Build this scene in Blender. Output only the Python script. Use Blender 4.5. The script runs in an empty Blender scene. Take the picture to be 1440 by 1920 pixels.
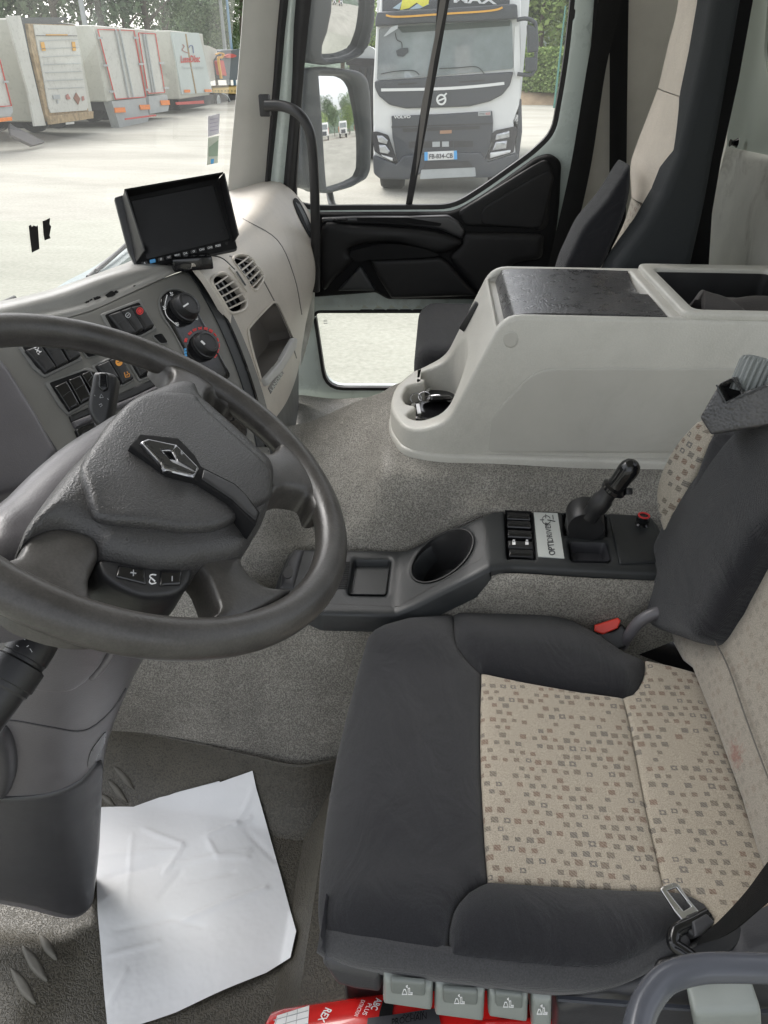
import bpy, bmesh, math, random
import numpy as np
from mathutils import Vector, Matrix
from mathutils.bvhtree import BVHTree
from mathutils.geometry import delaunay_2d_cdt
R = math.radians
sc = bpy.context.scene
col = sc.collection

# ------------------------------------------------------------------ camera, sky, sun, exposure
PITCH, YAW, FPX = R(32.5), R(4.0), 1331.0
CAM = Vector((0, 0, 1.35))
cam = bpy.data.cameras.new('camera'); cam_o = bpy.data.objects.new('camera', cam); col.objects.link(cam_o)
cam.sensor_fit = 'VERTICAL'; cam.sensor_height = 36; cam.lens = FPX / 1920 * 36
cam.clip_start = .02; cam.clip_end = 2000
cam_o.location = CAM; cam_o.rotation_euler = (R(90) - PITCH, 0, YAW)
sc.camera = cam_o
cF = Vector((-math.sin(YAW) * math.cos(PITCH), math.cos(YAW) * math.cos(PITCH), -math.sin(PITCH)))
cR = Vector((math.cos(YAW), math.sin(YAW), 0)); cU = cR.cross(cF)

SUN_EL, SUN_AZ = R(52), R(-38)      # azimuth from +y towards +x
w = bpy.data.worlds.new('World'); sc.world = w; w.use_nodes = True
nt = w.node_tree; bg = nt.nodes['Background']
sky = nt.nodes.new('ShaderNodeTexSky'); sky.sky_type = 'NISHITA'; sky.sun_disc = False
sky.sun_elevation = SUN_EL; sky.sun_rotation = SUN_AZ; sky.dust_density = 3.0; sky.ozone_density = .6
hs = nt.nodes.new('ShaderNodeHueSaturation'); hs.inputs['Saturation'].default_value = .22
tcw = nt.nodes.new('ShaderNodeTexCoord'); nzw = nt.nodes.new('ShaderNodeTexNoise')
nzw.inputs['Scale'].default_value = 3.5; nzw.inputs['Detail'].default_value = 7; nzw.inputs['Roughness'].default_value = .6
mpw = nt.nodes.new('ShaderNodeMapRange'); mpw.inputs[1].default_value = .3; mpw.inputs[2].default_value = .7
mpw.inputs[3].default_value = .75; mpw.inputs[4].default_value = 1.3
vmw = nt.nodes.new('ShaderNodeVectorMath'); vmw.operation = 'SCALE'
nt.links.new(tcw.outputs['Generated'], nzw.inputs['Vector']); nt.links.new(nzw.outputs['Fac'], mpw.inputs[0])
nt.links.new(sky.outputs[0], hs.inputs['Color']); nt.links.new(hs.outputs[0], vmw.inputs[0])
nt.links.new(mpw.outputs[0], vmw.inputs['Scale']); nt.links.new(vmw.outputs[0], bg.inputs[0])
bg.inputs[1].default_value = .13
sl = bpy.data.lights.new('sun', 'SUN'); sl.energy = .7; sl.angle = R(34); sl.color = (1, .96, .9)
so = bpy.data.objects.new('sun', sl); col.objects.link(so)
sdir = Vector((math.sin(SUN_AZ) * math.cos(SUN_EL), math.cos(SUN_AZ) * math.cos(SUN_EL), math.sin(SUN_EL)))
so.rotation_euler = sdir.to_track_quat('Z', 'Y').to_euler(); so.location = (0, 0, 30)
sc.view_settings.view_transform = 'Standard'; sc.view_settings.look = 'None'
sc.view_settings.exposure = 1.7; sc.view_settings.gamma = 1
sc.view_settings.use_curve_mapping = False
sc.cycles.max_bounces = 10; sc.cycles.transparent_max_bounces = 16

# ------------------------------------------------------------------ measuring from the photograph
def ray(px, py):
    return (cF + cR * ((px - 720) / FPX) - cU * ((py - 960) / FPX))
def P(px, py, ax, v):
    d = ray(px, py); i = 'xyz'.index(ax); return CAM + d * ((v - CAM[i]) / d[i])
def depth_of(p): return (Vector(p) - CAM).dot(cF)

class Pl:                                    # a plane
    def __init__(s, p, n):
        s.p = Vector(p); s.n = Vector(n).normalized()
        if (CAM - s.p).dot(s.n) < 0: s.n = -s.n
    def __call__(s, px, py):
        d = ray(px, py); return CAM + d * ((s.p - CAM).dot(s.n) / d.dot(s.n)), s.n
def AX(ax, v):
    n = Vector((0, 0, 0)); n['xyz'.index(ax)] = 1
    return Pl(n * v, n)
class ZF:                                    # height field z = f(x, y)
    def __init__(s, f): s.f = f
    def __call__(s, px, py):
        d = ray(px, py); lo, hi = .2, 4.0
        t = lo; st = .01; prev = None
        while t < hi:
            p = CAM + d * t
            g = p.z - s.f(p.x, p.y)
            if g < 0: break
            prev = t; t += st
        a, b = (prev or t - st), t
        for _ in range(22):
            m = (a + b) / 2; p = CAM + d * m
            if p.z - s.f(p.x, p.y) < 0: b = m
            else: a = m
        p = CAM + d * b; e = .004
        n = Vector((-(s.f(p.x + e, p.y) - s.f(p.x - e, p.y)) / (2 * e), -(s.f(p.x, p.y + e) - s.f(p.x, p.y - e)) / (2 * e), 1)).normalized()
        return p, n
class BV:                                    # the faces of meshes already built
    def __init__(s, *objs):
        vs, fs = [], []
        for o in objs:
            b = len(vs); mw = wloc(o)
            vs += [v.co + mw for v in o.data.vertices]; fs += [[i + b for i in p.vertices] for p in o.data.polygons]
        s.t = BVHTree.FromPolygons(vs, fs); s.last = None
    def __call__(s, px, py):
        d = ray(px, py).normalized()
        co, n, i, dist = s.t.ray_cast(CAM, d)
        if co is None:
            if s.last is None:
                p0 = CAM + d * 1.2; co, n, i, dist = s.t.find_nearest(p0)
                return co, (n if n.dot(d) < 0 else -n)
            lp, ln = s.last
            den = d.dot(ln)
            if abs(den) < .15: return s.t.find_nearest(lp)[0], ln
            return CAM + d * ((lp - CAM).dot(ln) / den), ln
        if n.dot(d) > 0: n = -n
        s.last = (co, n)
        return co, n
def wloc(o):
    v = Vector((0, 0, 0))
    while o is not None: v = v + o.location; o = o.parent
    return v

# ------------------------------------------------------------------ objects
def thing(name, label, cat, loc=(0, 0, 0), group=None):
    o = bpy.data.objects.new(name, None); col.objects.link(o); o.location = loc
    o.empty_display_size = .05
    o['label'] = label; o['category'] = cat
    if group: o['group'] = group
    return o
def tag(o, label, cat, group=None):
    o['label'] = label; o['category'] = cat
    if group: o['group'] = group
    return o
def struct(o): o['kind'] = 'structure'; return o
def link(name, me, mat, parent=None, ang=35, flat=False):
    o = bpy.data.objects.new(name, me); col.objects.link(o)
    if mat: me.materials.append(mat)
    off = None
    if parent is not None:
        o.parent = parent; off = wloc(parent)
    elif len(me.vertices):                   # a one-mesh thing: origin at its base
        xs = np.array([v.co[:] for v in me.vertices])
        off = Vector(((xs[:, 0].min() + xs[:, 0].max()) / 2, (xs[:, 1].min() + xs[:, 1].max()) / 2, xs[:, 2].min()))
        o.location = off
    if off is not None and off.length > 0: me.transform(Matrix.Translation(-off))
    if not flat:
        for p in me.polygons: p.use_smooth = True
        me.set_sharp_from_angle(angle=R(ang))
    me.update()
    return o
def mesh(name, vs, fs, mat, parent=None, ang=35, flat=False, recalc=False):
    me = bpy.data.meshes.new(name); me.from_pydata([tuple(v) for v in vs], [], [tuple(f) for f in fs])
    if recalc:
        bm = bmesh.new(); bm.from_mesh(me); bmesh.ops.recalc_face_normals(bm, faces=bm.faces); bm.to_mesh(me); bm.free()
    return link(name, me, mat, parent, ang, flat)
class MB:                                    # several shapes collected into ONE mesh
    def __init__(s): s.v = []; s.f = []
    def add(s, vs, fs):
        b = len(s.v); s.v += [Vector(v) for v in vs]; s.f += [[i + b for i in f] for f in fs]; return s
    def build(s, name, mat, parent=None, ang=35, flat=False, recalc=False): return mesh(name, s.v, s.f, mat, parent, ang, flat, recalc)
def g_box(x0, x1, y0, y1, z0, z1):
    vs = [(x, y, z) for x in (x0, x1) for y in (y0, y1) for z in (z0, z1)]
    return vs, [(0, 1, 3, 2), (4, 6, 7, 5), (0, 4, 5, 1), (2, 3, 7, 6), (0, 2, 6, 4), (1, 5, 7, 3)]
def g_obox(c, ax, ay, az):                   # oriented box from centre and half axes
    c, ax, ay, az = map(Vector, (c, ax, ay, az))
    vs = [c + ax * i + ay * j + az * k for i in (-1, 1) for j in (-1, 1) for k in (-1, 1)]
    return vs, [(0, 1, 3, 2), (4, 6, 7, 5), (0, 4, 5, 1), (2, 3, 7, 6), (0, 2, 6, 4), (1, 5, 7, 3)]
def bevelled(vs, fs, w=.004, seg=2):
    bm = bmesh.new(); bv = [bm.verts.new(v) for v in vs]
    for f in fs: bm.faces.new([bv[i] for i in f])
    bmesh.ops.recalc_face_normals(bm, faces=bm.faces)
    bmesh.ops.bevel(bm, geom=[e for e in bm.edges if len(e.link_faces) == 2 and e.calc_face_angle(0) > .4], offset=w, segments=seg, affect='EDGES', profile=.5)
    bm.verts.ensure_lookup_table(); bm.verts.index_update()
    o = [v.co.copy() for v in bm.verts], [[v.index for v in f.verts] for f in bm.faces]
    bm.free(); return o
def crom(pts, n, closed=False):              # Catmull-Rom through the points
    pts = [Vector(p) for p in pts]; m = len(pts); out = []
    segs = m if closed else m - 1
    for i in range(segs):
        if closed: a, b, c, d = pts[(i - 1) % m], pts[i], pts[(i + 1) % m], pts[(i + 2) % m]
        else:
            b, c = pts[i], pts[i + 1]; a = pts[i - 1] if i else b * 2 - c; d = pts[i + 2] if i + 2 < m else c * 2 - b
        for k in range(n):
            t = k / n
            out.append(.5 * ((2 * b) + (c - a) * t + (2 * a - 5 * b + 4 * c - d) * t * t + (3 * b - a - 3 * c + d) * t ** 3))
    if not closed: out.append(pts[-1])
    return out
def g_tube(path, rad, seg=12, cap=True, flat=1.0, closed=False):
    path = [Vector(p) for p in path]; n = len(path)
    if not hasattr(rad, '__len__'): rad = [rad] * n
    vs, fs = [], []; up = None
    for i, p in enumerate(path):
        if closed: t = (path[(i + 1) % n] - path[i - 1]).normalized()
        else: t = (path[min(i + 1, n - 1)] - path[max(i - 1, 0)]).normalized()
        if up is None: up = t.orthogonal().normalized()
        up = (up - t * up.dot(t)).normalized(); s = t.cross(up)
        for k in range(seg):
            a = 2 * math.pi * k / seg; vs.append(p + (up * math.cos(a) + s * math.sin(a) * flat) * rad[i])
    for i in range(n if closed else n - 1):
        for k in range(seg):
            a, b = i * seg + k, i * seg + (k + 1) % seg; j = ((i + 1) % n) * seg
            fs.append((a, b, j + (k + 1) % seg, j + k))
    if cap and not closed: fs.append(list(range(seg))[::-1]); fs.append([(n - 1) * seg + k for k in range(seg)])
    return vs, fs
def interp(rad, n):
    return list(np.interp(np.linspace(0, 1, n), np.linspace(0, 1, len(rad)), rad))
def tube(name, pts, rad, mat, parent=None, seg=12, sm=8, flat=1.0, closed=False):
    path = crom(pts, sm, closed) if sm > 1 else pts
    r = interp(rad, len(path)) if hasattr(rad, '__len__') else rad
    return mesh(name, *g_tube(path, r, seg, True, flat, closed), mat, parent, ang=50)
def g_lathe(c, axis, prof, seg=28):          # prof: [(radius, height along the axis)]
    c, axis = Vector(c), Vector(axis).normalized(); u = axis.orthogonal().normalized(); v = axis.cross(u)
    vs = [c + axis * h + (u * math.cos(2 * math.pi * k / seg) + v * math.sin(2 * math.pi * k / seg)) * r for r, h in prof for k in range(seg)]
    fs = [(i * seg + k, i * seg + (k + 1) % seg, (i + 1) * seg + (k + 1) % seg, (i + 1) * seg + k) for i in range(len(prof) - 1) for k in range(seg)]
    fs.append(list(range(seg))[::-1]); fs.append([(len(prof) - 1) * seg + k for k in range(seg)])
    return vs, fs
def lathe(name, c, axis, prof, mat, parent=None, seg=28, ang=35): return mesh(name, *g_lathe(c, axis, prof, seg), mat, parent, ang=ang)

# ---- a smooth sheet through a net of 3-D points
def g_net(rows, nu=6, nv=6):
    rows = [[Vector(p) for p in r] for r in rows]
    a = [crom(r, nu) for r in rows]
    cols = [crom([a[i][j] for i in range(len(a))], nv) for j in range(len(a[0]))]
    m, n = len(cols), len(cols[0])
    vs = [cols[i][j] for i in range(m) for j in range(n)]
    fs = [(i * n + j, (i + 1) * n + j, (i + 1) * n + j + 1, i * n + j + 1) for i in range(m - 1) for j in range(n - 1)]
    return vs, fs
def solidify(vs, fs, th, toward=CAM):        # give a sheet thickness, away from the camera side
    bm = bmesh.new(); bv = [bm.verts.new(v) for v in vs]
    for f in fs: bm.faces.new([bv[i] for i in f])
    bm.normal_update()
    s = sum((f.normal.dot(Vector(toward) - f.calc_center_median())) for f in bm.faces)
    if s < 0: bmesh.ops.reverse_faces(bm, faces=bm.faces); bm.normal_update()
    nrm = [v.normal.copy() for v in bm.verts]
    bv = list(bm.verts); bound = [e for e in bm.edges if len(e.link_faces) == 1]
    back = [bm.verts.new(v.co - n * th) for v, n in zip(bv, nrm)]
    bm.verts.index_update(); idx = {v: i for i, v in enumerate(bv)}
    for f in list(bm.faces): bm.faces.new([back[idx[v]] for v in reversed(f.verts)])
    for e in bound:
        l = e.link_loops[0] if e.link_loops else None
        a, b = e.verts
        if l and l.vert is a: a, b = b, a
        bm.faces.new([a, b, back[idx[b]], back[idx[a]]])
    bm.verts.index_update()
    o = [v.co.copy() for v in bm.verts], [[v.index for v in f.verts] for f in bm.faces]
    bm.free(); return o
def net(name, rows, mat, parent=None, nu=6, nv=6, th=.006, ang=60):
    vs, fs = g_net(rows, nu, nv)
    if th: vs, fs = solidify(vs, fs, th)
    return mesh(name, vs, fs, mat, parent, ang)

# ---- 2-D outlines
def rc(pts, r, n=5):                         # polygon with rounded corners
    out = []; m = len(pts)
    for i in range(m):
        a, b, c = (Vector((*pts[i - 1][:2],)), Vector((*pts[i][:2],)), Vector((*pts[(i + 1) % m][:2],)))
        rr = pts[i][2] if len(pts[i]) > 2 else r
        la, lc = (a - b).length, (c - b).length
        k = min(rr, la * .48, lc * .48)
        if k < 1e-5: out.append(tuple(b)); continue
        p, q = b + (a - b) / la * k, b + (c - b) / lc * k
        for j in range(n + 1):
            t = j / n; out.append(tuple(p * (1 - t) ** 2 + b * 2 * t * (1 - t) + q * t * t))
    return out
def cr(pts, n=6): return [tuple(p) for p in crom([Vector((p[0], p[1])) for p in pts], n, True)]
def ell(cx, cy, rx, ry, rot=0, n=28):
    c, s = math.cos(R(rot)), math.sin(R(rot))
    return [(cx + rx * math.cos(t) * c - ry * math.sin(t) * s, cy + rx * math.cos(t) * s + ry * math.sin(t) * c) for t in [2 * math.pi * k / n for k in range(n)]]
def resample(pts, res):
    out = []
    for i in range(len(pts)):
        a, b = np.array(pts[i][:2], float), np.array(pts[(i + 1) % len(pts)][:2], float)
        L = np.hypot(*(b - a))
        if L < 1e-6: continue
        k = max(1, int(math.ceil(L / res)))
        out += [tuple(a + (b - a) * j / k) for j in range(k)]
    return out
def inside(q, poly):
    p = np.asarray(poly); x, y = q[:, 0:1], q[:, 1:2]
    x1, y1 = p[:, 0], p[:, 1]; x2, y2 = np.roll(x1, -1), np.roll(y1, -1)
    c = ((y1 > y) != (y2 > y)) & (x < (x2 - x1) * (y - y1) / np.where(y2 == y1, 1e-9, y2 - y1) + x1)
    return (c.sum(1) % 2) == 1
def sdist(q, loops):
    best = np.full(len(q), 1e9)
    for l in loops:
        a = np.asarray(l, float); b = np.roll(a, -1, 0); d = b - a; L = (d * d).sum(1) + 1e-12
        for i in range(0, len(q), 400):
            qq = q[i:i + 400, None, :]
            t = np.clip(((qq - a) * d).sum(2) / L, 0, 1)
            best[i:i + 400] = np.minimum(best[i:i + 400], np.sqrt((((a + t[..., None] * d) - qq) ** 2).sum(2)).min(1))
    return best
def fill2d(outline, holes=(), res=10, pw=0, rings=(.12, .35, .65, 1.0)):
    loops = [resample(l, res) for l in [outline] + list(holes)]
    bp = [p for l in loops for p in l]; nb = len(bp)
    edges = []; b = 0
    for l in loops:
        edges += [(b + i, b + (i + 1) % len(l)) for i in range(len(l))]; b += len(l)
    o = np.array(loops[0]); mn, mx = o.min(0), o.max(0)
    gx, gy = np.meshgrid(np.arange(mn[0] + res / 2, mx[0], res), np.arange(mn[1] + res / 2, mx[1], res))
    gx = gx + (np.arange(gx.shape[0]) % 2)[:, None] * res * .5
    q = np.stack([gx.ravel(), gy.ravel()], 1)
    def keep(q, m):
        if not len(q): return q
        k = inside(q, loops[0])
        for h in loops[1:]: k &= ~inside(q, h)
        q = q[k]
        return q[sdist(q, loops) > m] if len(q) else q
    q = keep(q, max(res * .45, pw * 1.05))
    extra = []
    if pw:
        for l in loops:
            a = np.array(l); t = np.roll(a, -1, 0) - np.roll(a, 1, 0); t /= np.hypot(t[:, 0], t[:, 1])[:, None] + 1e-9
            for r in rings:
                for s in (1, -1):
                    c = keep(a + np.stack([-t[:, 1], t[:, 0]], 1) * s * r * pw, r * pw * .93)
                    if len(c): extra.append(c)
    allp = [Vector(p) for p in bp] + [Vector(p) for p in q]
    for e in extra: allp += [Vector(p) for p in e]
    vv, ee, ff, ov, oe, of = delaunay_2d_cdt(allp, edges, [], 0, 1e-4)
    V = np.array([v[:] for v in vv]); F = [f for f in ff if len(f) == 3]
    c = np.array([(V[f[0]] + V[f[1]] + V[f[2]]) / 3 for f in F])
    k = inside(c, loops[0])
    for h in loops[1:]: k &= ~inside(c, h)
    F = [f for f, kk in zip(F, k) if kk]
    return V, F, loops
def g_patch(S, outline, th=.004, off=0., puff=0., pw=8., res=10, holes=(), dirn=None, dome=0.):
    V, F, loops = fill2d(outline, holes, res, pw if puff else 0)
    d = sdist(V, loops)
    vs, ns = [], []
    for (x, y), dd in zip(V, d):
        co, n = S(x, y)
        h = off
        if puff: t = 1 - min(dd / pw, 1); h += puff * math.sqrt(max(0, 1 - t * t))
        if dome: h += dome * (1 - math.exp(-dd / (pw * 2)))
        vs.append(co + n * h); ns.append(n)
    # orient towards the camera
    s = 0
    for f in F[:60]:
        a, b, c = (vs[i] for i in f); s += (b - a).cross(c - a).normalized().dot(CAM - a)
    if s < 0: F = [tuple(reversed(f)) for f in F]
    if th:
        cnt = {}
        for f in F:
            for i in range(3):
                e = (f[i], f[(i + 1) % 3]); cnt[e] = 1
        be = [e for e in cnt if (e[1], e[0]) not in cnt]
        mp = {}
        for e in be:
            for i in e:
                if i not in mp: mp[i] = len(vs); vs.append(vs[i] - (dirn if dirn is not None else ns[i]) * th)
        F = [tuple(f) for f in F] + [(a_, mp[a_], mp[b_], b_) for a_, b_ in be]
    return vs, F
def patch(name, S, outline, mat, parent=None, th=.004, off=0., puff=0., pw=8., res=10, holes=(), dirn=None, dome=0., ang=40):
    return mesh(name, *g_patch(S, outline, th, off, puff, pw, res, holes, dirn, dome), mat, parent, ang)
def pocket(name, S, outline, depth, mat, parent, dirn=None, scale=.9, off=0., rows=3, wallmat=None):
    """the inside of a recess: rim on S, walls going down, a floor"""
    vs = []; o = resample(outline, 6); m = len(o); ring = []
    for x, y in o:
        co, n = S(x, y); ring.append((co + n * off, n))
    c = sum((r[0] for r in ring), Vector()) / m
    D = dirn if dirn is not None else -sum((r[1] for r in ring), Vector()).normalized()
    for k in range(rows + 1):
        t = k / rows; s = 1 + (scale - 1) * t ** .7
        for p, n in ring: vs.append(c + (p - c) * s + D * depth * t)
    fs = [(k * m + i, k * m + (i + 1) % m, (k + 1) * m + (i + 1) % m, (k + 1) * m + i) for k in range(rows) for i in range(m)]
    b = len(vs); vs.append(c + D * depth)
    fs += [(rows * m + i, rows * m + (i + 1) % m, b) for i in range(m)]
    return mesh(name, vs, fs, mat, parent, ang=50)
def strip(name, S, pts, wpx, mat, parent=None, th=.0012, off=.0006, sm=5):
    """a thin raised line following pixels on a surface"""
    p = crom([Vector((x, y)) for x, y in pts], sm) if len(pts) > 2 and sm > 1 else [Vector((x, y)) for x, y in pts]
    L, Rr = [], []
    for i, q in enumerate(p):
        t = (p[min(i + 1, len(p) - 1)] - p[max(i - 1, 0)]).normalized(); n = Vector((-t.y, t.x))
        L.append(q + n * wpx / 2); Rr.append(q - n * wpx / 2)
    return patch(name, S, [tuple(v) for v in L] + [tuple(v) for v in reversed(Rr)], mat, parent, th=th, off=off, res=12)
def quad(p0, p1, p2, p3, u, v):
    p0, p1, p2, p3 = (Vector(p) for p in (p0, p1, p2, p3))
    return p0 * (1 - u) * (1 - v) + p1 * u * (1 - v) + p2 * u * v + p3 * (1 - u) * v
_txt = {}
def text2d(body, bold=0.):
    if (body, bold) in _txt: return _txt[(body, bold)]
    cu = bpy.data.curves.new('t', 'FONT'); cu.body = body; cu.size = 1; cu.offset = bold; cu.resolution_u = 3
    o = bpy.data.objects.new('t', cu); col.objects.link(o); dg = bpy.context.evaluated_depsgraph_get(); dg.update()
    me = bpy.data.meshes.new_from_object(o.evaluated_get(dg)); vs = [v.co.copy() for v in me.vertices]; fs = [list(p.vertices) for p in me.polygons]
    bpy.data.objects.remove(o); bpy.data.curves.remove(cu); bpy.data.meshes.remove(me)
    x0, x1 = min(v.x for v in vs), max(v.x for v in vs)
    y1 = .72
    _txt[(body, bold)] = ([((v.x - x0) / (x1 - x0), v.y / y1) for v in vs], fs); return _txt[(body, bold)]
def text(name, body, S, p0, p1, hv, mat, parent, off=.0008, bold=0.):
    """lettering laid on surface S: baseline pixel p0 -> p1, cap height vector hv (pixels)"""
    uv, fs = text2d(body, bold)
    p0, p1, hv = Vector(p0), Vector(p1), Vector(hv); vs = []
    for u, v in uv:
        q = p0 + (p1 - p0) * u + hv * v; co, n = S(q.x, q.y); vs.append(co + n * off)
    a = fs[0]
    if (vs[a[1]] - vs[a[0]]).cross(vs[a[2]] - vs[a[0]]).dot(CAM - vs[a[0]]) < 0: fs = [f[::-1] for f in fs]
    return mesh(name, vs, fs, mat, parent, flat=True)

# ------------------------------------------------------------------ materials
def N(nt, t, **kw):
    n = nt.nodes.new(t)
    for k, v in kw.items():
        setattr(n, k, v)
    return n
def new_mat(name):
    m = bpy.data.materials.new(name); m.use_nodes = True; nt = m.node_tree
    return m, nt, nt.nodes['Principled BSDF']
def mat(name, c, rough=.6, metal=0., var=.08, vs=14., bump=0., bs=300., kind='noise', bd=.001, coat=0., spec=.5, grime=0., sheen=0., fl=0., fs=500., wr=0.):
    m, nt, b = new_mat(name); L = nt.links.new
    b.inputs['Roughness'].default_value = rough; b.inputs['Metallic'].default_value = metal
    b.inputs['Coat Weight'].default_value = coat; b.inputs['Specular IOR Level'].default_value = spec
    b.inputs['Sheen Weight'].default_value = sheen
    tc = N(nt, 'ShaderNodeTexCoord')
    c = (*c, 1)
    nz = N(nt, 'ShaderNodeTexNoise'); nz.inputs['Scale'].default_value = vs; nz.inputs['Detail'].default_value = 6; nz.inputs['Roughness'].default_value = .65
    L(tc.outputs['Object'], nz.inputs['Vector'])
    mr = N(nt, 'ShaderNodeMapRange'); mr.inputs[1].default_value = .3; mr.inputs[2].default_value = .7
    mr.inputs[3].default_value = 1 - var; mr.inputs[4].default_value = 1 + var
    L(nz.outputs['Fac'], mr.inputs[0])
    vm = N(nt, 'ShaderNodeVectorMath', operation='SCALE'); vm.inputs[0].default_value = c[:3]; L(mr.outputs[0], vm.inputs['Scale'])
    last = vm.outputs[0]
    if fl:
        n3 = N(nt, 'ShaderNodeTexNoise'); n3.inputs['Scale'].default_value = fs; n3.inputs['Detail'].default_value = 3; n3.inputs['Roughness'].default_value = .7; L(tc.outputs['Object'], n3.inputs['Vector'])
        m3 = N(nt, 'ShaderNodeMapRange'); m3.inputs[1].default_value = .3; m3.inputs[2].default_value = .7; m3.inputs[3].default_value = 1 - fl; m3.inputs[4].default_value = 1 + fl; L(n3.outputs['Fac'], m3.inputs[0])
        v3 = N(nt, 'ShaderNodeVectorMath', operation='SCALE'); L(last, v3.inputs[0]); L(m3.outputs[0], v3.inputs['Scale']); last = v3.outputs[0]
    if grime:
        n4 = N(nt, 'ShaderNodeTexNoise'); n4.inputs['Scale'].default_value = 7; n4.inputs['Detail'].default_value = 9; n4.inputs['Roughness'].default_value = .75; n4.inputs['Distortion'].default_value = .8; L(tc.outputs['Object'], n4.inputs['Vector'])
        m4 = N(nt, 'ShaderNodeMapRange', interpolation_type='SMOOTHSTEP'); m4.inputs[1].default_value = .5; m4.inputs[2].default_value = .68; m4.inputs[4].default_value = grime; L(n4.outputs['Fac'], m4.inputs[0])
        x4 = N(nt, 'ShaderNodeMixRGB'); L(m4.outputs[0], x4.inputs[0]); L(last, x4.inputs[1]); x4.inputs[2].default_value = (.16, .145, .12, 1); last = x4.outputs[0]
    L(last, b.inputs['Base Color'])
    rr = N(nt, 'ShaderNodeMapRange'); rr.inputs[1].default_value = .3; rr.inputs[2].default_value = .7
    dr = .08 if rough > .25 else .02 if rough > .03 else 0
    rr.inputs[3].default_value = max(.0, rough - dr); rr.inputs[4].default_value = min(1, rough + dr)
    L(nz.outputs['Fac'], rr.inputs[0]); L(rr.outputs[0], b.inputs['Roughness'])
    if bump:
        if kind == 'noise':
            t = N(nt, 'ShaderNodeTexNoise'); t.inputs['Scale'].default_value = bs; t.inputs['Detail'].default_value = 2; o = t.outputs['Fac']
        elif kind == 'grain':
            t = N(nt, 'ShaderNodeTexVoronoi', feature='SMOOTH_F1'); t.inputs['Scale'].default_value = bs; t.inputs['Smoothness'].default_value = .4
            t2 = N(nt, 'ShaderNodeMath', operation='SUBTRACT'); t2.inputs[0].default_value = 1; L(t.outputs['Distance'], t2.inputs[1]); o = t2.outputs[0]
        elif kind == 'weave':
            t = N(nt, 'ShaderNodeTexWave'); t.inputs['Scale'].default_value = bs; t.inputs['Distortion'].default_value = 1.5
            t3 = N(nt, 'ShaderNodeTexWave', bands_direction='Y'); t3.inputs['Scale'].default_value = bs; t3.inputs['Distortion'].default_value = 1.5
            L(tc.outputs['Object'], t3.inputs['Vector'])
            a = N(nt, 'ShaderNodeMath', operation='ADD'); L(t.outputs['Fac'], a.inputs[0]); L(t3.outputs['Fac'], a.inputs[1]); o = a.outputs[0]
        L(tc.outputs['Object'], t.inputs['Vector'])
        bp = N(nt, 'ShaderNodeBump'); bp.inputs['Strength'].default_value = bump; bp.inputs['Distance'].default_value = bd
        L(o, bp.inputs['Height']); L(bp.outputs[0], b.inputs['Normal'])
        if wr:
            n5 = N(nt, 'ShaderNodeTexNoise'); n5.inputs['Scale'].default_value = 16; n5.inputs['Detail'].default_value = 4; n5.inputs['Distortion'].default_value = 1.2
            mp5 = N(nt, 'ShaderNodeMapping'); mp5.inputs['Scale'].default_value = (1, .45, 1); L(tc.outputs['Object'], mp5.inputs[0]); L(mp5.outputs[0], n5.inputs['Vector'])
            b5 = N(nt, 'ShaderNodeBump'); b5.inputs['Strength'].default_value = wr; b5.inputs['Distance'].default_value = .008
            L(n5.outputs['Fac'], b5.inputs['Height']); L(b5.outputs[0], bp.inputs['Normal'])
    return m
def mat_grain(name, hi, lo, scale=210., rough=.5, bump=.7, worn=.0):
    """textured rubber mat: raised worn tips lighter than the valleys"""
    m, nt, b = new_mat(name); L = nt.links.new
    tc = N(nt, 'ShaderNodeTexCoord')
    wob = N(nt, 'ShaderNodeTexNoise'); wob.inputs['Scale'].default_value = 60; L(tc.outputs['Object'], wob.inputs['Vector'])
    mx = N(nt, 'ShaderNodeMixRGB', blend_type='ADD'); mx.inputs[0].default_value = .012; L(tc.outputs['Object'], mx.inputs[1]); L(wob.outputs['Color'], mx.inputs[2])
    v = N(nt, 'ShaderNodeTexNoise'); v.inputs['Scale'].default_value = scale; v.inputs['Detail'].default_value = 1.5; v.inputs['Roughness'].default_value = .5; v.inputs['Distortion'].default_value = .4; L(mx.outputs[0], v.inputs['Vector'])
    mr = N(nt, 'ShaderNodeMapRange', interpolation_type='SMOOTHSTEP'); mr.inputs[1].default_value = .38; mr.inputs[2].default_value = .60; L(v.outputs['Fac'], mr.inputs[0])
    nz = N(nt, 'ShaderNodeTexNoise'); nz.inputs['Scale'].default_value = 3.6; nz.inputs['Detail'].default_value = 8; nz.inputs['Roughness'].default_value = .62; L(tc.outputs['Object'], nz.inputs['Vector'])
    nr = N(nt, 'ShaderNodeMapRange'); nr.inputs[1].default_value = .3; nr.inputs[2].default_value = .7; nr.inputs[3].default_value = .62; nr.inputs[4].default_value = 1.3; L(nz.outputs['Fac'], nr.inputs[0])
    cm = N(nt, 'ShaderNodeMixRGB'); cm.inputs[1].default_value = (*lo, 1); cm.inputs[2].default_value = (*hi, 1); L(mr.outputs[0], cm.inputs[0])
    vm = N(nt, 'ShaderNodeVectorMath', operation='SCALE'); L(cm.outputs[0], vm.inputs[0]); L(nr.outputs[0], vm.inputs['Scale'])
    L(vm.outputs[0], b.inputs['Base Color'])
    b.inputs['Roughness'].default_value = rough
    bp = N(nt, 'ShaderNodeBump'); bp.inputs['Strength'].default_value = bump; bp.inputs['Distance'].default_value = .0015
    L(mr.outputs[0], bp.inputs['Height']); L(bp.outputs[0], b.inputs['Normal'])
    return m
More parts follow.
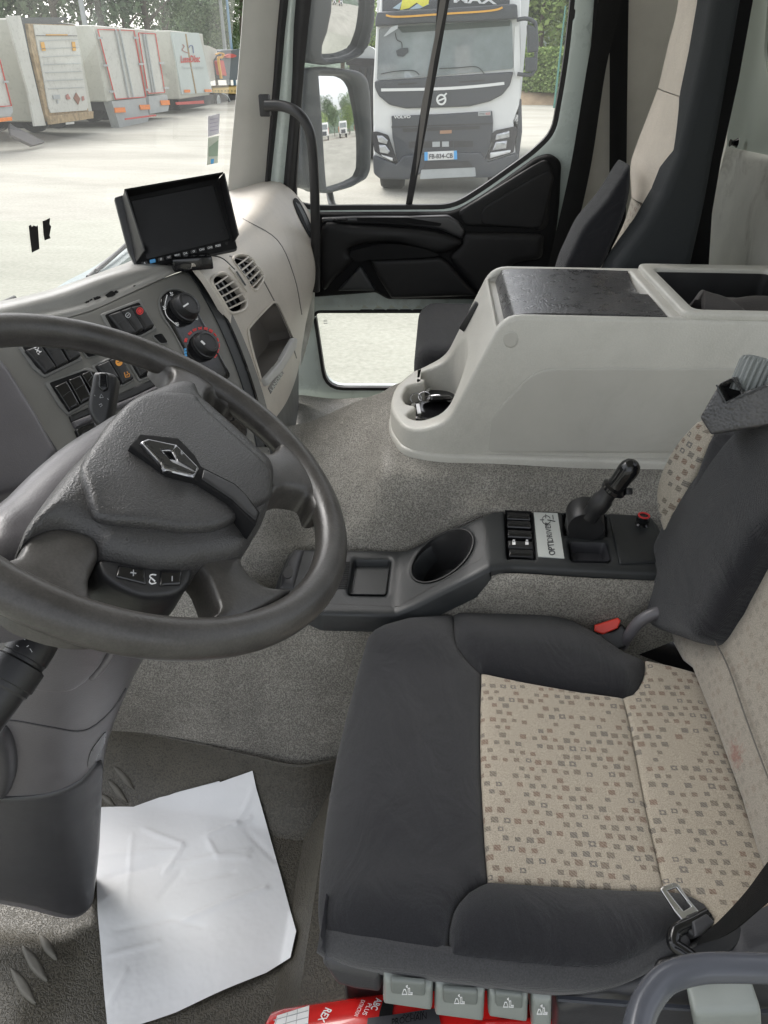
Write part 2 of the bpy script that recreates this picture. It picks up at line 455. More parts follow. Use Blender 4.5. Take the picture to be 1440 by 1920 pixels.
def mat_pattern(name, base, axes='XY', scale=58., amt=1.0, stain=None):
    """beige woven cloth with small brown and grey squares"""
    m, nt, b = new_mat(name); L = nt.links.new
    def M(op, a, c=None):
        n = N(nt, 'ShaderNodeMath', operation=op)
        for i, x in enumerate((a, c)):
            if x is None: continue
            if isinstance(x, (int, float)): n.inputs[i].default_value = x
            else: L(x, n.inputs[i])
        return n.outputs[0]
    tc = N(nt, 'ShaderNodeTexCoord'); sp = N(nt, 'ShaderNodeSeparateXYZ'); L(tc.outputs['Object'], sp.inputs[0])
    u = M('MULTIPLY', sp.outputs[axes[0]], scale); v = M('MULTIPLY', sp.outputs[axes[1]], scale * 1.12)
    cv = M('FLOOR', v); u = M('ADD', u, M('MULTIPLY', cv, .37)); cu = M('FLOOR', u)
    cmb = N(nt, 'ShaderNodeCombineXYZ'); L(cu, cmb.inputs[0]); L(cv, cmb.inputs[1])
    wn = N(nt, 'ShaderNodeTexWhiteNoise', noise_dimensions='2D'); L(cmb.outputs[0], wn.inputs['Vector'])
    s2 = N(nt, 'ShaderNodeSeparateColor'); L(wn.outputs['Color'], s2.inputs[0])
    fu = M('SUBTRACT', M('SUBTRACT', M('FRACT', u), .5), M('MULTIPLY', M('SUBTRACT', s2.outputs[0], .5), .24))
    fv = M('SUBTRACT', M('SUBTRACT', M('FRACT', v), .5), M('MULTIPLY', M('SUBTRACT', s2.outputs[1], .5), .24))
    dist = M('MAXIMUM', M('ABSOLUTE', fu), M('ABSOLUTE', fv))
    sz = M('ADD', .22, M('MULTIPLY', s2.outputs[2], .10))
    msk = M('MULTIPLY', M('LESS_THAN', dist, sz), M('GREATER_THAN', wn.outputs['Value'], .30))
    ring = M('MULTIPLY', M('LESS_THAN', dist, .11), M('GREATER_THAN', wn.outputs['Value'], .92))
    msk = M('SUBTRACT', msk, ring)
    wv = N(nt, 'ShaderNodeTexWave', bands_direction='DIAGONAL'); wv.inputs['Scale'].default_value = 130; wv.inputs['Distortion'].default_value = 1.2; L(tc.outputs['Object'], wv.inputs['Vector'])
    msk = M('MULTIPLY', msk, M('MULTIPLY', M('ADD', M('MULTIPLY', wv.outputs['Fac'], .45), .5), amt))
    cr_ = N(nt, 'ShaderNodeValToRGB'); L(s2.outputs[0], cr_.inputs[0])
    e = cr_.color_ramp.elements; e[0].color = (.10, .075, .05, 1); e[1].color = (.085, .085, .09, 1)
    x = e.new(.35); x.color = (.16, .09, .065, 1); x = e.new(.65); x.color = (.12, .105, .085, 1)
    nz = N(nt, 'ShaderNodeTexNoise'); nz.inputs['Scale'].default_value = 700; nz.inputs['Detail'].default_value = 2; L(tc.outputs['Object'], nz.inputs['Vector'])
    nr = N(nt, 'ShaderNodeMapRange'); nr.inputs[1].default_value = .3; nr.inputs[2].default_value = .7; nr.inputs[3].default_value = .72; nr.inputs[4].default_value = 1.25; L(nz.outputs['Fac'], nr.inputs[0])
    cm = N(nt, 'ShaderNodeMixRGB'); cm.inputs[1].default_value = (*base, 1); L(cr_.outputs[0], cm.inputs[2]); L(msk, cm.inputs[0])
    last = cm.outputs[0]
    if stain:
        vd = N(nt, 'ShaderNodeVectorMath', operation='DISTANCE'); vd.inputs[1].default_value = stain; L(tc.outputs['Object'], vd.inputs[0])
        ns = N(nt, 'ShaderNodeTexNoise'); ns.inputs['Scale'].default_value = 160; L(tc.outputs['Object'], ns.inputs['Vector'])
        d2 = M('ADD', vd.outputs['Value'], M('MULTIPLY', M('SUBTRACT', ns.outputs['Fac'], .5), .05))
        sm = N(nt, 'ShaderNodeMapRange'); sm.inputs[1].default_value = .022; sm.inputs[2].default_value = .004; sm.inputs[4].default_value = .55; L(d2, sm.inputs[0])
        c2 = N(nt, 'ShaderNodeMixRGB'); L(last, c2.inputs[1]); c2.inputs[2].default_value = (.22, .05, .035, 1); L(sm.outputs[0], c2.inputs[0]); last = c2.outputs[0]
    vm = N(nt, 'ShaderNodeVectorMath', operation='SCALE'); L(last, vm.inputs[0]); L(nr.outputs[0], vm.inputs['Scale'])
    L(vm.outputs[0], b.inputs['Base Color']); b.inputs['Roughness'].default_value = .92; b.inputs['Specular IOR Level'].default_value = .15
    b.inputs['Sheen Weight'].default_value = .2
    bp = N(nt, 'ShaderNodeBump'); bp.inputs['Strength'].default_value = .5; bp.inputs['Distance'].default_value = .0006
    L(nz.outputs['Fac'], bp.inputs['Height']); L(bp.outputs[0], b.inputs['Normal'])
    return m
def mat_glass(name, refl=.06, tint=(1, 1, 1)):
    m = bpy.data.materials.new(name); m.use_nodes = True; nt = m.node_tree; nt.nodes.clear(); L = nt.links.new
    o = N(nt, 'ShaderNodeOutputMaterial'); t = N(nt, 'ShaderNodeBsdfTransparent'); t.inputs[0].default_value = (*tint, 1)
    g = N(nt, 'ShaderNodeBsdfGlossy'); g.inputs['Roughness'].default_value = .02
    f = N(nt, 'ShaderNodeLayerWeight'); f.inputs['Blend'].default_value = .12
    a = N(nt, 'ShaderNodeMath', operation='MULTIPLY_ADD'); a.inputs[1].default_value = .35; a.inputs[2].default_value = refl * .5; L(f.outputs['Fresnel'], a.inputs[0])
    x = N(nt, 'ShaderNodeMixShader'); L(a.outputs[0], x.inputs[0]); L(t.outputs[0], x.inputs[1]); L(g.outputs[0], x.inputs[2])
    d = N(nt, 'ShaderNodeBsdfTranslucent'); d.inputs[0].default_value = (.9, .92, .9, 1)
    y = N(nt, 'ShaderNodeMixShader'); y.inputs[0].default_value = .04; L(x.outputs[0], y.inputs[1]); L(d.outputs[0], y.inputs[2]); L(y.outputs[0], o.inputs[0])  # thin translucent film puts a glare haze into the glass
    return m

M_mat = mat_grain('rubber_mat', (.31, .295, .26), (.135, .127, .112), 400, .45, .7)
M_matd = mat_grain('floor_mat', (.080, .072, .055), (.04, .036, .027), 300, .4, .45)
M_rib = mat('rib_rubber', (.115, .108, .092), .65)
M_console = mat('console_plastic', (.465, .455, .415), .42, var=.04, fl=.06, fs=400, grime=.10, bump=.5, bs=260, kind='grain', bd=.0006)
M_console_s = mat('console_smooth', (.415, .405, .37), .42, grime=.08, var=.03, bump=.1, bs=500)
M_lid = mat('lid_plastic', (.05, .05, .052), .3, var=.2, vs=30, fl=.2, fs=300, grime=.10, bump=.9, bs=240, kind='grain', bd=.0009)
M_blk = mat('black_plastic', (.016, .016, .017), .42, var=.15, bump=.15, bs=700)
M_blkg = mat('gloss_black', (.008, .008, .009), .14, var=.05)
M_blkm = mat('matt_black', (.006, .006, .0065), .75, var=.1, spec=.2)
M_pan = mat('panel_plastic', (.021, .023, .0245), .45, var=.12, bump=.25, bs=500, kind='grain', bd=.0005)
M_wheel = mat('wheel_leather', (.046, .043, .040), .37, var=.3, vs=22, fl=.2, fs=420, bump=.35, bs=330, kind='noise', bd=.0007)
M_hub = mat('hub_plastic', (.042, .041, .041), .34, fl=.35, fs=700, var=.1, bump=1., bs=560, bd=.0009)
M_shroud = mat('shroud_plastic', (.105, .10, .107), .36, fl=.1, fs=700, var=.08, bump=.25, bs=500, kind='grain', bd=.0005)
M_shroudd = mat('shroud_dark', (.038, .038, .042), .42, var=.08, bump=.25, bs=500, kind='grain', bd=.0005)
M_dash = mat('dash_beige', (.52, .48, .425), .45, var=.07, vs=6, fl=.08, grime=.12, bump=.35, bs=420, kind='grain', bd=.0005)
M_cpan = mat('centre_panel', (.14, .138, .127), .5, var=.06, bump=.2, bs=600, kind='grain', bd=.0004)
M_cframe = mat('switch_frame', (.15, .15, .145), .45, var=.05)
M_pocket = mat('pocket_plastic', (.12, .11, .10), .55, var=.08)
M_fab = mat('dark_cloth', (.0115, .0118, .0152), .9, wr=.6, fl=.45, fs=520, var=.12, vs=9, bump=.7, bs=420, kind='weave', bd=.0006, spec=.2, sheen=.25)
M_fabs = mat('side_cloth', (.055, .055, .058), .92, fl=.3, fs=520, var=.1, vs=20, bump=.6, bs=520, kind='weave', bd=.0005, spec=.2, sheen=.25)
M_pat = mat_pattern('patterned_cloth', (.38, .335, .27), 'XY', 63, .85)
M_beige = mat('beige_cloth', (.60, .54, .46), .92, fl=.15, fs=500, var=.06, bump=.6, bs=600, kind='weave', bd=.0005, spec=.15, sheen=.2)
M_wallc = mat('wall_cloth', (.50, .475, .425), .95, var=.1, vs=5, bump=.3, bs=500, spec=.1)
M_rear = mat('rear_trim', (.60, .605, .56), .9, grime=.35, fl=.06, var=.09, vs=7, bump=.4, bs=500, spec=.15)
M_paintw = mat('door_paint', (.50, .56, .53), .3, var=.03, coat=.4)
M_paintl = mat('lower_door_paint', (.42, .45, .38), .4, var=.05)
M_pill = mat('pillar_trim', (.42, .41, .38), .6, var=.05, bump=.2, bs=600)
M_seal = mat('rubber_seal', (.012, .011, .012), .55)
M_glass = mat_glass('window_glass'); M_wsg = mat_glass('windscreen_glass', .16)
M_mirror = mat('mirror_glass', (.66, .67, .67), .02, metal=1., var=0.)
M_mhouse = mat('mirror_plastic', (.055, .06, .065), .5, bump=.3, bs=400, kind='grain', bd=.0006)
M_chrome = mat('chrome', (.34, .34, .35), .28, metal=1., var=.03)
M_steel = mat('brushed_steel', (.55, .55, .55), .3, metal=1., var=.06)
M_plate = mat('silver_plate', (.50, .52, .50), .4, metal=.0, var=.03)
M_white = mat('white_print', (.8, .8, .8), .6, var=0)
M_whited = mat('dim_print', (.35, .36, .37), .6, var=0)
M_red = mat('red_print', (.6, .03, .03), .5, var=0)
M_blue = mat('blue_print', (.08, .35, .7), .5, var=0)
M_or = mat('orange_print', (.75, .32, .05), .5, var=0)
M_dprint = mat('dark_print', (.05, .05, .055), .6, var=0)
M_paper = mat('paper', (.74, .745, .755), .85, var=.02, vs=9, bump=.45, bs=30, bd=.004, spec=.2)
M_belt = mat('belt_webbing', (.007, .007, .007), .75, spec=.2, var=.1, bump=.5, bs=500, kind='weave', bd=.0006)
M_lever = mat('lever_grey', (.24, .26, .245), .42, var=.05, bump=.1)
M_tube = mat('grey_tube', (.075, .08, .095), .24, var=.03)
M_ext = mat('extinguisher_red', (.55, .012, .01), .25, var=.04, coat=.5)
M_redp = mat('red_plastic', (.7, .05, .03), .4)
M_brass = mat('brass', (.5, .35, .12), .35, metal=1)
# ================================================================== the setting: ground, floor, tunnel, rear wall
GZ = -.70
def mat_ground(name, a, bcol):
    m, nt, b = new_mat(name); L = nt.links.new
    tc = N(nt, 'ShaderNodeTexCoord')
    n1 = N(nt, 'ShaderNodeTexNoise'); n1.inputs['Scale'].default_value = .18; n1.inputs['Detail'].default_value = 9; n1.inputs['Roughness'].default_value = .68
    mp = N(nt, 'ShaderNodeMapping'); mp.inputs['Scale'].default_value = (1, 2.4, 1); mp.inputs['Rotation'].default_value = (0, 0, .3)
    L(tc.outputs['Object'], mp.inputs[0]); L(mp.outputs[0], n1.inputs['Vector'])
    n2 = N(nt, 'ShaderNodeTexNoise'); n2.inputs['Scale'].default_value = 22; n2.inputs['Detail'].default_value = 8; L(tc.outputs['Object'], n2.inputs['Vector'])
    ad = N(nt, 'ShaderNodeMath', operation='ADD'); L(n1.outputs['Fac'], ad.inputs[0])
    mu = N(nt, 'ShaderNodeMath', operation='MULTIPLY'); mu.inputs[1].default_value = .5; L(n2.outputs['Fac'], mu.inputs[0]); L(mu.outputs[0], ad.inputs[1])
    mr = N(nt, 'ShaderNodeMapRange'); mr.inputs[1].default_value = .52; mr.inputs[2].default_value = .95; L(ad.outputs[0], mr.inputs[0])
    cm = N(nt, 'ShaderNodeMixRGB'); cm.inputs[1].default_value = (*a, 1); cm.inputs[2].default_value = (*bcol, 1); L(mr.outputs[0], cm.inputs[0])
    L(cm.outputs[0], b.inputs['Base Color']); b.inputs['Roughness'].default_value = .95; b.inputs['Specular IOR Level'].default_value = .1
    bp = N(nt, 'ShaderNodeBump'); bp.inputs['Strength'].default_value = .4; bp.inputs['Distance'].default_value = .02; L(n2.outputs['Fac'], bp.inputs['Height']); L(bp.outputs[0], b.inputs['Normal'])
    return m
M_ground = mat_ground('yard_ground', (.245, .238, .205), (.40, .392, .345))
M_dashrefl = mat_ground('dash_reflection_tone', (.215, .218, .18), (.36, .362, .31))
def sheet(name, x0, x1, y0, y1, z, m):
    o = mesh(name, [(x0, y0, z), (x1, y0, z), (x1, y1, z), (x0, y1, z)], [(0, 1, 2, 3)], m, flat=True); return struct(o)
sheet('ground', -400, 400, -400, 400, GZ, M_ground)
ap = mesh('dash_reflection_patch', [P(x, y, 'z', GZ + .005) for x, y in [(-700, 418), (640, 410), (640, 395)]] + [(9, 9.5, GZ + .005), (9, -4, GZ + .005), (-12, -4, GZ + .005)], [(0, 1, 2, 3, 4, 5)], M_dashrefl, flat=True); struct(ap)  # greyer near ground, painted to stand in for the dash reflection in the windscreen

# cab floor with a worn mat
def floor_z(x, y):
    z = 0.
    # low ledge along the seat plinth and round the column foot
    return z
fl = []
nx, ny = 70, 50
for i in range(nx + 1):
    for j in range(ny + 1):
        x = -1.15 + 1.75 * i / nx; y = .12 + .80 * j / ny
        ex = -.215 - (y - .6) * .0                    # seat plinth edge
        t = min(1, max(0, (x - ex) / .035)); z = .07 * t * t * (3 - 2 * t)
        u = min(1, max(0, (-.60 - x) / .03)); v = min(1, max(0, (.635 - y) / .04))
        z += .02 * min(u, v)
        z += .0025 * math.sin(x * 9 + y * 5)
        fl.append((x, y, z))
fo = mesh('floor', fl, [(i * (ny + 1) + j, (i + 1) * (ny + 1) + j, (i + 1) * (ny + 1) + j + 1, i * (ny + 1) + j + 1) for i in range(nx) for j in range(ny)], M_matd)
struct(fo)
# engine tunnel, one moulded rubber sheet from the driver's floor over to the passenger side
sec_lo = [(.78, -.002), (.86, .0), (.905, .035), (.938, .095), (.950, .132), (.960, .118), (.972, .150), (.992, .26), (1.006, .39), (1.012, .462), (1.03, .482), (1.052, .38), (1.18, .38), (1.2, .484), (1.235, .495), (1.33, .575), (1.5, .62), (1.66, .61), (1.76, .52), (1.85, .39), (1.95, .365), (2.27, .36)]
sec_hi = [(.78, .05), (.86, .09), (.905, .10), (.938, .12), (.95, .155), (.96, .145), (.972, .19), (.985, .34), (.993, .47), (1.0, .55), (1.02, .576), (1.045, .47), (1.18, .47), (1.2, .582), (1.235, .61), (1.29, .655), (1.5, .657), (1.70, .655), (1.78, .6), (1.85, .5), (1.95, .38), (2.27, .36)]
sec_fr = [(.78, -.002), (.86, .0), (.905, .03), (.938, .085), (.95, .122), (.96, .108), (.975, .15), (1.0, .26), (1.03, .36), (1.06, .42), (1.1, .45), (1.13, .455), (1.16, .458), (1.19, .46), (1.26, .48), (1.35, .52), (1.5, .55), (1.62, .53), (1.70, .44), (1.78, .38), (1.95, .37), (2.27, .365)]
def mixs(a, b, t, t2=None):
    o = []
    for (y0, z0), (y1, z1) in zip(a, b):
        u = t if (t2 is None or y0 < 1.22) else t2
        o.append((y0 * (1 - u) + y1 * u, z0 * (1 - u) + z1 * u))
    return o
st = [(-1.2, sec_fr), (-.8, sec_fr), (-.5, sec_fr), (-.36, mixs(sec_fr, sec_lo, .35)), (-.24, mixs(sec_fr, sec_lo, .8)), (-.14, mixs(sec_lo, sec_hi, 0, .45)), (-.09, mixs(sec_lo, sec_hi, 0, .97)), (-.04, mixs(sec_lo, sec_hi, .02, 1)), (.0, mixs(sec_lo, sec_hi, .16, 1)), (.05, mixs(sec_lo, sec_hi, .5, 1)), (.12, sec_hi), (.3, sec_hi), (.5, sec_hi), (.85, sec_hi)]
def foot(x, y):
    if y > 1.0: return y
    d = float(np.interp(x, [-1.2, -.75, -.5, -.35, -.26, -.2, -.12, .0], [.09, .075, .035, .005, -.018, -.012, .02, .02]))
    return y + d * min(1, (1.0 - y) / .05)
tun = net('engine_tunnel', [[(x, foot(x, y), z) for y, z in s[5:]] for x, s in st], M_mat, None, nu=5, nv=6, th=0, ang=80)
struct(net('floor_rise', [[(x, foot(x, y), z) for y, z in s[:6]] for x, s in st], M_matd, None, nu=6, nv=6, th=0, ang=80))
struct(tun)
for v in tun.data.vertices:
    g = tun.location; x, y = v.co.x + g.x, v.co.y + g.y
    if y > 1.2: v.co.z += .006 * math.sin(x * 23 + y * 11) * min(1, max(0, (-.06 - x) / .1)) + .002 * math.sin(x * 15)
# seat plinth front edge is part of the floor; rear and side walls of the cab
def quadstrip(name, pts, m, th=.02):
    vs, fs = g_net(pts, 5, 5); vs, fs = solidify(vs, fs, th); return struct(mesh(name, vs, fs, m))
SW = AX('y', 2.36)
struct(patch('side_wall', SW, [(1108, -220), (1440, -220), (1440, 560), (1030, 560)], M_wallc, th=.02, res=60))
RWX = .80
rw = struct(patch('rear_wall', AX('x', RWX), [(1280, 560), (1318, 470), (1362, 275), (1620, 330), (1700, 700), (1700, 900), (1300, 900)], M_rear, th=.02, res=60, puff=.012, pw=14))
struct(patch('upper_rear_wall', AX('x', RWX + .004), rc([(1362, 279), (1400, -220), (1900, -220), (1900, 420)], 4), mat('rear_paint', (.44, .49, .44), .5, var=.04), th=.03, res=30, holes=[rc([(1432, 100), (1452, -160), (1800, -160), (1800, 260), (1445, 172)], 16)]))
tag(patch('rear_window', AX('x', RWX + .012), rc([(1432, 100), (1452, -160), (1800, -160), (1800, 260), (1445, 172)], 16), mat('dark_glass', (.006, .006, .006), .1), None, th=.004, res=40), 'dark rear window just visible at the upper right edge', 'window')
if 1:
    cl = MB(); cl.add(*g_box(-.72, 1.0, -.06, 2.42, 2.02, 2.06)); struct(cl.build('unseen_ceiling', M_pill))  # out of view, added to cut the sky light from above
    dw = MB(); dw.add(*g_box(.50, 1.0, .08, .12, -.3, 2.04)); struct(dw.build('unseen_side_wall', M_rear)); dw = MB(); dw.add(*g_box(-1.0, -.72, .08, .12, -.3, 2.04)); struct(dw.build('unseen_side_pillar', M_paintw))  # both out of view, added to cut frontal light from the open door side

# raised ribs moulded into the floor mat
FL = BV(fo, bpy.data.objects['floor_rise'])
leaf = lambda a, b, wd: cr([a, ((a[0] * 2 + b[0]) / 3 + wd * .8, (a[1] * 2 + b[1]) / 3 - wd * .7), ((a[0] + b[0] * 2) / 3 + wd * .7, (a[1] + b[1] * 2) / 3 - wd * .6), b, ((a[0] + b[0] * 2) / 3 - wd * .8, (a[1] + b[1] * 2) / 3 + wd * .7), ((a[0] * 2 + b[0]) / 3 - wd * .7, (a[1] * 2 + b[1]) / 3 + wd * .6)], 5)
ribs = [((20, 1815), (67, 1884), 10, 'long pale rib moulded in the floor mat nearest the bottom left corner'), ((41, 1774), (89, 1842), 10, 'middle of the three pale mat ribs below the column foot'), ((73, 1754), (107, 1801), 8, 'shortest pale mat rib just below the column foot'),
        ((214, 1436), (252, 1480), 6, 'dark mat rib right of the column, farthest of its three'), ((203, 1461), (240, 1506), 6, 'dark mat rib right of the column, middle of its three'), ((188, 1488), (217, 1514), 6, 'dark mat rib right of the column, touching the paper edge')]
for a, b, wd, lb in ribs:
    tag(patch('mat_rib', FL, leaf(a, b, wd), M_rib, th=.004, off=.0, puff=.006, pw=7, res=5), lb, 'floor rib', 'moulded ribs of the floor mat')
# ================================================================== storage box on the engine tunnel
def bool_mesh(base, cutters, op='DIFFERENCE'):
    """base, cutters: (verts, faces) closed; returns (verts, faces)"""
    def mk(vs, fs):
        me = bpy.data.meshes.new('b'); me.from_pydata([tuple(v) for v in vs], [], [tuple(f) for f in fs])
        bm = bmesh.new(); bm.from_mesh(me); bmesh.ops.recalc_face_normals(bm, faces=bm.faces); bm.to_mesh(me); bm.free()
        o = bpy.data.objects.new('b', me); col.objects.link(o); return o
    b = mk(*base); cs = []
    for c in cutters:
        k, o2 = (c[0], c[1]) if isinstance(c[0], str) else (op, c)
        o = mk(*o2); cs.append(o); md = b.modifiers.new('m', 'BOOLEAN'); md.operation = k; md.object = o; md.solver = 'EXACT'
    dg = bpy.context.evaluated_depsgraph_get(); dg.update()
    me = bpy.data.meshes.new_from_object(b.evaluated_get(dg))
    vs = [v.co.copy() for v in me.vertices]; fs = [list(p.vertices) for p in me.polygons]
    for o in cs + [b]: bpy.data.objects.remove(o)
    return vs, fs
def prism(poly, ax, a, b):
    """extrude a 2-D polygon along an axis"""
    i = 'xyz'.index(ax); n = len(poly); vs = []
    for t in (a, b):
        for p in poly:
            q = list(p); q.insert(i, t); vs.append(tuple(q))
    return vs, [list(range(n))[::-1], [n + k for k in range(n)]] + [(k, (k + 1) % n, n + (k + 1) % n, n + k) for k in range(n)]
YN, YF, ZT = 1.30, 1.68, .955
box = thing('storage_box', 'pale grey plastic storage box with black lid and cup recess on the engine tunnel', 'storage box', (.3, 1.49, .65))
prof = rc([(-.30, .60), (-.30, .716), (-.02, .718, .02), (.035, .742, .03), (.128, ZT, .035), (.90, ZT), (.90, .60)], .001)
# plan: rounded lobe in front
lobe = [(.96, YN, .01), (.15, YN, .05), (.03, YN - .012, .04), (-.05, YN + .01, .03), (-.088, YN + .11, .06), (-.082, YN + .24, .06), (-.035, YF - .03, .05), (.05, YF, .03), (.96, YF, .01)]
plan = rc(lobe, .03, 6)
body = bool_mesh(prism(prof, 'y', YN - .05, YF + .05), [('INTERSECT', prism(plan, 'z', .5, 1.2))])
cup = rc([(-.052, 1.37, .02), (-.02, 1.345, .03), (.05, 1.345, .05), (.075, 1.42, .05), (.075, 1.56, .05), (.05, 1.625, .05), (-.02, 1.625, .05), (-.035, 1.585, .012), (-.012, 1.57, .004), (-.015, 1.555, .004), (-.052, 1.535, .012), (-.062, 1.47, .03), (-.05, 1.43, .01), (-.03, 1.425, .004), (-.03, 1.41, .004)], .01)
lidx = [(P(948, 590, 'z', ZT).x + .006, 0)]
lx0, lx1 = .150, .432
tx0, tx1 = .475, .72
cut_lid = g_box(lx0 - .03, lx1, YN + .020, YF - .022, ZT - .032, ZT + .1)
cut_front = g_box(.10, .158, YN + .022, YF - .10, .885, 1.1)
tray = rc([(tx0, YN + .028), (tx1, YN + .028), (tx1, YF - .05), (tx0, YF - .05)], .018)
body = bool_mesh(body, [prism(cup, 'z', .664, 1.2), cut_lid, prism(tray, 'z', .80, 1.2)])
body = bevelled(*body, w=.008, seg=3)
bo = mesh('shell', *body, M_console, box, ang=42)
# raised rim round the tray
rim_o = rc([(lx1 + .018, YN + .004), (.86, YN + .004), (.86, YF - .006), (lx1 + .018, YF - .006)], .025)
rim = bool_mesh(prism(rim_o, 'z', ZT - .004, ZT + .012), [prism(tray, 'z', .5, 1.2)])
mesh('tray_rim', *bevelled(*rim, w=.005, seg=3), M_console, box)
def zsl(z):
    o = [Vector((x, y)) for x, y in tray]; c = sum(o, Vector((0, 0))) / len(o); return [((p - c) * .985 + c) for p in o]
tr = zsl(0); m = len(tr)
vs = [(p.x, p.y, ZT + .004) for p in tr] + [(p.x, p.y, .815) for p in tr]
mesh('tray_liner', vs, [(k, (k + 1) % m, m + (k + 1) % m, m + k) for k in range(m)] + [[m + k for k in range(m)]], M_blk, box, ang=50)
# lid that curls down at its front end
ly0, ly1 = YN + .023, YF - .025
lid = []
for t in range(0, 15):
    a = t / 14
    if a < .45:
        b = a / .45 * math.pi / 2 * .80; x = lx0 - .018 + .034 - .034 * math.cos(b) * 1.0; z = ZT - .072 + .072 * math.sin(b) / math.sin(math.pi / 2 * .8) * .97
    else: x = lx0 + .012 + (lx1 - .004 - lx0 - .012) * (a - .45) / .55; z = ZT - .0015 + .002 * math.sin((a - .45) / .55 * math.pi)
    lid.append([(x, ly0 + (ly1 - ly0) * k / 8, z) for k in range(9)])
lv, lf = g_net(lid, 2, 2); lv = [Vector(v) for v in lv]
for v in lv:                                      # finger scoop near the rear end
    dx, dy = (v.x - (lx1 - .005)) / .085, (v.y - (YF - .125)) / .085
    d = dx * dx + dy * dy
    if d < 1: v.z -= .016 * (1 - d) ** .6
lv, lf = solidify(lv, lf, .008)
lo = mesh('lid', lv, lf, M_lid, box, ang=50)
# white inner cheek in front of the lid, screw cap, shallow raised field, skirt
SN = AX('y', YN - .0005)
patch('side_field', SN, rc([(1004, 690, 40), (1440, 690), (1560, 690), (1560, 848), (905, 848), (868, 838, 20)], 12), M_console_s, box, th=.002, off=.001, puff=.0015, pw=6, res=16)
patch('screw_cap', SN, ell(957, 636, 15, 16), M_console_s, box, th=.002, off=.0005, puff=.002, pw=4, res=5)
SKN = AX('y', YN - .006)
tube('skirt_ridge', [P(850, 868, 'y', YN + .002), P(900, 872, 'y', YN - .003), P(1100, 878, 'y', YN - .003), P(1242, 882, 'y', YN - .003), P(1330, 886, 'y', YN - .003)], .006, M_console_s, box, seg=8)
mesh('skirt', *bevelled(*prism(rc([(.96, YN - .014, .01), (.14, YN - .014, .05), (.02, YN - .016, .04), (-.054, YN + .006, .03), (-.092, YN + .11, .06), (-.086, YN + .245, .06), (-.045, YF - .0, .05), (.05, YF + .015, .03), (.96, YF + .015, .01)], .03, 6), 'z', .625, .672), w=.007, seg=3), M_console, box)
# latch at the far edge of the front slope
mesh('latch', *bevelled(*g_obox(P(880, 600, 'y', 1.60) + Vector((0, 0, .008)), (.017, 0, .030), (0, .008, 0), (.006, 0, -.004)), w=.002), M_blk, box)
cc_ = [((x - .01) * .96 + .01, (y - 1.485) * .96 + 1.485) for x, y in cup]
mesh('cup_floor', *prism(cc_, 'z', .660, .673), M_blk, box)
lathe('cup_mat', (.012, 1.49, .6735), (0, 0, 1), [(.0, .0), (.060, 0), (.062, .004), (.057, .006), (.052, .0035), (0, .0035)], M_blkg, box)
# things lying in the box
gv = [[(tx0 + .03 + .20 * i / 5, YN + .05 + .13 * j / 5, .885 + .05 * math.sin(i * .9 + j * 1.1) * .5 + .035 * (1 - (i / 5)) + (.02 if j in (0, 5) else .04)) for j in range(6)] for i in range(6)]
tag(net('glove', gv, mat('dark_rag', (.05, .045, .042), .8, bump=.5, bs=300), None, th=.02), 'crumpled dark cloth lying in the open tray of the storage box', 'cloth')
kx, ky, kz = P(790, 748, 'z', .69)
ks = thing('key_ring', 'bunch of keys with two split rings and a dark fob in the cup recess', 'keys', (kx, ky, .67))
def ring(c, r, nrm, rr, m, par, name='split_ring'):
    n = Vector(nrm).normalized(); u = n.orthogonal().normalized(); v = n.cross(u)
    return mesh(name, *g_tube([Vector(c) + (u * math.cos(t) + v * math.sin(t)) * r for t in [2 * math.pi * k / 28 for k in range(28)]], rr, 8, False, 1, True), m, par)
ring(P(780, 747, 'z', .695), .0125, (.2, -.8, .6), .0013, M_chrome, ks); ring(P(796, 744, 'z', .698), .0135, (-.1, -.5, .8), .0013, M_chrome, ks)
fob = g_lathe(P(822, 747, 'z', .69), (-.1, .3, 1), [(0, -.006), (.017, -.005), (.021, 0), (.017, .006), (0, .008)], 20)
fc = P(822, 747, 'z', .69); fob = ([Vector((fc.x + (v[0] - fc.x) * 1.6, v[1], v[2])) for v in map(Vector, fob[0])], fob[1])
mesh('fob', *fob, M_blkg, ks)
patch('fob_plate', Pl(fc + Vector((0, 0, .006)), (-.15, -.3, .9)), ell(812, 745, 16, 5, -10), M_steel, ks, th=.002, puff=.002, pw=3, res=4)
for q, (a, b_) in enumerate([((783, 758), (786, 775)), ((776, 757), (768, 770)), ((800, 735), (806, 728))]):
    mesh('key', *g_obox((P(*a, 'z', .69) + P(*b_, 'z', .682)) / 2, (P(*b_, 'z', .682) - P(*a, 'z', .69)) / 2, (.004, .001, 0), (0, .0006, .001)), M_steel, ks)

# ================================================================== switch and gear panel on the tunnel
def gz(x, y):
    t = min(1, max(0, (x + .05 + (1.2 - y) * .0) / .165)); t2 = t
    sm = t * t * (3 - 2 * t) * .35 + t * .65
    return .496 + .100 * sm
GP = ZF(gz)
gp = thing('gear_panel', 'long black plastic panel with switches and cup holder on the tunnel beside the seat', 'control panel', (.1, 1.12, .49)); gp.name = 'tunnel_switch_console'
def z2(x, y, *r): return (500 + x / 1.8, 820 + y / 1.8, *r)
gout = rc([z2(*p) for p in [(95, 372), (465, 378, ), (760, 247), (820, 239), (1290, 258), (1325, 292), (1362, 385), (1345, 458), (830, 432), (752, 442), (482, 577), (430, 598), (180, 592), (22, 520), (36, 470), (66, 400)]], 7)
hole_cup = ell(829, 1042, 66, 34, -37, 36)
hole_lever = [z2(*p) for p in [(1002, 258), (1143, 262), (1147, 327), (1006, 324)]]
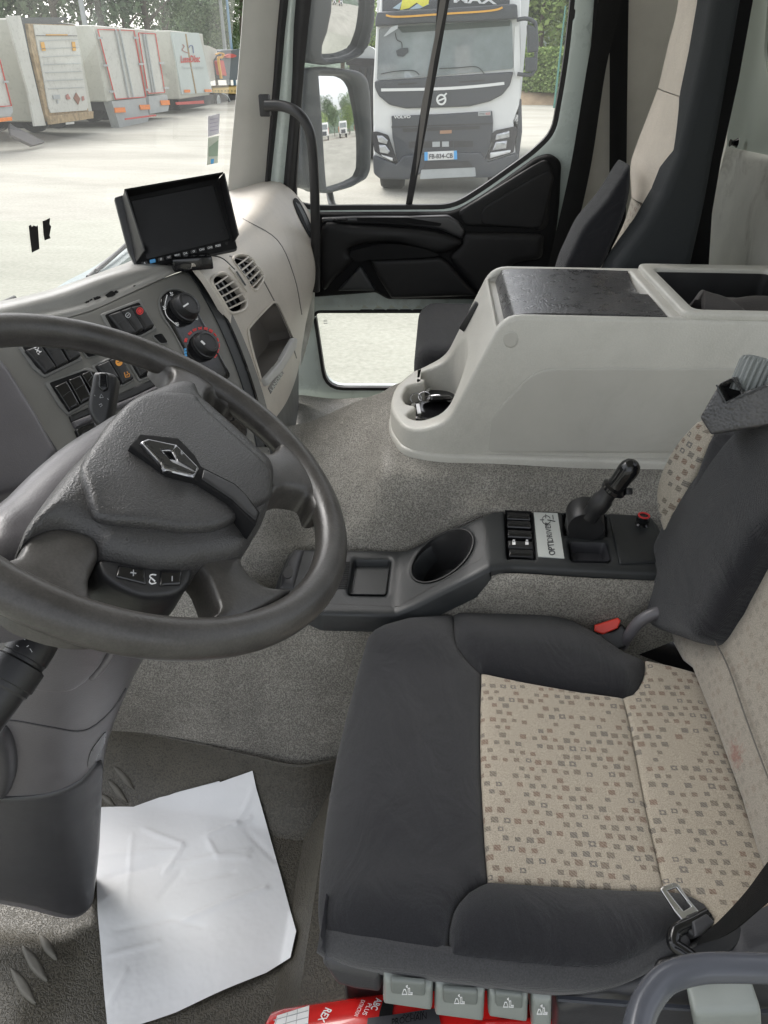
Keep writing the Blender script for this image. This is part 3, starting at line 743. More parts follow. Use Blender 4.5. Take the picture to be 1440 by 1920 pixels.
hole_tray = rc([z2(*p) for p in [(1020, 352), (1143, 356), (1160, 417), (1030, 414)]], 6)
hole_tray2 = rc([z2(*p) for p in [(296, 412), (417, 413), (402, 530), (276, 528)]], 5)
hole_btn = [z2(*p) for p in [(804, 245), (894, 250), (905, 406), (813, 402)]]
patch('base', GP, gout, M_pan, gp, th=.035, off=-0.0085, puff=.009, pw=9, res=9, holes=[hole_cup, hole_lever, hole_tray, hole_tray2, hole_btn])
D = Vector((0, 0, -1))
# cup well: real cylinder wall
def well(name, outline, depth, m, bottom=.9): return pocket(name, GP, outline, depth, m, gp, dirn=D, scale=bottom, off=0.0000, rows=4)
well('cup_well', hole_cup, .085, M_blk, .82)
well('lever_well', hole_lever, .03, M_blkm); well('coin_tray', hole_tray, .022, M_shroudd, .86); well('oddments_tray', hole_tray2, .014, M_pan, .93); well('switch_well', hole_btn, .014, M_blkm)
strip('cup_rim', GP, ell(829, 1042, 68, 36, -37, 36) + [ell(829, 1042, 68, 36, -37, 36)[0]], 2.2, M_blk, gp, off=0.0010, sm=1)
strip('panel_edge', GP, [(905, 962), (910, 985), (908, 1030), (900, 1048), (870, 1065), (762, 1128), (738, 1136), (604, 1131)], 2.4, M_blk, gp, off=0.0007)
strip('panel_edge', GP, [(762, 1037), (820, 1006), (903, 967)], 2, M_blk, gp, off=0.0007)
for q, ys in enumerate([[(808, 249), (890, 254), (893, 276), (810, 272)], [(809, 276), (893, 280), (896, 303), (811, 299)], [(811, 307), (897, 312), (899, 337), (812, 332)], [(813, 345), (900, 349), (902, 373), (814, 369)], [(815, 373), (902, 377), (904, 404), (816, 400)]]):
    b_ = patch('switch', GP, rc([z2(*p) for p in ys], 2), M_blkg if q != 3 else M_blk, gp, th=.014, off=-0.0065, puff=.008, pw=5, res=4)
    if q == 3:
        for cx in (834, 878):
            x, y = z2(cx, 358)
            patch('lock_mark', GP, [(x - 3, y - 1), (x + 3, y - 1), (x + 3, y + 4), (x - 3, y + 4)], M_white, b_, th=.0006, off=0.0023)
            patch('lock_mark', GP, [(x - 2, y - 5), (x + 2, y - 5), (x + 2, y - 1), (x + 1, y - 1), (x + 1, y - 4), (x - 1, y - 4), (x - 1, y - 1), (x - 2, y - 1)], M_white, b_, th=.0006, off=0.0023, res=3)
pl_ = patch('badge_plate', GP, [z2(*p) for p in [(901, 256), (981, 259), (1004, 411), (916, 405)]], M_plate, gp, th=.002, off=0.0023, res=12)
text('badge_letters', 'OPTI', GP, (1041, 1043), (1037, 1018), (-12, 1), M_dprint, pl_, off=0.0031, bold=.02)
text('badge_letters', 'DRIVER', GP, (1036.5, 1017), (1031, 981), (-11, 1), M_dprint, pl_, off=0.0031)
for a, b_ in [((1023, 966), (1023, 974)), ((1023, 982), (1024, 991)), ((1012, 977), (1020, 977)), ((1026, 977), (1041, 980)), ((1036, 968), (1037, 976))]:
    strip('badge_mark', GP, [a, b_], 1.3, M_dprint, pl_, off=.0031, sm=1, th=.0004)
strip('badge_mark', GP, ell(1024, 977, 8, 8, 0, 16), .9, M_dprint, pl_, off=0.0029, sm=1)
cv_ = patch('fuse_cover', GP, rc([z2(*p) for p in [(1152, 263), (1300, 272, 12), (1318, 330), (1336, 425), (1190, 429)]], 4), M_pan, gp, th=.004, off=0.0030, puff=.002, pw=4, res=9)
kc, kn = GP(*z2(1265, 300))
lathe('small_knob', kc + Vector((0, 0, .002)), (0, 0, 1), [(.016, 0), (.012, .004), (.010, .006), (.0125, .010), (.0125, .020), (.010, .022), (.008, .0215), (0, .0215)], M_blkg, gp)
ring(kc + Vector((0, 0, .0245)), .0095, (0, 0, 1), .0018, M_red, gp, 'red_ring')
# grille slots and ashtray flap
for k in range(15):
    y = 1054 + k * 3.5
    patch('grille_slot', GP, [(632 - k * .35 + 6, y), (652 - k * .35 + 4, y), (652 - k * .35 + 4, y + 1.8), (632 - k * .35 + 6, y + 1.8)], M_blkm, gp, th=.0006, off=0.0013, res=8)
patch('ashtray_flap', GP, rc([(550, 1030), (573, 1030), (552, 1106), (524, 1105), (526, 1080), (538, 1050)], 4), M_shroudd, gp, th=.01, off=-0.0065, puff=.014, pw=12, res=5)
patch('flap_thumb_rest', GP, ell(541, 1080, 9, 11, 20), M_blk, gp, th=.001, off=0.0085, res=4)
# gear lever: its own moving thing
gl = thing('gear_lever', 'short black gear lever with rounded grip leaning rearward out of the tunnel panel', 'gear lever', P(1100, 985, 'z', .6))
base = P(1097, 974, 'y', 1.135); a0 = P(1116, 955, 'y', 1.115); a1 = P(1152, 915, 'y', 1.11); a2 = P(1176, 878, 'y', 1.105)
ax = (a2 - a0).normalized()
dr = Vector((.1, 1, .1)).normalized()
lathe('pivot_drum', base - dr * .026, dr, [(0, 0), (.032, 0), (.034, .004), (.034, .052), (.030, .056), (0, .056)], M_blk, gl, seg=32)
mesh('drum_cheek', *bevelled(*g_obox(base + Vector((.002, -.0, -.018)), (.034, 0, 0), (0, .022, 0), (0, 0, .012)), w=.004), M_blk, gl)
lathe('stem', a0 - ax * .02, ax, [(0, 0), (.0165, 0), (.0165, .02), (.0185, .024), (.0185, .046), (.0155, .052), (.0155, .072), (0, .072)], M_blk, gl)
gr = lathe('grip', a1 - ax * .006, ax, [(0, -.002), (.018, -.002), (.0225, .002), (.0225, .008), (.0175, .012), (.0165, .022), (.0175, .036), (.0185, .046), (.0175, .056), (.0135, .064), (.007, .0685), (0, .0695)], M_blkg, gl)
mesh('trigger', *bevelled(*g_obox(a1 + ax * .003 + cR * .022 - cU * .008, cR * .006, cU * .006, cF * .01), w=.002), M_blk, gl)
# ================================================================== driver's seat
def cz(x, y):
    z = .50
    if x < -.05: z -= .9 * (x + .05) ** 2 * 4
    z += .012 * math.exp(-((y - .46) / .05) ** 2) + .012 * math.exp(-((y - .93) / .05) ** 2)
    z -= .008 * math.exp(-(((x - .25) / .13) ** 2 + ((y - .68) / .13) ** 2))
    return z
CS = ZF(cz)
def z5(x, y): return (560 + x / 1.6364, 1120 + y / 1.6364)
seat = thing('driver_seat', 'empty driver seat with dark bolsters and beige patterned centre panels', 'seat', (.2, .68, .1))
front = [z5(*p) for p in [(205, 108), (228, 82), (260, 66), (340, 45), (475, 34), (480, 110), (488, 140), (510, 172), (535, 198), (563, 223), (560, 330), (560, 450), (563, 560), (568, 650), (574, 760), (583, 860), (555, 872), (520, 893), (492, 925), (476, 955), (464, 1010), (462, 1060), (463, 1102), (330, 1083), (200, 1062), (70, 1040), (52, 1020), (46, 990), (44, 940), (50, 830), (62, 720), (80, 600), (103, 480), (130, 370), (165, 240)]]
far_b = [z5(*p) for p in [(475, 34), (620, 31), (720, 33), (780, 38), (850, 60), (930, 105), (1000, 155), (1068, 185), (1067, 215), (1060, 242), (1045, 270), (1028, 288), (998, 298), (860, 280), (700, 252), (563, 223), (535, 198), (510, 172), (488, 140), (480, 110)]]
near_b = [z5(*p) for p in [(583, 860), (670, 866), (760, 871), (880, 878), (1000, 885), (1115, 888), (1165, 892), (1210, 905), (1250, 928), (1282, 970), (1270, 995), (1240, 1012), (1190, 1010), (1150, 1040), (1100, 1070), (1055, 1100), (1000, 1124), (950, 1136), (900, 1142), (800, 1139), (700, 1130), (580, 1117), (463, 1102), (462, 1060), (464, 1010), (476, 955), (492, 925), (520, 893), (555, 872)]]
cen_l = [z5(*p) for p in [(563, 223), (700, 252), (860, 280), (998, 298), (1015, 365), (1030, 440), (1050, 545), (1070, 650), (1098, 770), (1125, 889), (1000, 885), (880, 878), (760, 871), (670, 866), (583, 860), (574, 760), (568, 650), (563, 560), (560, 450), (560, 330)]]
cen_r = [z5(*p) for p in [(998, 298), (1028, 288), (1045, 270), (1060, 242), (1067, 215), (1068, 185), (1140, 200), (1225, 222), (1275, 340), (1330, 500), (1390, 670), (1460, 860), (1480, 960), (1440, 1010), (1340, 1010), (1270, 995), (1282, 970), (1250, 928), (1210, 905), (1165, 892), (1125, 889), (1098, 770), (1070, 650), (1050, 545), (1030, 440), (1015, 365)]]
cush = patch('cushion_front', CS, front, M_fab, seat, th=.07, off=-.014, puff=.006, pw=14, res=11, dirn=Vector((0, 0, 1)), dome=.010, ang=60)
patch('cushion_bolster', CS, far_b, M_fab, seat, th=.10, off=-.014, puff=.006, pw=10, res=10, dirn=Vector((0, 0, 1)), dome=.022, ang=60)
patch('cushion_bolster', CS, near_b, M_fab, seat, th=.05, off=-.012, puff=.006, pw=10, res=10, dirn=Vector((0, 0, 1)), dome=.014, ang=60)
patch('cushion_centre', CS, cen_l, M_pat, seat, th=.02, off=-.010, puff=.004, pw=7, res=11, dome=.004, ang=60)
patch('cushion_centre', CS, cen_r, M_pat, seat, th=.02, off=-.010, puff=.004, pw=7, res=11, dome=.004, ang=60)
# side band under the near seam
top = [z5(*p) for p in [(62, 1039), (90, 1044), (130, 1051), (200, 1063), (330, 1083), (463, 1103), (580, 1118), (700, 1131), (800, 1140), (900, 1143), (1000, 1125), (1100, 1072), (1190, 1010)]]
bot = [z5(*p) for p in [(56, 1085), (86, 1114), (126, 1130), (180, 1145), (300, 1166), (420, 1182), (550, 1198), (680, 1212), (790, 1221), (900, 1210), (1000, 1180), (1085, 1138), (1200, 1060)]]
rows = [[], [], [], []]
for (a, b_) in zip(top, bot):
    p = CS(*a)[0]; yb = p.y - .012
    q = P(*b_, 'y', yb + .006)
    m1 = p.lerp(q, .45) + Vector((0, -.010, 0))
    rows[0].append(p + Vector((0, .012, -.002))); rows[1].append(p + Vector((0, -.001, -.004))); rows[2].append(m1); rows[3].append(q)
net('side_band', rows, M_fabs, seat, nu=5, nv=4, th=.012, ang=70)
# seat pan, plinth and control pod
mesh('seat_pan', *bevelled(*g_box(-.09, .50, .47, .93, .36, .43), w=.01), M_shroudd, seat)
mesh('plinth', *bevelled(*g_box(-.10, .55, .52, .90, .02, .36), w=.02), M_blk, seat)
SP = AX('y', .402)
def z6(x, y): return (480 + x / 2.3226, 1760 + y / 2.3226)
patch('corner_cover', SP, rc([z6(*p) for p in [(268, 40), (300, 90), (550, 140), (547, 247), (430, 232), (345, 208), (300, 140)]], 7), M_shroudd, seat, th=.05, off=-.014, puff=.016, pw=14, res=6)
for nm, pts, lb in [('adjuster', [(556, 130), (772, 170), (768, 285), (553, 254)], 'second'), ('adjuster', [(780, 165), (997, 195), (991, 332), (777, 304)], ''), ('adjuster', [(1012, 195), (1184, 215), (1181, 336), (1009, 310)], ''), ('adjuster', [(1197, 220), (1287, 225), (1284, 371), (1196, 366)], '')]:
    a = patch(nm, SP, rc([z6(*p) for p in pts], 5), M_lever, seat, th=.04, off=.0, puff=.010, pw=9, res=5)
    cx = sum(p[0] for p in pts) / 4; cy = sum(p[1] for p in pts) / 4 - 42
    wd = (pts[1][0] - pts[0][0])
    if wd > 120:
        patch('button_face', SP, rc([z6(cx - wd * .34, cy - 40), z6(cx + wd * .36, cy - 28), z6(cx + wd * .35, cy + 32), z6(cx - wd * .33, cy + 20)], 5), mat('button_grey', (.15, .165, .155), .45) if nm not in bpy.data.materials else None, a, th=.002, off=.0105, puff=.003, pw=4, res=4)
    x, y = z6(cx, cy + 8)
    for pl2 in ([(x - 7, y - 5), (x - 4, y - 5), (x - 1, y + 4), (x - 10, y + 4)], [(x + 1, y - 7), (x + 4, y - 8), (x + 4, y + 1), (x + 9, y + 1), (x + 9, y + 4), (x + 1, y + 4)], [(x - 3, y - 11), (x, y - 13), (x, y - 9)]):
        strip('pictogram', SP, pl2 + [pl2[0]], 1.0, M_white, a, off=.0142, sm=1)
patch('side_cover', AX('y', .43), rc([(1040, 1869), (1120, 1850), (1215, 1828), (1300, 1806), (1400, 1778), (1480, 1740), (1480, 1990), (1040, 1990)], 8), M_shroudd, seat, th=.03, off=0, puff=.012, pw=12, res=12)
strip('cover_ridge', AX('y', .41), [(1045, 1872), (1200, 1884), (1330, 1893), (1480, 1900)], 5, M_tube, seat, off=.002, th=.004)
patch('recline_lever', AX('y', .375), rc([(1296, 1884), (1424, 1880), (1430, 1990), (1316, 1990)], 8), M_lever, seat, th=.02, off=0, puff=.008, pw=8, res=8)
# backrest
BPN = Vector((-1, 0, .22)); BP = Pl((.452, .7, .5), BPN)
ext = lambda pts: pts
patch('backrest_centre', BP, [(1258, 1170), (1300, 1190), (1360, 1195), (1400, 1150), (1440, 1060), (1560, 1000), (1620, 1900), (1440, 1640), (1398, 1500), (1350, 1370), (1303, 1254), (1285, 1240), (1268, 1210)], mat_pattern('back_cloth', (.31, .28, .235), 'YZ', 60, .32, stain=tuple(BP(1397, 1420)[0] + BPN.normalized() * .018 - Vector((.2, .68, .1)))), seat, th=.09, off=0, puff=.008, pw=12, res=14, dome=.01, ang=60)
strip('seam', BP, [(1372, 1208), (1400, 1262), (1440, 1370), (1500, 1520)], 2, M_pocket, seat, off=.028, th=.001)
patch('backrest_bolster', BP, cr([(1480, 760), (1442, 806), (1400, 848), (1345, 908), (1296, 975), (1262, 1040), (1245, 1095), (1244, 1150), (1262, 1182), (1308, 1200), (1352, 1214), (1376, 1206), (1402, 1165), (1440, 1100), (1500, 1010), (1640, 900), (1640, 720)], 5), M_fab, seat, th=.07, off=.03, puff=.022, pw=22, res=12, dome=.018, ang=60)
SB = Pl((.452, .99, .62), (-.5, -.62, .25))
patch('backrest_side', Pl((.46, 1.01, .62), (-.85, -.4, .2)), cr([(1318, 788), (1334, 806), (1352, 822), (1335, 850), (1300, 915), (1270, 975), (1262, 1010), (1250, 1000), (1240, 968), (1235, 930), (1242, 893), (1262, 850), (1288, 815)], 4), M_pat_side if 'M_pat_side' in globals() else mat_pattern('side_pattern', (.33, .30, .25), 'YZ', 58), seat, th=.05, off=0, puff=.012, pw=12, res=8, ang=60)
patch('backrest_side', Pl((.45, 1.0, .62), (-.85, -.45, .2)), cr([(1340, 812), (1378, 806), (1420, 798), (1480, 780), (1470, 860), (1400, 900), (1330, 960), (1300, 1010), (1262, 1040), (1254, 1008), (1268, 980), (1300, 910)], 4), M_fab, seat, th=.05, off=-.004, puff=.012, pw=12, res=8, ang=60)
# folded armrest hinge with a ribbed knob on top
SH = Pl(P(1370, 770, 'y', .97), (-.55, -.75, .3))
patch('armrest_bracket', SH, rc([(1317, 782), (1354, 718), (1380, 706, 2), (1397, 735), (1440, 720), (1500, 690), (1500, 790), (1440, 799), (1338, 815)], 5), M_lid, seat, th=.07, off=.01, puff=.010, pw=6, res=8, holes=[rc([(1353, 726), (1377, 712), (1393, 738), (1368, 752)], 2)])
patch('bracket_shade', SH, rc([(1352, 725), (1378, 711), (1395, 738), (1367, 754)], 2), M_blkm, seat, th=.001, off=-.012, res=8)  # dark patch behind the opening, painting the shade inside it
strip('bracket_edge', SH, [(1351, 722), (1368, 754), (1398, 742), (1442, 722)], 3, M_pan, seat, off=.024, sm=1)
kc = P(1420, 704, 'y', 1.0)
kax = (cU * .9 + cR * .28 - cF * .25).normalized()
pr = [(0, -.028), (.030, -.028), (.031, -.02), (.031, .016), (.029, .021), (.022, .024), (0, .024)]
vs, fs = g_lathe(kc, kax, pr, 72)
for i in range(len(pr)):
    for k in range(72):
        if i in (1, 2, 3, 4) and k % 3 == 0:
            v = Vector(vs[i * 72 + k]); rad = (v - kc) - kax * (v - kc).dot(kax); vs[i * 72 + k] = v - rad * .08
mesh('ribbed_knob', vs, fs, mat('knob_grey', (.17, .185, .18), .35), seat, ang=15)
# rear hinge shell between cushion and backrest
patch('hinge_shell', Pl(P(1220, 1200, 'y', .99), (-.3, -.8, .5)), cr([(1166, 1217), (1180, 1190), (1205, 1160), (1250, 1140), (1300, 1130), (1330, 1260), (1300, 1270), (1220, 1240), (1190, 1228)], 4), M_blkg, seat, th=.02, off=-.02, res=8)
tube('hinge_rail', [P(x, y, 'y', .965) for x, y in [(1168, 1216), (1180, 1190), (1200, 1165), (1228, 1150), (1262, 1143)]], [.006, .010, .011, .011, .01], M_shroud, seat, seg=10)

# belt buckle, seat belt and the grey tube by the door
bk = thing('belt_buckle', 'black seat belt buckle with red release button behind the cushion', 'buckle', P(1145, 1200, 'y', 1.0))
BU = Pl(P(1147, 1176, 'y', .985), (-.2, -.7, .65))
patch('housing', BU, rc([(1118, 1186), (1152, 1182), (1165, 1170), (1182, 1186), (1176, 1212), (1150, 1222), (1120, 1205)], 3), M_blk, bk, th=.025, puff=.004, pw=5, res=5)
patch('release_button', BU, rc([(1114, 1172), (1158, 1158), (1164, 1164), (1158, 1178), (1130, 1190), (1114, 1184)], 2), M_redp, bk, th=.004, off=.006, puff=.003, pw=3, res=4)
belt = thing('seat_belt', 'black driver seat belt with steel tongue resting on the near cushion bolster', 'seat belt', P(1320, 1740, 'z', .5))
def z7(x, y): return (1100 + x / 4.235, 1600 + y / 4.235)
TP = Pl(P(1275, 1700, 'z', .535), (-.1, -.25, 1))
patch('tongue', TP, rc([z7(*p) for p in [(585, 288), (602, 262), (690, 232), (728, 246), (815, 372), (892, 462), (962, 492), (900, 560), (770, 588), (755, 530), (690, 450)]], 2), M_steel, belt, th=.0025, off=0, puff=.001, pw=2, res=4, holes=[rc([z7(*p) for p in [(640, 298), (712, 272), (828, 425), (770, 460)]], 1)])
patch('tongue_cover', TP, rc([z7(*p) for p in [(780, 505), (870, 465), (1000, 560), (930, 640), (830, 680), (760, 600)]], 4), M_blk, belt, th=.008, off=.004, puff=.005, pw=6, res=5)
patch('tongue_cover', TP, rc([z7(*p) for p in [(815, 565), (935, 500), (1000, 570), (890, 660), (840, 690)]], 3), M_shroudd, belt, th=.003, off=.010, puff=.004, pw=5, res=5)
tube('guide_loop', [TP(*z7(*p))[0] + Vector((0, 0, .004)) for p in [(960, 500), (850, 560), (720, 620), (688, 670), (690, 740), (760, 790), (845, 850)]], .0075, M_blkg, belt, seg=10)
patch('retractor', Pl(P(1340, 1770, 'z', .51), (-.1, -.4, 1)), rc([z7(*p) for p in [(860, 700), (1000, 600), (1150, 540), (1270, 590), (1275, 680), (1150, 790), (960, 880), (800, 930), (620, 960), (520, 900), (560, 830), (700, 810)]], 8), M_blk, belt, th=.03, off=-.006, puff=.01, pw=9, res=6)
nw = []
for a, b_, z in [((1306, 1772), (1318, 1752), .53), ((1340, 1762), (1352, 1722), .545), ((1380, 1740), (1398, 1672), .57), ((1440, 1690), (1440, 1615), .62), ((1520, 1630), (1500, 1540), .68)]:
    p, q = P(*a, 'z', z), P(*b_, 'z', z + .012); nw.append([p, p.lerp(q, .5) + Vector((0, 0, .002)), q])
net('webbing', nw, M_belt, belt, nu=3, nv=6, th=.0015)
tb = tag(tube('grab_tube', [P(1190, 1990, 'z', .60), P(1196, 1930, 'z', .60), P(1212, 1880, 'z', .60), P(1246, 1838, 'z', .60), P(1300, 1818, 'z', .60), P(1370, 1814, 'z', .60), P(1520, 1818, 'z', .60)], .0135, M_tube, seg=16), 'curved smooth grey tube at the bottom right corner beside the seat', 'handle tube')

# fire extinguisher lying under the seat edge
e0, e1 = P(500, 1984, 'z', .10), P(860, 1930, 'z', .12)
exa = (e1 - e0).normalized(); er = .058
xt = thing('fire_extinguisher', 'red fire extinguisher with white label strapped beneath the seat edge', 'fire extinguisher', (e0 + e1) / 2)
L_ = .34
cyl = lathe('cylinder', e0, exa, [(0, -.004), (er * .7, -.002), (er * .95, .01), (er, .03), (er, L_), (er * .9, L_ + .03), (er * .5, L_ + .05), (.02, L_ + .055), (.02, L_ + .075), (0, L_ + .075)], M_ext, xt, seg=48, ang=50)
XS = BV(cyl)
patch('label', XS, [(520, 1905), (580, 1886), (575, 1960), (500, 1960)], M_white, xt, th=.0004, off=.0008, res=6)
for k in range(3): strip('label_line', XS, [(520 + k * 19, 1908 - k * 7), (508 + k * 22, 1955)], 1, M_whited, xt, off=.0012, sm=1)
for k in range(3): strip('label_line', XS, [(513, 1914 + k * 13), (545, 1905 + k * 12), (578, 1896 + k * 12)], 1, M_whited, xt, off=.0012)
text('lettering', 'REX', XS, (611, 1890), (596, 1914), (12, 5), M_white, xt, off=.001, bold=.02)
text('lettering', 'EXTINCTION', XS, (678, 1876), (664, 1905), (7, 2), M_white, xt, off=.001); text('lettering', 'PLUS', XS, (690, 1882), (679, 1903), (8, 2), M_white, xt, off=.001)
text('lettering', 'ABC', XS, (706, 1872), (695, 1893), (12, 3), M_white, xt, off=.001, bold=.02)
patch('strap', XS, [(722, 1868), (741, 1866), (736, 1900), (735, 1960), (704, 1960), (712, 1900)], M_belt, xt, th=.002, off=.003, res=6)
lb = patch('service_label', XS, [(690, 1912), (735, 1906), (820, 1893), (835, 1960), (684, 1960)], M_shroudd, xt, th=.0006, off=.0045, res=6)
text('lettering', 'PROCHAIN', XS, (735, 1925), (800, 1913), (0, -12), M_blkm, lb, off=.0052); text('lettering', 'AVR MAI', XS, (755, 1910), (795, 1903), (0, -5), M_blkm, lb, off=.0052)
lathe('valve_neck', e0 + exa * (L_ + .06), exa, [(0, 0), (.014, 0), (.014, .03), (0, .03)], M_brass, xt)
patch('valve_cover', Pl(P(960, 1920, 'z', .17), (0, -.4, 1)), rc([(880, 1918), (905, 1908), (1010, 1905), (1060, 1915), (1060, 1990), (870, 1990)], 6), M_ext, xt, th=.03, puff=.01, pw=8, res=8)
# ================================================================== dashboard
dash = thing('dashboard', 'grey and beige moulded dashboard with switch banks, heater knobs and twin air vents', 'dashboard', (-.45, 1.4, .6))
CPN = Vector((.7286, -.2367, .6428)); CP = Pl((-.49, 1.42, .99), CPN)
def zd(x, y): return (x / 3, 480 + y / 3)            # from the enlarged view of the switch panel
def zf(x, y): return (180 + x / 3.273, 300 + y / 3.273)
# passenger side body
def row(pts, ys): return [P(x, y, 'y', yy) for (x, y), yy in zip(pts, ys)]
ys = [1.40, 1.62, 1.92, 2.15, 2.27]
drows = [row([(215, 540), (300, 470), (385, 398), (428, 358), (440, 345)], [1.75, 1.9, 2.1, 2.2, 2.27]),
         row([(300, 505), (372, 455), (432, 392), (462, 352), (478, 340)], [1.55, 1.75, 2.0, 2.2, 2.27]),
         row([(352, 492), (420, 448), (478, 392), (507, 352), (522, 342)], ys),
         row([(374, 508), (446, 466), (505, 418), (536, 372), (550, 362)], ys),
         row([(400, 545), (475, 510), (536, 462), (570, 418), (582, 405)], ys),
         row([(432, 605), (500, 570), (560, 520), (590, 472), (600, 455)], ys),
         row([(462, 670), (522, 632), (570, 570), (592, 520), (601, 500)], ys),
         row([(486, 735), (535, 690), (568, 620), (582, 565), (590, 545)], ys),
         row([(505, 800), (540, 748), (560, 690), (566, 640), (570, 620)], ys)]
bd = net('passenger_body', drows, M_dash, dash, nu=6, nv=6, th=.012, ang=75)
DS = BV(bd)
pk = cr([zf(*p) for p in [(932, 1050), (945, 1020), (1065, 890), (1090, 876), (1112, 885), (1150, 955), (1208, 1090), (1110, 1235), (1012, 1352), (985, 1270), (955, 1160)]], 3)
v1 = [(700, 735), (725, 700), (785, 688), (850, 740), (905, 820), (935, 875), (915, 925), (845, 950), (810, 930), (770, 860), (725, 790)]
v2 = [(833, 605), (865, 578), (930, 583), (985, 640), (1030, 710), (1028, 745), (985, 805), (955, 790), (920, 730), (870, 665)]
def shrink(o, k): c = sum((Vector(p) for p in o), Vector((0, 0))) / len(o); return [tuple((Vector(p) - c) * k + c) for p in o]
def cutter(o, up, dn):
    o = resample(o, 8); pr = [DS(*p) for p in o]; n = sum((q[1] for q in pr), Vector()).normalized(); m = len(o)
    vs = [p + n * up for p, _ in pr] + [p - n * dn for p, _ in pr]
    return vs, [list(range(m))[::-1], [m + k for k in range(m)]] + [(k, (k + 1) % m, m + (k + 1) % m, m + k) for k in range(m)]
cuts = [cutter(pk, .05, .05)] + [cutter(shrink(cr([zf(*p) for p in v], 4), .86), .03, .03) for v in (v1, v2)]
nv_, nf_ = bool_mesh(solidify(*g_net(drows, 6, 6), .012), cuts)
bpy.data.objects.remove(bd); bd = mesh('passenger_body', nv_, nf_, M_dash, dash, ang=60)
# end cap towards the door, with the slim side vent
cap = [row([(522, 342), (550, 362), (582, 405), (600, 455), (601, 500), (590, 545), (570, 620)], [2.27] * 7), row([(505, 365), (530, 385), (560, 425), (580, 470), (584, 510), (576, 550), (560, 620)], [2.30] * 7)]
net('end_cap', cap, M_dash, dash, nu=5, nv=3, th=.005)
strip('seam', DS, [(430, 480), (475, 500), (512, 560), (540, 620), (556, 672)], 1.6, M_pocket, dash, off=.0008)
strip('seam', DS, [(455, 410), (520, 450), (552, 520), (566, 590)], 1.2, M_pocket, dash, off=.0008)
# dash top running to the windscreen
WSB = [(-140, 640, -1.0, 'x'), (33, 580, -.98, 'x'), (77, 567, -.97, 'x'), (187, 533, -.94, 'x'), (250, 497, -.90, 'x'), (330, 440, -.80, 'x'), (405, 385, -.68, 'x')]
top_r = [[P(x, y, a, v) for x, y, v, a in WSB],
         [CP(-140, 650)[0] + Vector((-.09, 0, .015)), CP(0, 608)[0] + Vector((-.09, .0, .012)), CP(70, 590)[0] + Vector((-.09, 0, .012)), CP(170, 565)[0] + Vector((-.08, .02, .012)), CP(250, 530)[0] + Vector((-.07, .03, .01)), CP(310, 506)[0] + Vector((-.06, .05, .004)), CP(352, 496)[0] + Vector((-.05, .09, -.002))],
         [CP(-140, 660)[0] + Vector((-.01, 0, .004)), CP(0, 622)[0] + Vector((-.01, 0, .006)), CP(70, 601)[0] + Vector((-.01, 0, .006)), CP(170, 574)[0] + Vector((-.01, 0, .005)), CP(250, 538)[0] + Vector((-.01, 0, .004)), CP(315, 510)[0] + Vector((-.005, 0, .003)), CP(352, 499)[0]],
         [CP(-140, 672)[0], CP(0, 634)[0], CP(72, 610)[0], CP(172, 581)[0], CP(252, 545)[0], CP(318, 516)[0], CP(353, 503)[0] - CPN * .005]]
net('dash_top', top_r, mat('dash_top_grey', (.27, .265, .25), .36, var=.08, bump=.3, bs=400, kind='grain', bd=.0005), dash, nu=5, nv=5, th=.008, ang=70)
# centre panel facing the driver
cp_o = rc([(-90, 690), (-20, 640), (70, 609), (170, 580), (250, 544), (318, 515), (352, 503, 8), (372, 514), (400, 560), (448, 655), (486, 760), (512, 860), (470, 940), (300, 1000), (120, 960), (78, 880), (30, 800), (0, 745), (-40, 700)], 5)
patch('centre_panel', CP, cp_o, M_cpan, dash, th=.03, off=-.006, puff=.006, pw=9, res=16)
# trim bands on its right edge
def band(name, off, w_, m, o):
    pts = [(352, 500), (372, 515), (398, 558), (430, 620), (458, 690), (480, 762), (496, 838)]
    strip(name, CP, [(x + off, y) for x, y in pts], w_, m, dash, th=.006, off=o)
band('trim_band', -8, 15, M_pan, .003); band('trim_line', 2, 3.5, M_blkg, .005); band('trim_band', 11, 13, M_cpan, .003)
# binnacle cheek on the far left
patch('binnacle', CP, rc([(-200, 640), (-20, 672), (6, 700), (60, 788), (98, 858), (60, 920), (-200, 990)], 10), M_shroud, dash, th=.03, off=.012, puff=.012, pw=14, res=16)
strip('binnacle_edge', CP, [(-8, 690), (6, 706), (58, 790), (104, 862)], 4, M_shroudd, dash, off=.014)
# heater knobs in a black capsule
caps = [zd(*p) for p in [(905, 290), (903, 250), (925, 215), (965, 196), (1010, 200), (1050, 225), (1095, 290), (1150, 390), (1205, 500), (1250, 590), (1290, 680), (1210, 700), (1120, 640), (1050, 560), (980, 440), (925, 340)]]
patch('heater_fascia', CP, cr(caps, 4), M_blkg, dash, th=.004, off=.0015, puff=.0015, pw=3, res=8)
strip('fascia_ring', CP, [zd(*p) for p in [(1040, 560), (980, 440), (915, 345), (895, 290), (893, 250), (920, 205), (965, 186), (1015, 190), (1060, 222), (1110, 300)]], 3, M_cframe, dash, off=.002)
def knob(cx, cy, rpx, px_, h, ang):
    c, n = CP(cx, cy); r = (CP(cx + rpx, cy)[0] - c).length
    k = lathe('heater_knob', c + n * .002, n, [(r * 1.0, 0), (r * 1.0, h * .35), (r * .93, h * .4), (r * .86, h * .85), (r * .80, h), (r * .62, h * 1.02), (r * .60, h * .97), (0, h * .97)], M_blk, dash, seg=40)
    tp = Pl(c + n * (h * .985 + .003), n)
    q0 = Vector(px_[0]); q1 = Vector(px_[1])
    strip('pointer', tp, [tuple(q0), tuple(q1)], 3, M_white, k, off=.0006, sm=1)
    return k
knob(341, 583, 21, ((344, 575), (353, 569)), .026, 0)
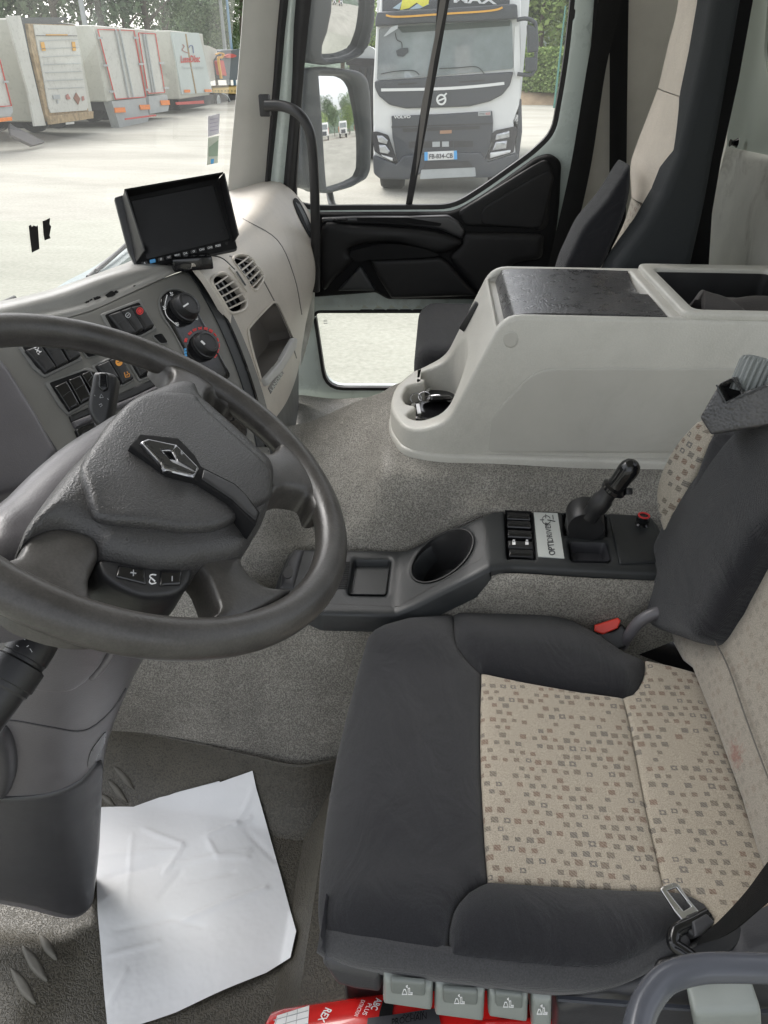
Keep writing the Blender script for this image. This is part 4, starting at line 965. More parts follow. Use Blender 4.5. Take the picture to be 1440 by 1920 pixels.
knob(379, 652, 20, ((377, 639), (384, 646)), .022, 0)
for k in range(11):
    a0, a1 = R(160 - k * 19), R(160 - k * 19 - 13)
    if k == 0: a0, a1 = R(168), R(155)
    pts = [(377 + 32 * math.cos(a) * 1.0, 650 - 33 * math.sin(a)) for a in (a0, (a0 + a1) / 2, a1)]
    strip('heat_mark', CP, pts, 5 if k < 6 else 2.2, M_red, dash, off=.0036)
for k in range(4):
    pts = [(345.5 + k * .4, 655 + k * 5.5), (346 + k * .4, 659 + k * 5.5)]
    strip('cool_mark', CP, pts, 4, M_blue, dash, off=.0036, sm=1)
strip('vent_arc', CP, [zd(*p) for p in [(935, 225), (922, 290), (935, 345), (985, 392)]], 1.2, M_white, dash, off=.0036)
def figure_mark(x, y, s=1.0, m=M_white, par=dash):
    for a in ([(x - 4 * s, y - 4 * s), (x - 1 * s, y + 1 * s), (x + 4 * s, y + 2 * s)], [(x + 1 * s, y - 4 * s), (x + 2 * s, y - 1 * s)], [(x - 3 * s, y + 4 * s), (x + 3 * s, y + 5 * s)]): strip('air_symbol', CP, a, 1.5 * s, m, par, off=.0038, sm=1)
for x, y in ((920, 296), (960, 218), (992, 388), (1100, 352), (1065, 245)): figure_mark(*zd(x, y), .75)
# switches: frames then rockers
def frame(pts, r=4): patch('switch_frame', CP, rc([zd(*p) for p in pts], r), M_cframe, dash, th=.003, off=.0015, puff=.002, pw=4, res=8); patch('switch_recess', CP, rc([tuple((Vector(zd(*p)) - c) * .86 + c) for c in [sum((Vector(zd(*q)) for q in pts), Vector((0, 0))) / len(pts)] for p in pts], r), M_blkm, dash, th=.001, off=.0038, res=10)
frame([(560, 330), (785, 245), (880, 415), (800, 460), (700, 470), (610, 420)])
frame([(95, 510), (230, 470), (400, 490), (465, 585), (250, 690), (185, 640)])
frame([(245, 715), (485, 630), (560, 650), (580, 780), (380, 900), (330, 850)])
frame([(510, 620), (640, 560), (760, 700), (640, 760), (560, 700)])
frame([(690, 560), (800, 570), (925, 650), (780, 712)]); frame([(440, 520), (530, 535), (560, 560), (490, 580)]); frame([(850, 450), (905, 435), (945, 495), (900, 500)])
swq = [[(600, 345), (665, 322), (760, 450), (690, 460)], [(668, 322), (725, 300), (800, 425), (755, 445)], [(727, 300), (782, 288), (858, 405), (803, 430)],
       [(130, 545), (215, 515), (305, 640), (245, 675)], [(220, 505), (300, 490), (375, 610), (308, 640)], [(322, 498), (400, 500), (446, 575), (380, 605)],
       [(290, 750), (362, 715), (440, 855), (378, 885)], [(368, 712), (440, 682), (508, 815), (443, 848)], [(443, 680), (495, 655), (535, 720), (512, 790)],
       [(530, 630), (598, 600), (660, 700), (600, 715)], [(605, 600), (665, 575), (742, 700), (680, 732)],
       [(715, 575), (790, 590), (835, 655), (778, 690)], [(815, 600), (860, 610), (895, 645), (850, 650)], [(465, 520), (520, 530), (550, 545), (495, 562)]]
sws = [patch('rocker_switch', CP, rc([zd(*p) for p in q], 2.5), M_blkg if i in (6, 7, 8) else M_blk, dash, th=.006, off=.0055, puff=.005, pw=4, res=5) for i, q in enumerate(swq)]
for i, q in enumerate(swq):                         # a sloping step across each rocker
    a, b_ = Vector(zd(*q[0])).lerp(Vector(zd(*q[3])), .46), Vector(zd(*q[1])).lerp(Vector(zd(*q[2])), .42)
    m_ = a.lerp(b_, .5) + Vector((2, -3))
    strip('rocker_step', CP, [tuple(a.lerp(b_, .08)), tuple(m_), tuple(a.lerp(b_, .92))], 1.3, M_pan, sws[i], off=.0108, th=.001)
cc = zd(770, 328); patch('brake_mark', CP, ell(*cc, 6.5, 6.8, 0, 20), M_red, sws[2], th=.0005, off=.0109, res=4, holes=[ell(*cc, 5, 5.2, 0, 16)]); patch('brake_mark', CP, ell(*cc, 3.6, 3.8, 0, 16), M_red, sws[2], th=.0005, off=.0109, res=4)
cc = zd(703, 352); patch('abs_mark', CP, ell(*cc, 5, 5, 0, 20), M_whited, sws[1], th=.0005, off=.0109, res=4, holes=[ell(*cc, 3.8, 3.8, 0, 16)]); strip('abs_mark', CP, [(cc[0] - 2, cc[1] + 2), (cc[0] + 2, cc[1] - 2)], 1.5, M_whited, sws[1], off=.0108, sm=1)
cc = zd(195, 550)
for a in ([(-5, -2), (5, 3)], [(-2, 4), (2, -5)], [(-7, -4), (-3, -5)], [(3, 5), (7, 2)], [(0, 6), (3, 8)]): strip('axle_mark', CP, [(cc[0] + a[0][0], cc[1] + a[0][1]), (cc[0] + a[1][0], cc[1] + a[1][1])], 1.5, M_white, sws[3], off=.0108, sm=1)
cc = zd(652, 616); patch('amber_mark', CP, ell(*cc, 6.5, 7, 0, 20), M_or, sws[10], th=.0005, off=.0109, res=4); strip('amber_mark', CP, [(cc[0] - 3, cc[1] + 1), (cc[0] + 4, cc[1] - 2)], 1.2, M_dprint, sws[10], off=.0112, sm=1)
cc = zd(697, 685)
for a in ([(-5, -4), (-3, 5), (4, 4), (5, -1), (1, -3), (0, -6)], [(-2, 1), (2, 0)]): strip('amber_mark', CP, [(cc[0] + x, cc[1] + y) for x, y in a], 1.2, M_or, sws[10], off=.0108, sm=1)
# dark slot, ledge and lower switch row
patch('slot_bar', CP, rc([zd(*p) for p in [(385, 905), (640, 790), (930, 662), (940, 700), (760, 790), (400, 940)]], 3), M_blk, dash, th=.004, off=.002, puff=.003, pw=4, res=8)
patch('ledge', CP, rc([zd(*p) for p in [(398, 940), (760, 790), (945, 700), (950, 730), (640, 880), (420, 975)]], 3), M_shroud, dash, th=.004, off=.003, puff=.006, pw=6, res=8)
patch('lower_switch', CP, rc([zd(*p) for p in [(415, 985), (520, 940), (560, 1000), (440, 1040)]], 3), M_blkg, dash, th=.004, off=.003, puff=.004, pw=4, res=8)
# chips where the grey paint is gone along the top edge
for x, y, s in ((545, 240, 9), (620, 222, 13), (648, 210, 7), (490, 262, 5), (512, 250, 4), (755, 172, 2.5)):
    cx, cy = zd(x, y); random.seed(x); patch('paint_chip', CP, [(cx + s * math.cos(t) * random.uniform(.5, 1.1), cy - 1 + s * .42 * math.sin(t) * random.uniform(.5, 1.3) - s * .25 * math.cos(t)) for t in [k * math.pi / 6 for k in range(12)]], M_blkm, dash, th=.0004, off=.0008, res=5)
# air conditioning button low on the right
patch('lower_fascia', CP, cr([(392, 738), (420, 750), (448, 778), (462, 806), (455, 822), (430, 812), (400, 780), (385, 755)], 4), M_blkg, dash, th=.003, off=.002, puff=.001, pw=3, res=6)
c, n = CP(430, 777)
b_ = lathe('round_button', c + n * .003, n, [(.013, 0), (.013, .005), (.0115, .008), (0, .008)], M_blk, dash)
TQ = Pl(c + n * .012, n)
for k in range(3):
    a = R(60 * k + 20); strip('snow_mark', TQ, [(430 - 4.5 * math.cos(a), 776 - 4.5 * math.sin(a)), (430 + 4.5 * math.cos(a), 776 + 4.5 * math.sin(a))], 1.3, M_white, b_, off=.0002, sm=1)
for x, y in ((400, 762), (408, 764), (404, 768)): strip('fan_mark', CP, ell(x, y, 2.4, 2.4, 0, 8) + [ell(x, y, 2.4, 2.4, 0, 8)[0]], 1, M_white, dash, off=.0036, sm=1)
# twin vents on the beige body
def vent(out, left, right, ns):
    patch('vent_bezel', DS, cr([zf(*p) for p in out], 4), M_dash, dash, th=.004, off=.001, puff=.004, pw=4, res=5, holes=[[tuple((Vector(p) - c) * .86 + c) for p in cr([zf(*q) for q in out], 4)] for c in [sum((Vector(zf(*q)) for q in out), Vector((0, 0))) / len(out)]])
    c = sum((Vector(zf(*q)) for q in out), Vector((0, 0))) / len(out)
    inn = [tuple((Vector(p) - c) * .88 + c) for p in cr([zf(*q) for q in out], 4)]
    pocket('vent_duct', DS, inn, .03, M_blkm, dash, scale=.95, off=.0005)
    for k in range(ns):
        t = (k + .5) / ns
        a, b_ = Vector(zf(*left[0])).lerp(Vector(zf(*left[1])), t), Vector(zf(*right[0])).lerp(Vector(zf(*right[1])), t)
        e = (b_ - a)
        # clip the slat to the opening
        lo, hi = 0, 1
        ts = [i / 30 for i in range(-6, 37)]; ins = [tt for tt in ts if inside(np.array([tuple(a + e * tt)]), inn)[0]]
        if not ins: continue
        strip('vent_slat', DS, [tuple(a + e * min(ins)), tuple(a + e * (min(ins) + max(ins)) / 2 + Vector((0, .6))), tuple(a + e * max(ins))], 2.8, M_dash, dash, off=.003, th=.010)
    for tt in (.35, .62):
        a, b_ = Vector(zf(*left[0])).lerp(Vector(zf(*right[0])), tt), Vector(zf(*left[1])).lerp(Vector(zf(*right[1])), tt)
        strip('vent_fin', DS, [tuple(a.lerp(b_, .12)), tuple(a.lerp(b_, .88))], 3, M_blk, dash, off=-.004, th=.008, sm=1)
vent(v1, ((705, 755), (815, 935)), ((800, 690), (930, 880)), 5)
vent(v2, ((840, 640), (965, 800)), ((925, 580), (1030, 725)), 5)
strip('vent_thumb', DS, [zf(820, 655), zf(870, 720), zf(930, 805)], 6, M_dash, dash, off=.003, th=.004)
strip('vent_thumb', DS, [zf(850, 690), zf(905, 775)], 2, M_pan, dash, off=.0062, sm=1)
# storage pocket with a pale lip, small badge
pk_ = pk
pocket('pocket_back', DS, pk_, .055, M_pocket, dash, scale=.86, off=.0)
strip('pocket_edge', DS, [zf(1008, 1350), zf(960, 1190), zf(932, 1060), zf(945, 1020), zf(1065, 890), zf(1095, 874), zf(1120, 890), zf(1160, 970), zf(1210, 1090)], 3.5, M_dash, dash, off=.003, th=.003)
lip = [zf(*p) for p in [(1012, 1352), (1110, 1240), (1196, 1090), (1216, 1100), (1210, 1150), (1120, 1300), (1030, 1390)]]
patch('pocket_lip', DS, rc(lip, 2), mat('lip_pale', (.5, .5, .49), .5, bump=.4, bs=500), dash, th=.01, off=.008, puff=.003, pw=4, res=6)
bdg = patch('badge', DS, [zf(*p) for p in [(1055, 1400), (1135, 1280), (1150, 1310), (1070, 1435)]], M_shroud, dash, th=.002, off=.001, res=6)
text('badge_letters', 'LANDER', DS, zf(1078, 1420), zf(1146, 1312), (-5.2, -4), M_plate, bdg, off=.0018, bold=.01)
SE = AX('y', 2.262)
patch('side_vent', DS, cr([(549, 378), (555, 373), (566, 388), (580, 418), (586, 440), (581, 446), (572, 432), (558, 404)], 4), M_blkm, dash, th=.002, off=.003, res=5)
for k in range(3): strip('side_vent_slat', DS, [(553 + k * 3, 381 + k * 2), (565 + k * 3, 404 + k * 2), (577 + k * 2.5, 434 + k * 2)], 1.2, M_pan, dash, off=.0045)
patch('side_button', DS, ell(588, 452, 3.5, 6, -20, 14), M_blk, dash, th=.002, off=.002, res=4)
# lower dash panel below the beige body, pillar foot side
lowp = [row([(498, 790), (530, 745), (556, 690), (562, 640)], [1.42, 1.7, 1.98, 2.2]), row([(515, 850), (540, 790), (554, 735), (560, 690)], [1.42, 1.7, 1.98, 2.2]), row([(530, 930), (548, 830), (556, 790), (560, 760)], [1.45, 1.7, 1.98, 2.2])]
net('lower_panel', lowp, mat('lower_panel_grey', (.085, .088, .09), .5), dash, nu=5, nv=5, th=.01)
net('lower_centre', [[CP(100, 940)[0], CP(300, 960)[0], CP(440, 900)[0], CP(505, 845)[0]], [CP(100, 940)[0] + Vector((-.05, .05, -.2)), CP(300, 960)[0] + Vector((-.05, .05, -.2)), CP(440, 900)[0] + Vector((-.06, .05, -.2)), CP(505, 845)[0] + Vector((-.06, .05, -.2))]], M_shroudd, dash, nu=4, nv=3, th=.01)

# ------------------------------------------------------------------ monitor with sun hood
MN = (CAM - P(335, 420, 'y', 1.42)); MN = Vector((.42, -.86, .28)).normalized()
MP = Pl(P(335, 470, 'y', 1.42), MN)
mon = thing('monitor', 'black rear-view monitor with sun hood and button row standing on the dashboard', 'monitor', P(345, 500, 'y', 1.42))
scr = [(247, 377), (399, 347), (431, 448), (275, 486)]
bez_o = rc([(231, 366), (410, 330), (445, 466), (258, 507)], 3)
patch('case', MP, rc([(214, 370), (226, 366), (410, 330), (445, 466), (444, 470), (258, 508), (240, 470)], 4), M_blk, mon, th=.022, off=-.004, puff=.002, pw=3, res=12)
patch('screen', MP, scr, mat('dark_screen', (.002, .002, .0025), .35, var=0, spec=.25), mon, th=.001, off=-.0005, res=20)
patch('bezel', MP, bez_o, M_blkm, mon, th=.003, off=.001, puff=.0015, pw=3, res=10, holes=[scr])
def hood(name, a, b_, oa, ob):
    p, q = MP(*a)[0], MP(*b_)[0]; r_, s_ = oa, ob
    vs, fs = g_net([[p, p.lerp(q, .5), q], [r_, r_.lerp(s_, .5), s_]], 2, 2); vs, fs = solidify(vs, fs, .0025); return mesh(name, vs, fs, M_blkm if name == 'hood_top' else M_blk, mon)
HD = .042
def out(px, py): return P(px, py, 'y', MP(px, py)[0].y) + MN * 0
HP = Pl(MP(335, 420)[0] + MN * HD, MN)
tl, tr_, br, bl = HP(234, 357)[0], HP(419, 325)[0], HP(446, 440)[0], HP(263, 488)[0]
hood('hood_top', (232, 372), (408, 335), tl, tr_)
hood('hood_cheek', (228, 372), (255, 492), tl, HP(270, 470)[0]); hood('hood_cheek', (410, 336), (437, 455), tr_, br)
for k, (t, c) in enumerate([('A', M_white), ('', M_blue), ('Z', M_white), ('VO', M_white), ('MENU', M_white), ('DA', M_white), ('O', M_white), ('CH1', M_white), ('CH2', M_white), ('MODE', M_white)]):
    u = .02 + .095 * k; a = Vector((263, 499)).lerp(Vector((424, 461)), u); e = Vector((161, -38)).normalized()
    b2 = patch('button', MP, rc([tuple(a), tuple(a + e * 11), tuple(a + e * 11 + Vector((-1.5, -7))), tuple(a + Vector((-1.5, -7)))], 1.5), M_blue if t == '' else M_blk, mon, th=.001, off=.0028, puff=.001, pw=1.5, res=4)
    if t: w_ = {1: 3.5, 2: 7, 3: 9, 4: 10}[len(t)]; a2 = a + e * (5.5 - w_ / 2) + Vector((-.3, -1.8)); text('button_print', t, MP, tuple(a2), tuple(a2 + e * w_), (-.8, -4), c, b2, off=.0042)
patch('sensor', MP, ell(424, 463 - 6, 2.5, 2.6, 0, 12), M_blkg, mon, th=.001, off=.003, res=3)
stand = P(355, 492, 'y', 1.40)
mesh('stand', *bevelled(*g_obox(stand + Vector((0, .012, -.002)), (.035, .015, 0), (-.010, .02, 0), (0, 0, .012)), w=.003), M_blkg, mon)
tube('cable', [P(380, 488, 'y', 1.42), P(396, 480, 'y', 1.46), P(418, 485, 'y', 1.42), P(440, 505, 'y', 1.40)], .0012, M_blk, mon, seg=6)
# ================================================================== steering wheel, column, stalks
WC = Vector((-.2862, .606, 1.0093)); WN = Vector((.5192, -.0022, .8547)).normalized()
wu = WN.cross(Vector((0, 1, 0))).normalized(); wv = WN.cross(wu).normalized()
sw = thing('steering_wheel', 'large worn black four spoke steering wheel with diamond emblem on its hub', 'steering wheel', WC)
RM, RT = .2165, .0178
rim_p = [WC + (wu * math.cos(t) + wv * math.sin(t)) * RM for t in [2 * math.pi * k / 120 for k in range(120)]]
mesh('rim', *g_tube(rim_p, RT, 20, False, 1.0, True), M_wheel, sw, ang=80)
def WP(off): return Pl(WC + WN * off, WN)
def zw(x, y): return (x / 2.1818, 700 + y / 2.1818)
hub = [zw(*p) for p in [(615, 88), (690, 58), (745, 50), (790, 62), (812, 110), (850, 148), (950, 235), (1045, 325), (1095, 372), (1112, 420), (1105, 490), (1090, 560), (1068, 620), (1038, 672), (1000, 735), (962, 772), (900, 788), (830, 800), (765, 812), (700, 815), (630, 808), (560, 795), (480, 775), (410, 752), (385, 715), (345, 682), (290, 664), (230, 658), (165, 672), (110, 700), (78, 722), (100, 650), (145, 580), (195, 512), (260, 430), (335, 350), (395, 275), (440, 212), (490, 160), (550, 115)]]
# spokes: moulded arms running from the hub to the rim
def spoke(pts, off, dome, pw=16): patch('spoke', WP(off), cr(pts, 4), M_wheel, sw, th=.022, off=-.004, puff=.012, pw=pw, res=8, dome=dome, ang=70)
spoke([(286, 748), (312, 722), (316, 706), (304, 690), (290, 668), (330, 668), (375, 690), (420, 722), (452, 752), (432, 762), (402, 744), (386, 748), (378, 766), (340, 775)], .0, .004, 10)
spoke([(478, 850), (500, 856), (516, 846), (522, 832), (545, 815), (575, 845), (600, 880), (618, 925), (612, 955), (588, 960), (576, 934), (555, 926), (530, 924), (504, 930), (485, 900)], .0, .004, 10)
spoke([(368, 1060), (380, 1090), (392, 1120), (400, 1150), (388, 1172), (430, 1176), (490, 1150), (545, 1112), (524, 1110), (492, 1105), (468, 1088), (452, 1068), (440, 1050)], .0, .004, 10)
spoke([(40, 1026), (30, 1050), (8, 1060), (-14, 1062), (-6, 1100), (30, 1140), (90, 1165), (150, 1178), (196, 1176), (178, 1155), (165, 1125), (166, 1085), (182, 1050), (170, 1015), (110, 1000), (70, 1008)], .0, .004, 10)
patch('hub_cover', WP(.004), cr(hub, 3), M_hub, sw, th=.03, off=0, puff=.016, pw=26, res=9, dome=.010, ang=70)
H2 = BV(sw.children[-1] if False else [o for o in sw.children if o.name.startswith('hub_cover')][0])
pad = [zw(*p) for p in [(612, 96), (700, 92), (785, 100), (812, 130), (850, 172), (950, 262), (1040, 345), (1092, 400), (1100, 440), (1090, 520), (1030, 560), (900, 640), (760, 655), (640, 640), (520, 628), (400, 612), (362, 560), (345, 490), (322, 425), (338, 380), (400, 290), (460, 210), (530, 135)]]
patch('airbag_pad', H2, cr(pad, 4), M_hub, sw, th=.004, off=0, puff=.009, pw=12, res=9, ang=70)
H3 = BV([o for o in sw.children if o.name.startswith('airbag_pad')][0], [o for o in sw.children if o.name.startswith('hub_cover')][0])
EP = WP(.042)
patch('emblem_recess', EP, rc([zw(*p) for p in [(530, 298), (572, 250), (728, 266), (795, 335), (822, 382), (960, 452), (1000, 490), (1063, 570), (1046, 622), (1010, 590), (950, 528), (806, 442), (685, 412), (640, 380)]], 2), M_blkm, sw, th=.02, off=.0, puff=.001, pw=3, res=7)
patch('emblem_strip', EP, rc([zw(*p) for p in [(830, 400), (955, 462), (998, 500), (1052, 576), (1042, 606), (1005, 575), (945, 518), (822, 436)]], 2), M_blk, sw, th=.001, off=.002, puff=.001, pw=3, res=7)
# the diamond: bright outer band, dark facets, small open centre
E3 = BV([o for o in sw.children if o.name.startswith('emblem_recess')][0])
dia = [zd(*p) for p in [(785, 1062), (825, 1045), (985, 1078), (1112, 1208), (1085, 1256), (925, 1215)]]
dia_in = [zd(*p) for p in [(905, 1112), (955, 1112), (985, 1165), (948, 1160)]]
em = patch('emblem', E3, dia, M_chrome, sw, th=.003, off=.003, puff=.0012, pw=2, res=5, holes=[dia_in])
for pts in ([(800, 1070), (828, 1056), (975, 1086), (965, 1108), (890, 1108), (915, 1140)], [(915, 1135), (958, 1180), (1088, 1238), (1078, 1246), (930, 1205), (805, 1078)], [(985, 1090), (1098, 1208), (1090, 1228), (995, 1170), (965, 1110)]):
    patch('facet', E3, [zd(*p) for p in pts], mat('emblem_dark', (.05, .05, .05), .12, metal=.6) if 'emblem_dark' not in bpy.data.materials else bpy.data.materials['emblem_dark'], em, th=.0008, off=.0048, res=5)
# cruise switch pod under the hub
WL = WP(-.002)
pod = patch('cruise_pod', WL, cr([zw(*p) for p in [(388, 785), (470, 790), (600, 812), (720, 815), (775, 812), (772, 860), (740, 905), (690, 930), (600, 935), (520, 915), (440, 870), (400, 830)]], 4), M_blk, sw, th=.03, off=0, puff=.008, pw=8, res=7)
for pts in ([(470, 812), (580, 828), (586, 893), (458, 862)], [(640, 832), (735, 832), (724, 893), (636, 898)]): patch('cruise_button', WL, rc([zw(*p) for p in pts], 3), M_blkg, sw, th=.008, off=.007, puff=.003, pw=4, res=5)
def lines(name, S, segs, w_, m, par, off):
    for a in segs: strip(name, S, [zw(*p) for p in a], w_, m, par, off=off, sm=1)
lines('print', WL, [[(516, 848), (540, 852)], [(528, 838), (528, 862)], [(686, 862), (686, 882)]], 1.6, M_whited, pod, .0108)
strip('print', WL, [zw(600, 868), zw(596, 880), zw(606, 888), zw(624, 884)], 1.3, M_white, pod, off=.009); strip('print', WL, [zw(624, 852), zw(608, 850), zw(598, 858), zw(620, 878)], 1.3, M_white, pod, off=.009)
# column
colm = thing('steering_column', 'grey plastic steering column cover reaching from the wheel down to the floor', 'steering column', (-.60, .62, 0))
mesh('shaft', *g_tube([WC - WN * .03, WC - WN * .16], .05, 24), M_blk, colm)
up = [[P(x, y, 'y', v) for x, y, v in r_] for r_ in [
    [(-160, 1100, .58), (-40, 1085, .52), (90, 1090, .50), (200, 1110, .53), (275, 1130, .60), (300, 1125, .68)],
    [(-160, 1230, .58), (-60, 1225, .53), (80, 1225, .51), (195, 1220, .55), (266, 1218, .62), (284, 1205, .70)],
    [(-160, 1310, .58), (-60, 1305, .54), (70, 1305, .53), (170, 1300, .56), (236, 1288, .62), (250, 1270, .70)],
    [(-160, 1395, .60), (-60, 1395, .57), (60, 1395, .56), (150, 1390, .59), (205, 1370, .64), (214, 1350, .72)],
    [(-160, 1480, .62), (-60, 1490, .60), (50, 1490, .59), (140, 1480, .615), (190, 1440, .655), (196, 1410, .73)],
    [(-160, 1560, .63), (-60, 1570, .62), (50, 1570, .61), (130, 1560, .63), (184, 1530, .665), (190, 1500, .73)],
    [(-160, 1640, .64), (-60, 1650, .635), (50, 1660, .63), (125, 1650, .645), (178, 1620, .672), (186, 1590, .74)],
    [(-160, 1670, .65), (-60, 1685, .645), (40, 1702, .645), (130, 1722, .655), (170, 1700, .68), (178, 1660, .74)]]]
cn = net('cover', up, M_shroud, colm, nu=6, nv=6, th=.01, ang=80)
CSF = BV(cn)
patch('lower_sleeve', CSF, cr([(-150, 1480), (-60, 1492), (40, 1492), (100, 1484), (150, 1462), (189, 1424), (186, 1500), (181, 1600), (176, 1650), (169, 1696), (140, 1716), (100, 1708), (40, 1692), (-60, 1676), (-150, 1660)], 3), M_shroudd, colm, th=.002, off=.0008, puff=.004, pw=6, res=12, ang=70)
patch('upper_shell', CSF, rc([(-150, 1150), (200, 1150), (205, 1200), (188, 1238), (160, 1272), (132, 1291), (95, 1292), (50, 1284), (-20, 1275), (-150, 1270)], 14), M_shroud, colm, th=.002, off=.001, puff=.006, pw=8, res=12, ang=70)
strip('seam', CSF, [(-60, 1345), (20, 1350), (90, 1362), (145, 1371), (178, 1360), (212, 1328), (236, 1290)], 2, M_shroudd, colm, off=.001)
patch('side_ridge', CSF, cr([(168, 1268), (190, 1240), (205, 1218), (212, 1218), (196, 1248), (172, 1270)], 3), M_shroud, colm, th=.002, off=.001, puff=.006, pw=4, res=5)
patch('cable_slot', CSF, cr([(164, 1433), (170, 1408), (184, 1388), (198, 1372), (194, 1395), (182, 1420), (168, 1440)], 3), M_blkg, colm, th=.001, off=.001, res=5)
patch('knee_pad', CSF, cr([(-80, 1350), (-20, 1352), (12, 1360), (28, 1390), (33, 1430), (26, 1465), (8, 1490), (-60, 1500)], 4), M_shroudd, colm, th=.002, off=.002, puff=.014, pw=16, res=8, ang=70)
# dome of the upper shroud seen beyond the hub
dm = [[(-.60, .10, -.10), (-.60, .25, -.02), (-.56, .40, .03)]]
UD = WP(-.055)
patch('upper_dome', UD, cr([(212, 788), (170, 812), (110, 850), (50, 900), (0, 950), (-60, 1010), (-60, 1120), (60, 1120), (200, 1090), (330, 1000), (330, 850), (260, 790)], 4), M_shroud, colm, th=.06, off=0, puff=.035, pw=70, res=14, ang=70)
# stalks: they belong to the column
ST = WP(-.075)
s0 = P(196, 800, 'y', .93)
sa, sb = P(178, 800, 'y', .83), P(197, 700, 'y', .845)
SPL = Pl(P(195, 750, 'y', .84), (.25, -.8, .55))
stk = patch('wiper_stalk', SPL, cr([zd(*p) for p in [(530, 668), (560, 655), (620, 660), (655, 680), (660, 720), (650, 790), (640, 860), (625, 930), (600, 960), (560, 965), (520, 920), (500, 870), (500, 820), (515, 740)]], 3), M_blk, colm, th=.018, off=0, puff=.010, pw=10, res=5, ang=70)
patch('stalk_rocker', SPL, rc([zd(*p) for p in [(565, 665), (615, 668), (618, 760), (590, 775), (562, 750)]], 4), M_blkg, stk, th=.002, off=.0102, puff=.003, pw=4, res=4)
for a in ([(570, 805), (578, 785), (590, 803), (570, 806)], [(566, 845), (578, 838), (584, 848), (572, 856)], [(612, 810), (620, 816)], [(540, 790), (544, 796)]): strip('stalk_print', SPL, [zd(*p) for p in a], 1, M_whited, stk, off=.0106, sm=1)
mesh('stalk_arm', *g_tube([P(200, 800, 'y', .845), P(240, 850, 'y', .78)], .014, 14), M_blk, colm)
q0, q1 = P(84, 1180, 'y', .48), P(-10, 1310, 'y', .42); qa = (q1 - q0).normalized(); Ls = (q1 - q0).length
lathe('light_stalk', q0, qa, [(0, -.02), (.016, -.018), (.0185, .0), (.021, .018), (.0215, .030), (.0205, .031), (.0205, .034), (.024, .036), (.0245, .055), (.023, .056), (.023, .060), (.0215, .062), (.0205, .12), (0, .12)], M_blk, colm, seg=36)
LS = Pl(q0 + (CAM - q0).normalized() * .024, (CAM - q0))
for a in ([(50, 1213), (54, 1210)], [(56, 1216), (60, 1222), (56, 1226)], [(42, 1196), (47, 1200)], [(30, 1210), (35, 1212)]): strip('stalk_print', LS, a, 1.4, M_whited, colm, off=.0, sm=1)
# ================================================================== passenger door, pillar, windscreen, passenger seat
DP = AX('y', 2.30)
door = thing('passenger_door', 'white truck door with black inner trim, large window and low kerb window', 'door', (.2, 2.32, .3))
win = rc([(585, -260), (549, 352), (550, 384, 8), (590, 392), (850, 390, 30), (905, 356, 30), (1000, 288, 20), (1040, 250, 60), (1063, 120, 60), (1082, -60), (1095, -260)], 10)
frame_o = rc([(545, -300), (500, 300), (500, 800), (640, 900), (1020, 900), (1070, 500), (1100, 200), (1135, -300)], 6)
lowin = rc([(588, 583), (860, 583), (880, 730), (610, 729, 34)], 14)
patch('frame', DP, frame_o, M_paintw, door, th=.05, off=0, puff=.006, pw=8, res=26, holes=[win, lowin])
def ringstrip(name, loop, w_, m, off, par=door, S=DP, th=.01): 
    c = sum((Vector(p) for p in loop), Vector((0, 0))) / len(loop)
    strip(name, S, loop + [loop[0], loop[1]], w_, m, par, off=off, th=th, sm=1)
ringstrip('window_seal', win, 13, M_seal, .004, th=.02); ringstrip('lower_seal', lowin, 7, M_seal, .004, th=.02)
patch('window_pane', AX('y', 2.325), win, M_glass, door, th=0, res=60); patch('lower_pane', AX('y', 2.325), lowin, M_glass, door, th=0, res=60)
patch('window_divider', AX('y', 2.318), [(838, -260), (888, -260), (822, 120), (772, 388), (760, 388), (790, 200), (812, 120)], M_seal, door, th=.014, off=.006, puff=.003, pw=3, res=14)
patch('divider_face', AX('y', 2.318), [(862, -260), (880, -260), (833, 20), (815, 110), (786, 300), (779, 330), (790, 200), (815, 70)], mat('divider_grey', (.16, .15, .14), .5), door, th=.003, off=.0095, res=14)
trim = rc([(597, 396), (850, 395, 20), (905, 364, 20), (1003, 293, 10), (1030, 286, 10), (1050, 300, 14), (1046, 380), (1036, 470), (1020, 620), (985, 580), (944, 556), (728, 556), (706, 543), (590, 552), (590, 480)], 5)
patch('door_trim', DP, trim, M_blkm, door, th=.02, off=.030, puff=.012, pw=10, res=14)
D4 = Pl((0, 2.262, 0), (0, 1, 0))
def z8(x, y): return (540 + x / 2.6667, 360 + y / 2.6667)
M_trim = mat('door_trim_black', (.0075, .0075, .008), .55, spec=.3, var=.1, bump=.3, bs=500, kind='grain', bd=.0005)
patch('sill_ledge', D4, rc([z8(*p) for p in [(170, 125), (330, 118), (600, 118), (800, 112), (850, 140), (885, 190), (870, 230), (760, 182), (600, 160), (330, 150), (175, 150)]], 4), mat('ledge_grey', (.03, .03, .032), .35), door, th=.02, off=.012, puff=.008, pw=6, res=9)
patch('ledge_slot', D4, rc([z8(*p) for p in [(345, 122), (600, 122), (770, 150), (760, 165), (600, 150), (350, 140)]], 3), M_blkm, door, th=.001, off=.021, res=9)
patch('lock_catch', D4, rc([z8(*p) for p in [(225, 127), (300, 122), (303, 135), (228, 142)]], 2), M_blkg, door, th=.006, off=.021, puff=.003, pw=3, res=4)
patch('armrest', D4, cr([z8(*p) for p in [(175, 165), (330, 158), (600, 172), (760, 195), (865, 235), (850, 265), (750, 300), (560, 250), (400, 250), (310, 280), (330, 330), (240, 420), (175, 470)]], 4), M_trim, door, th=.02, off=.018, puff=.018, pw=14, res=9, ang=70)
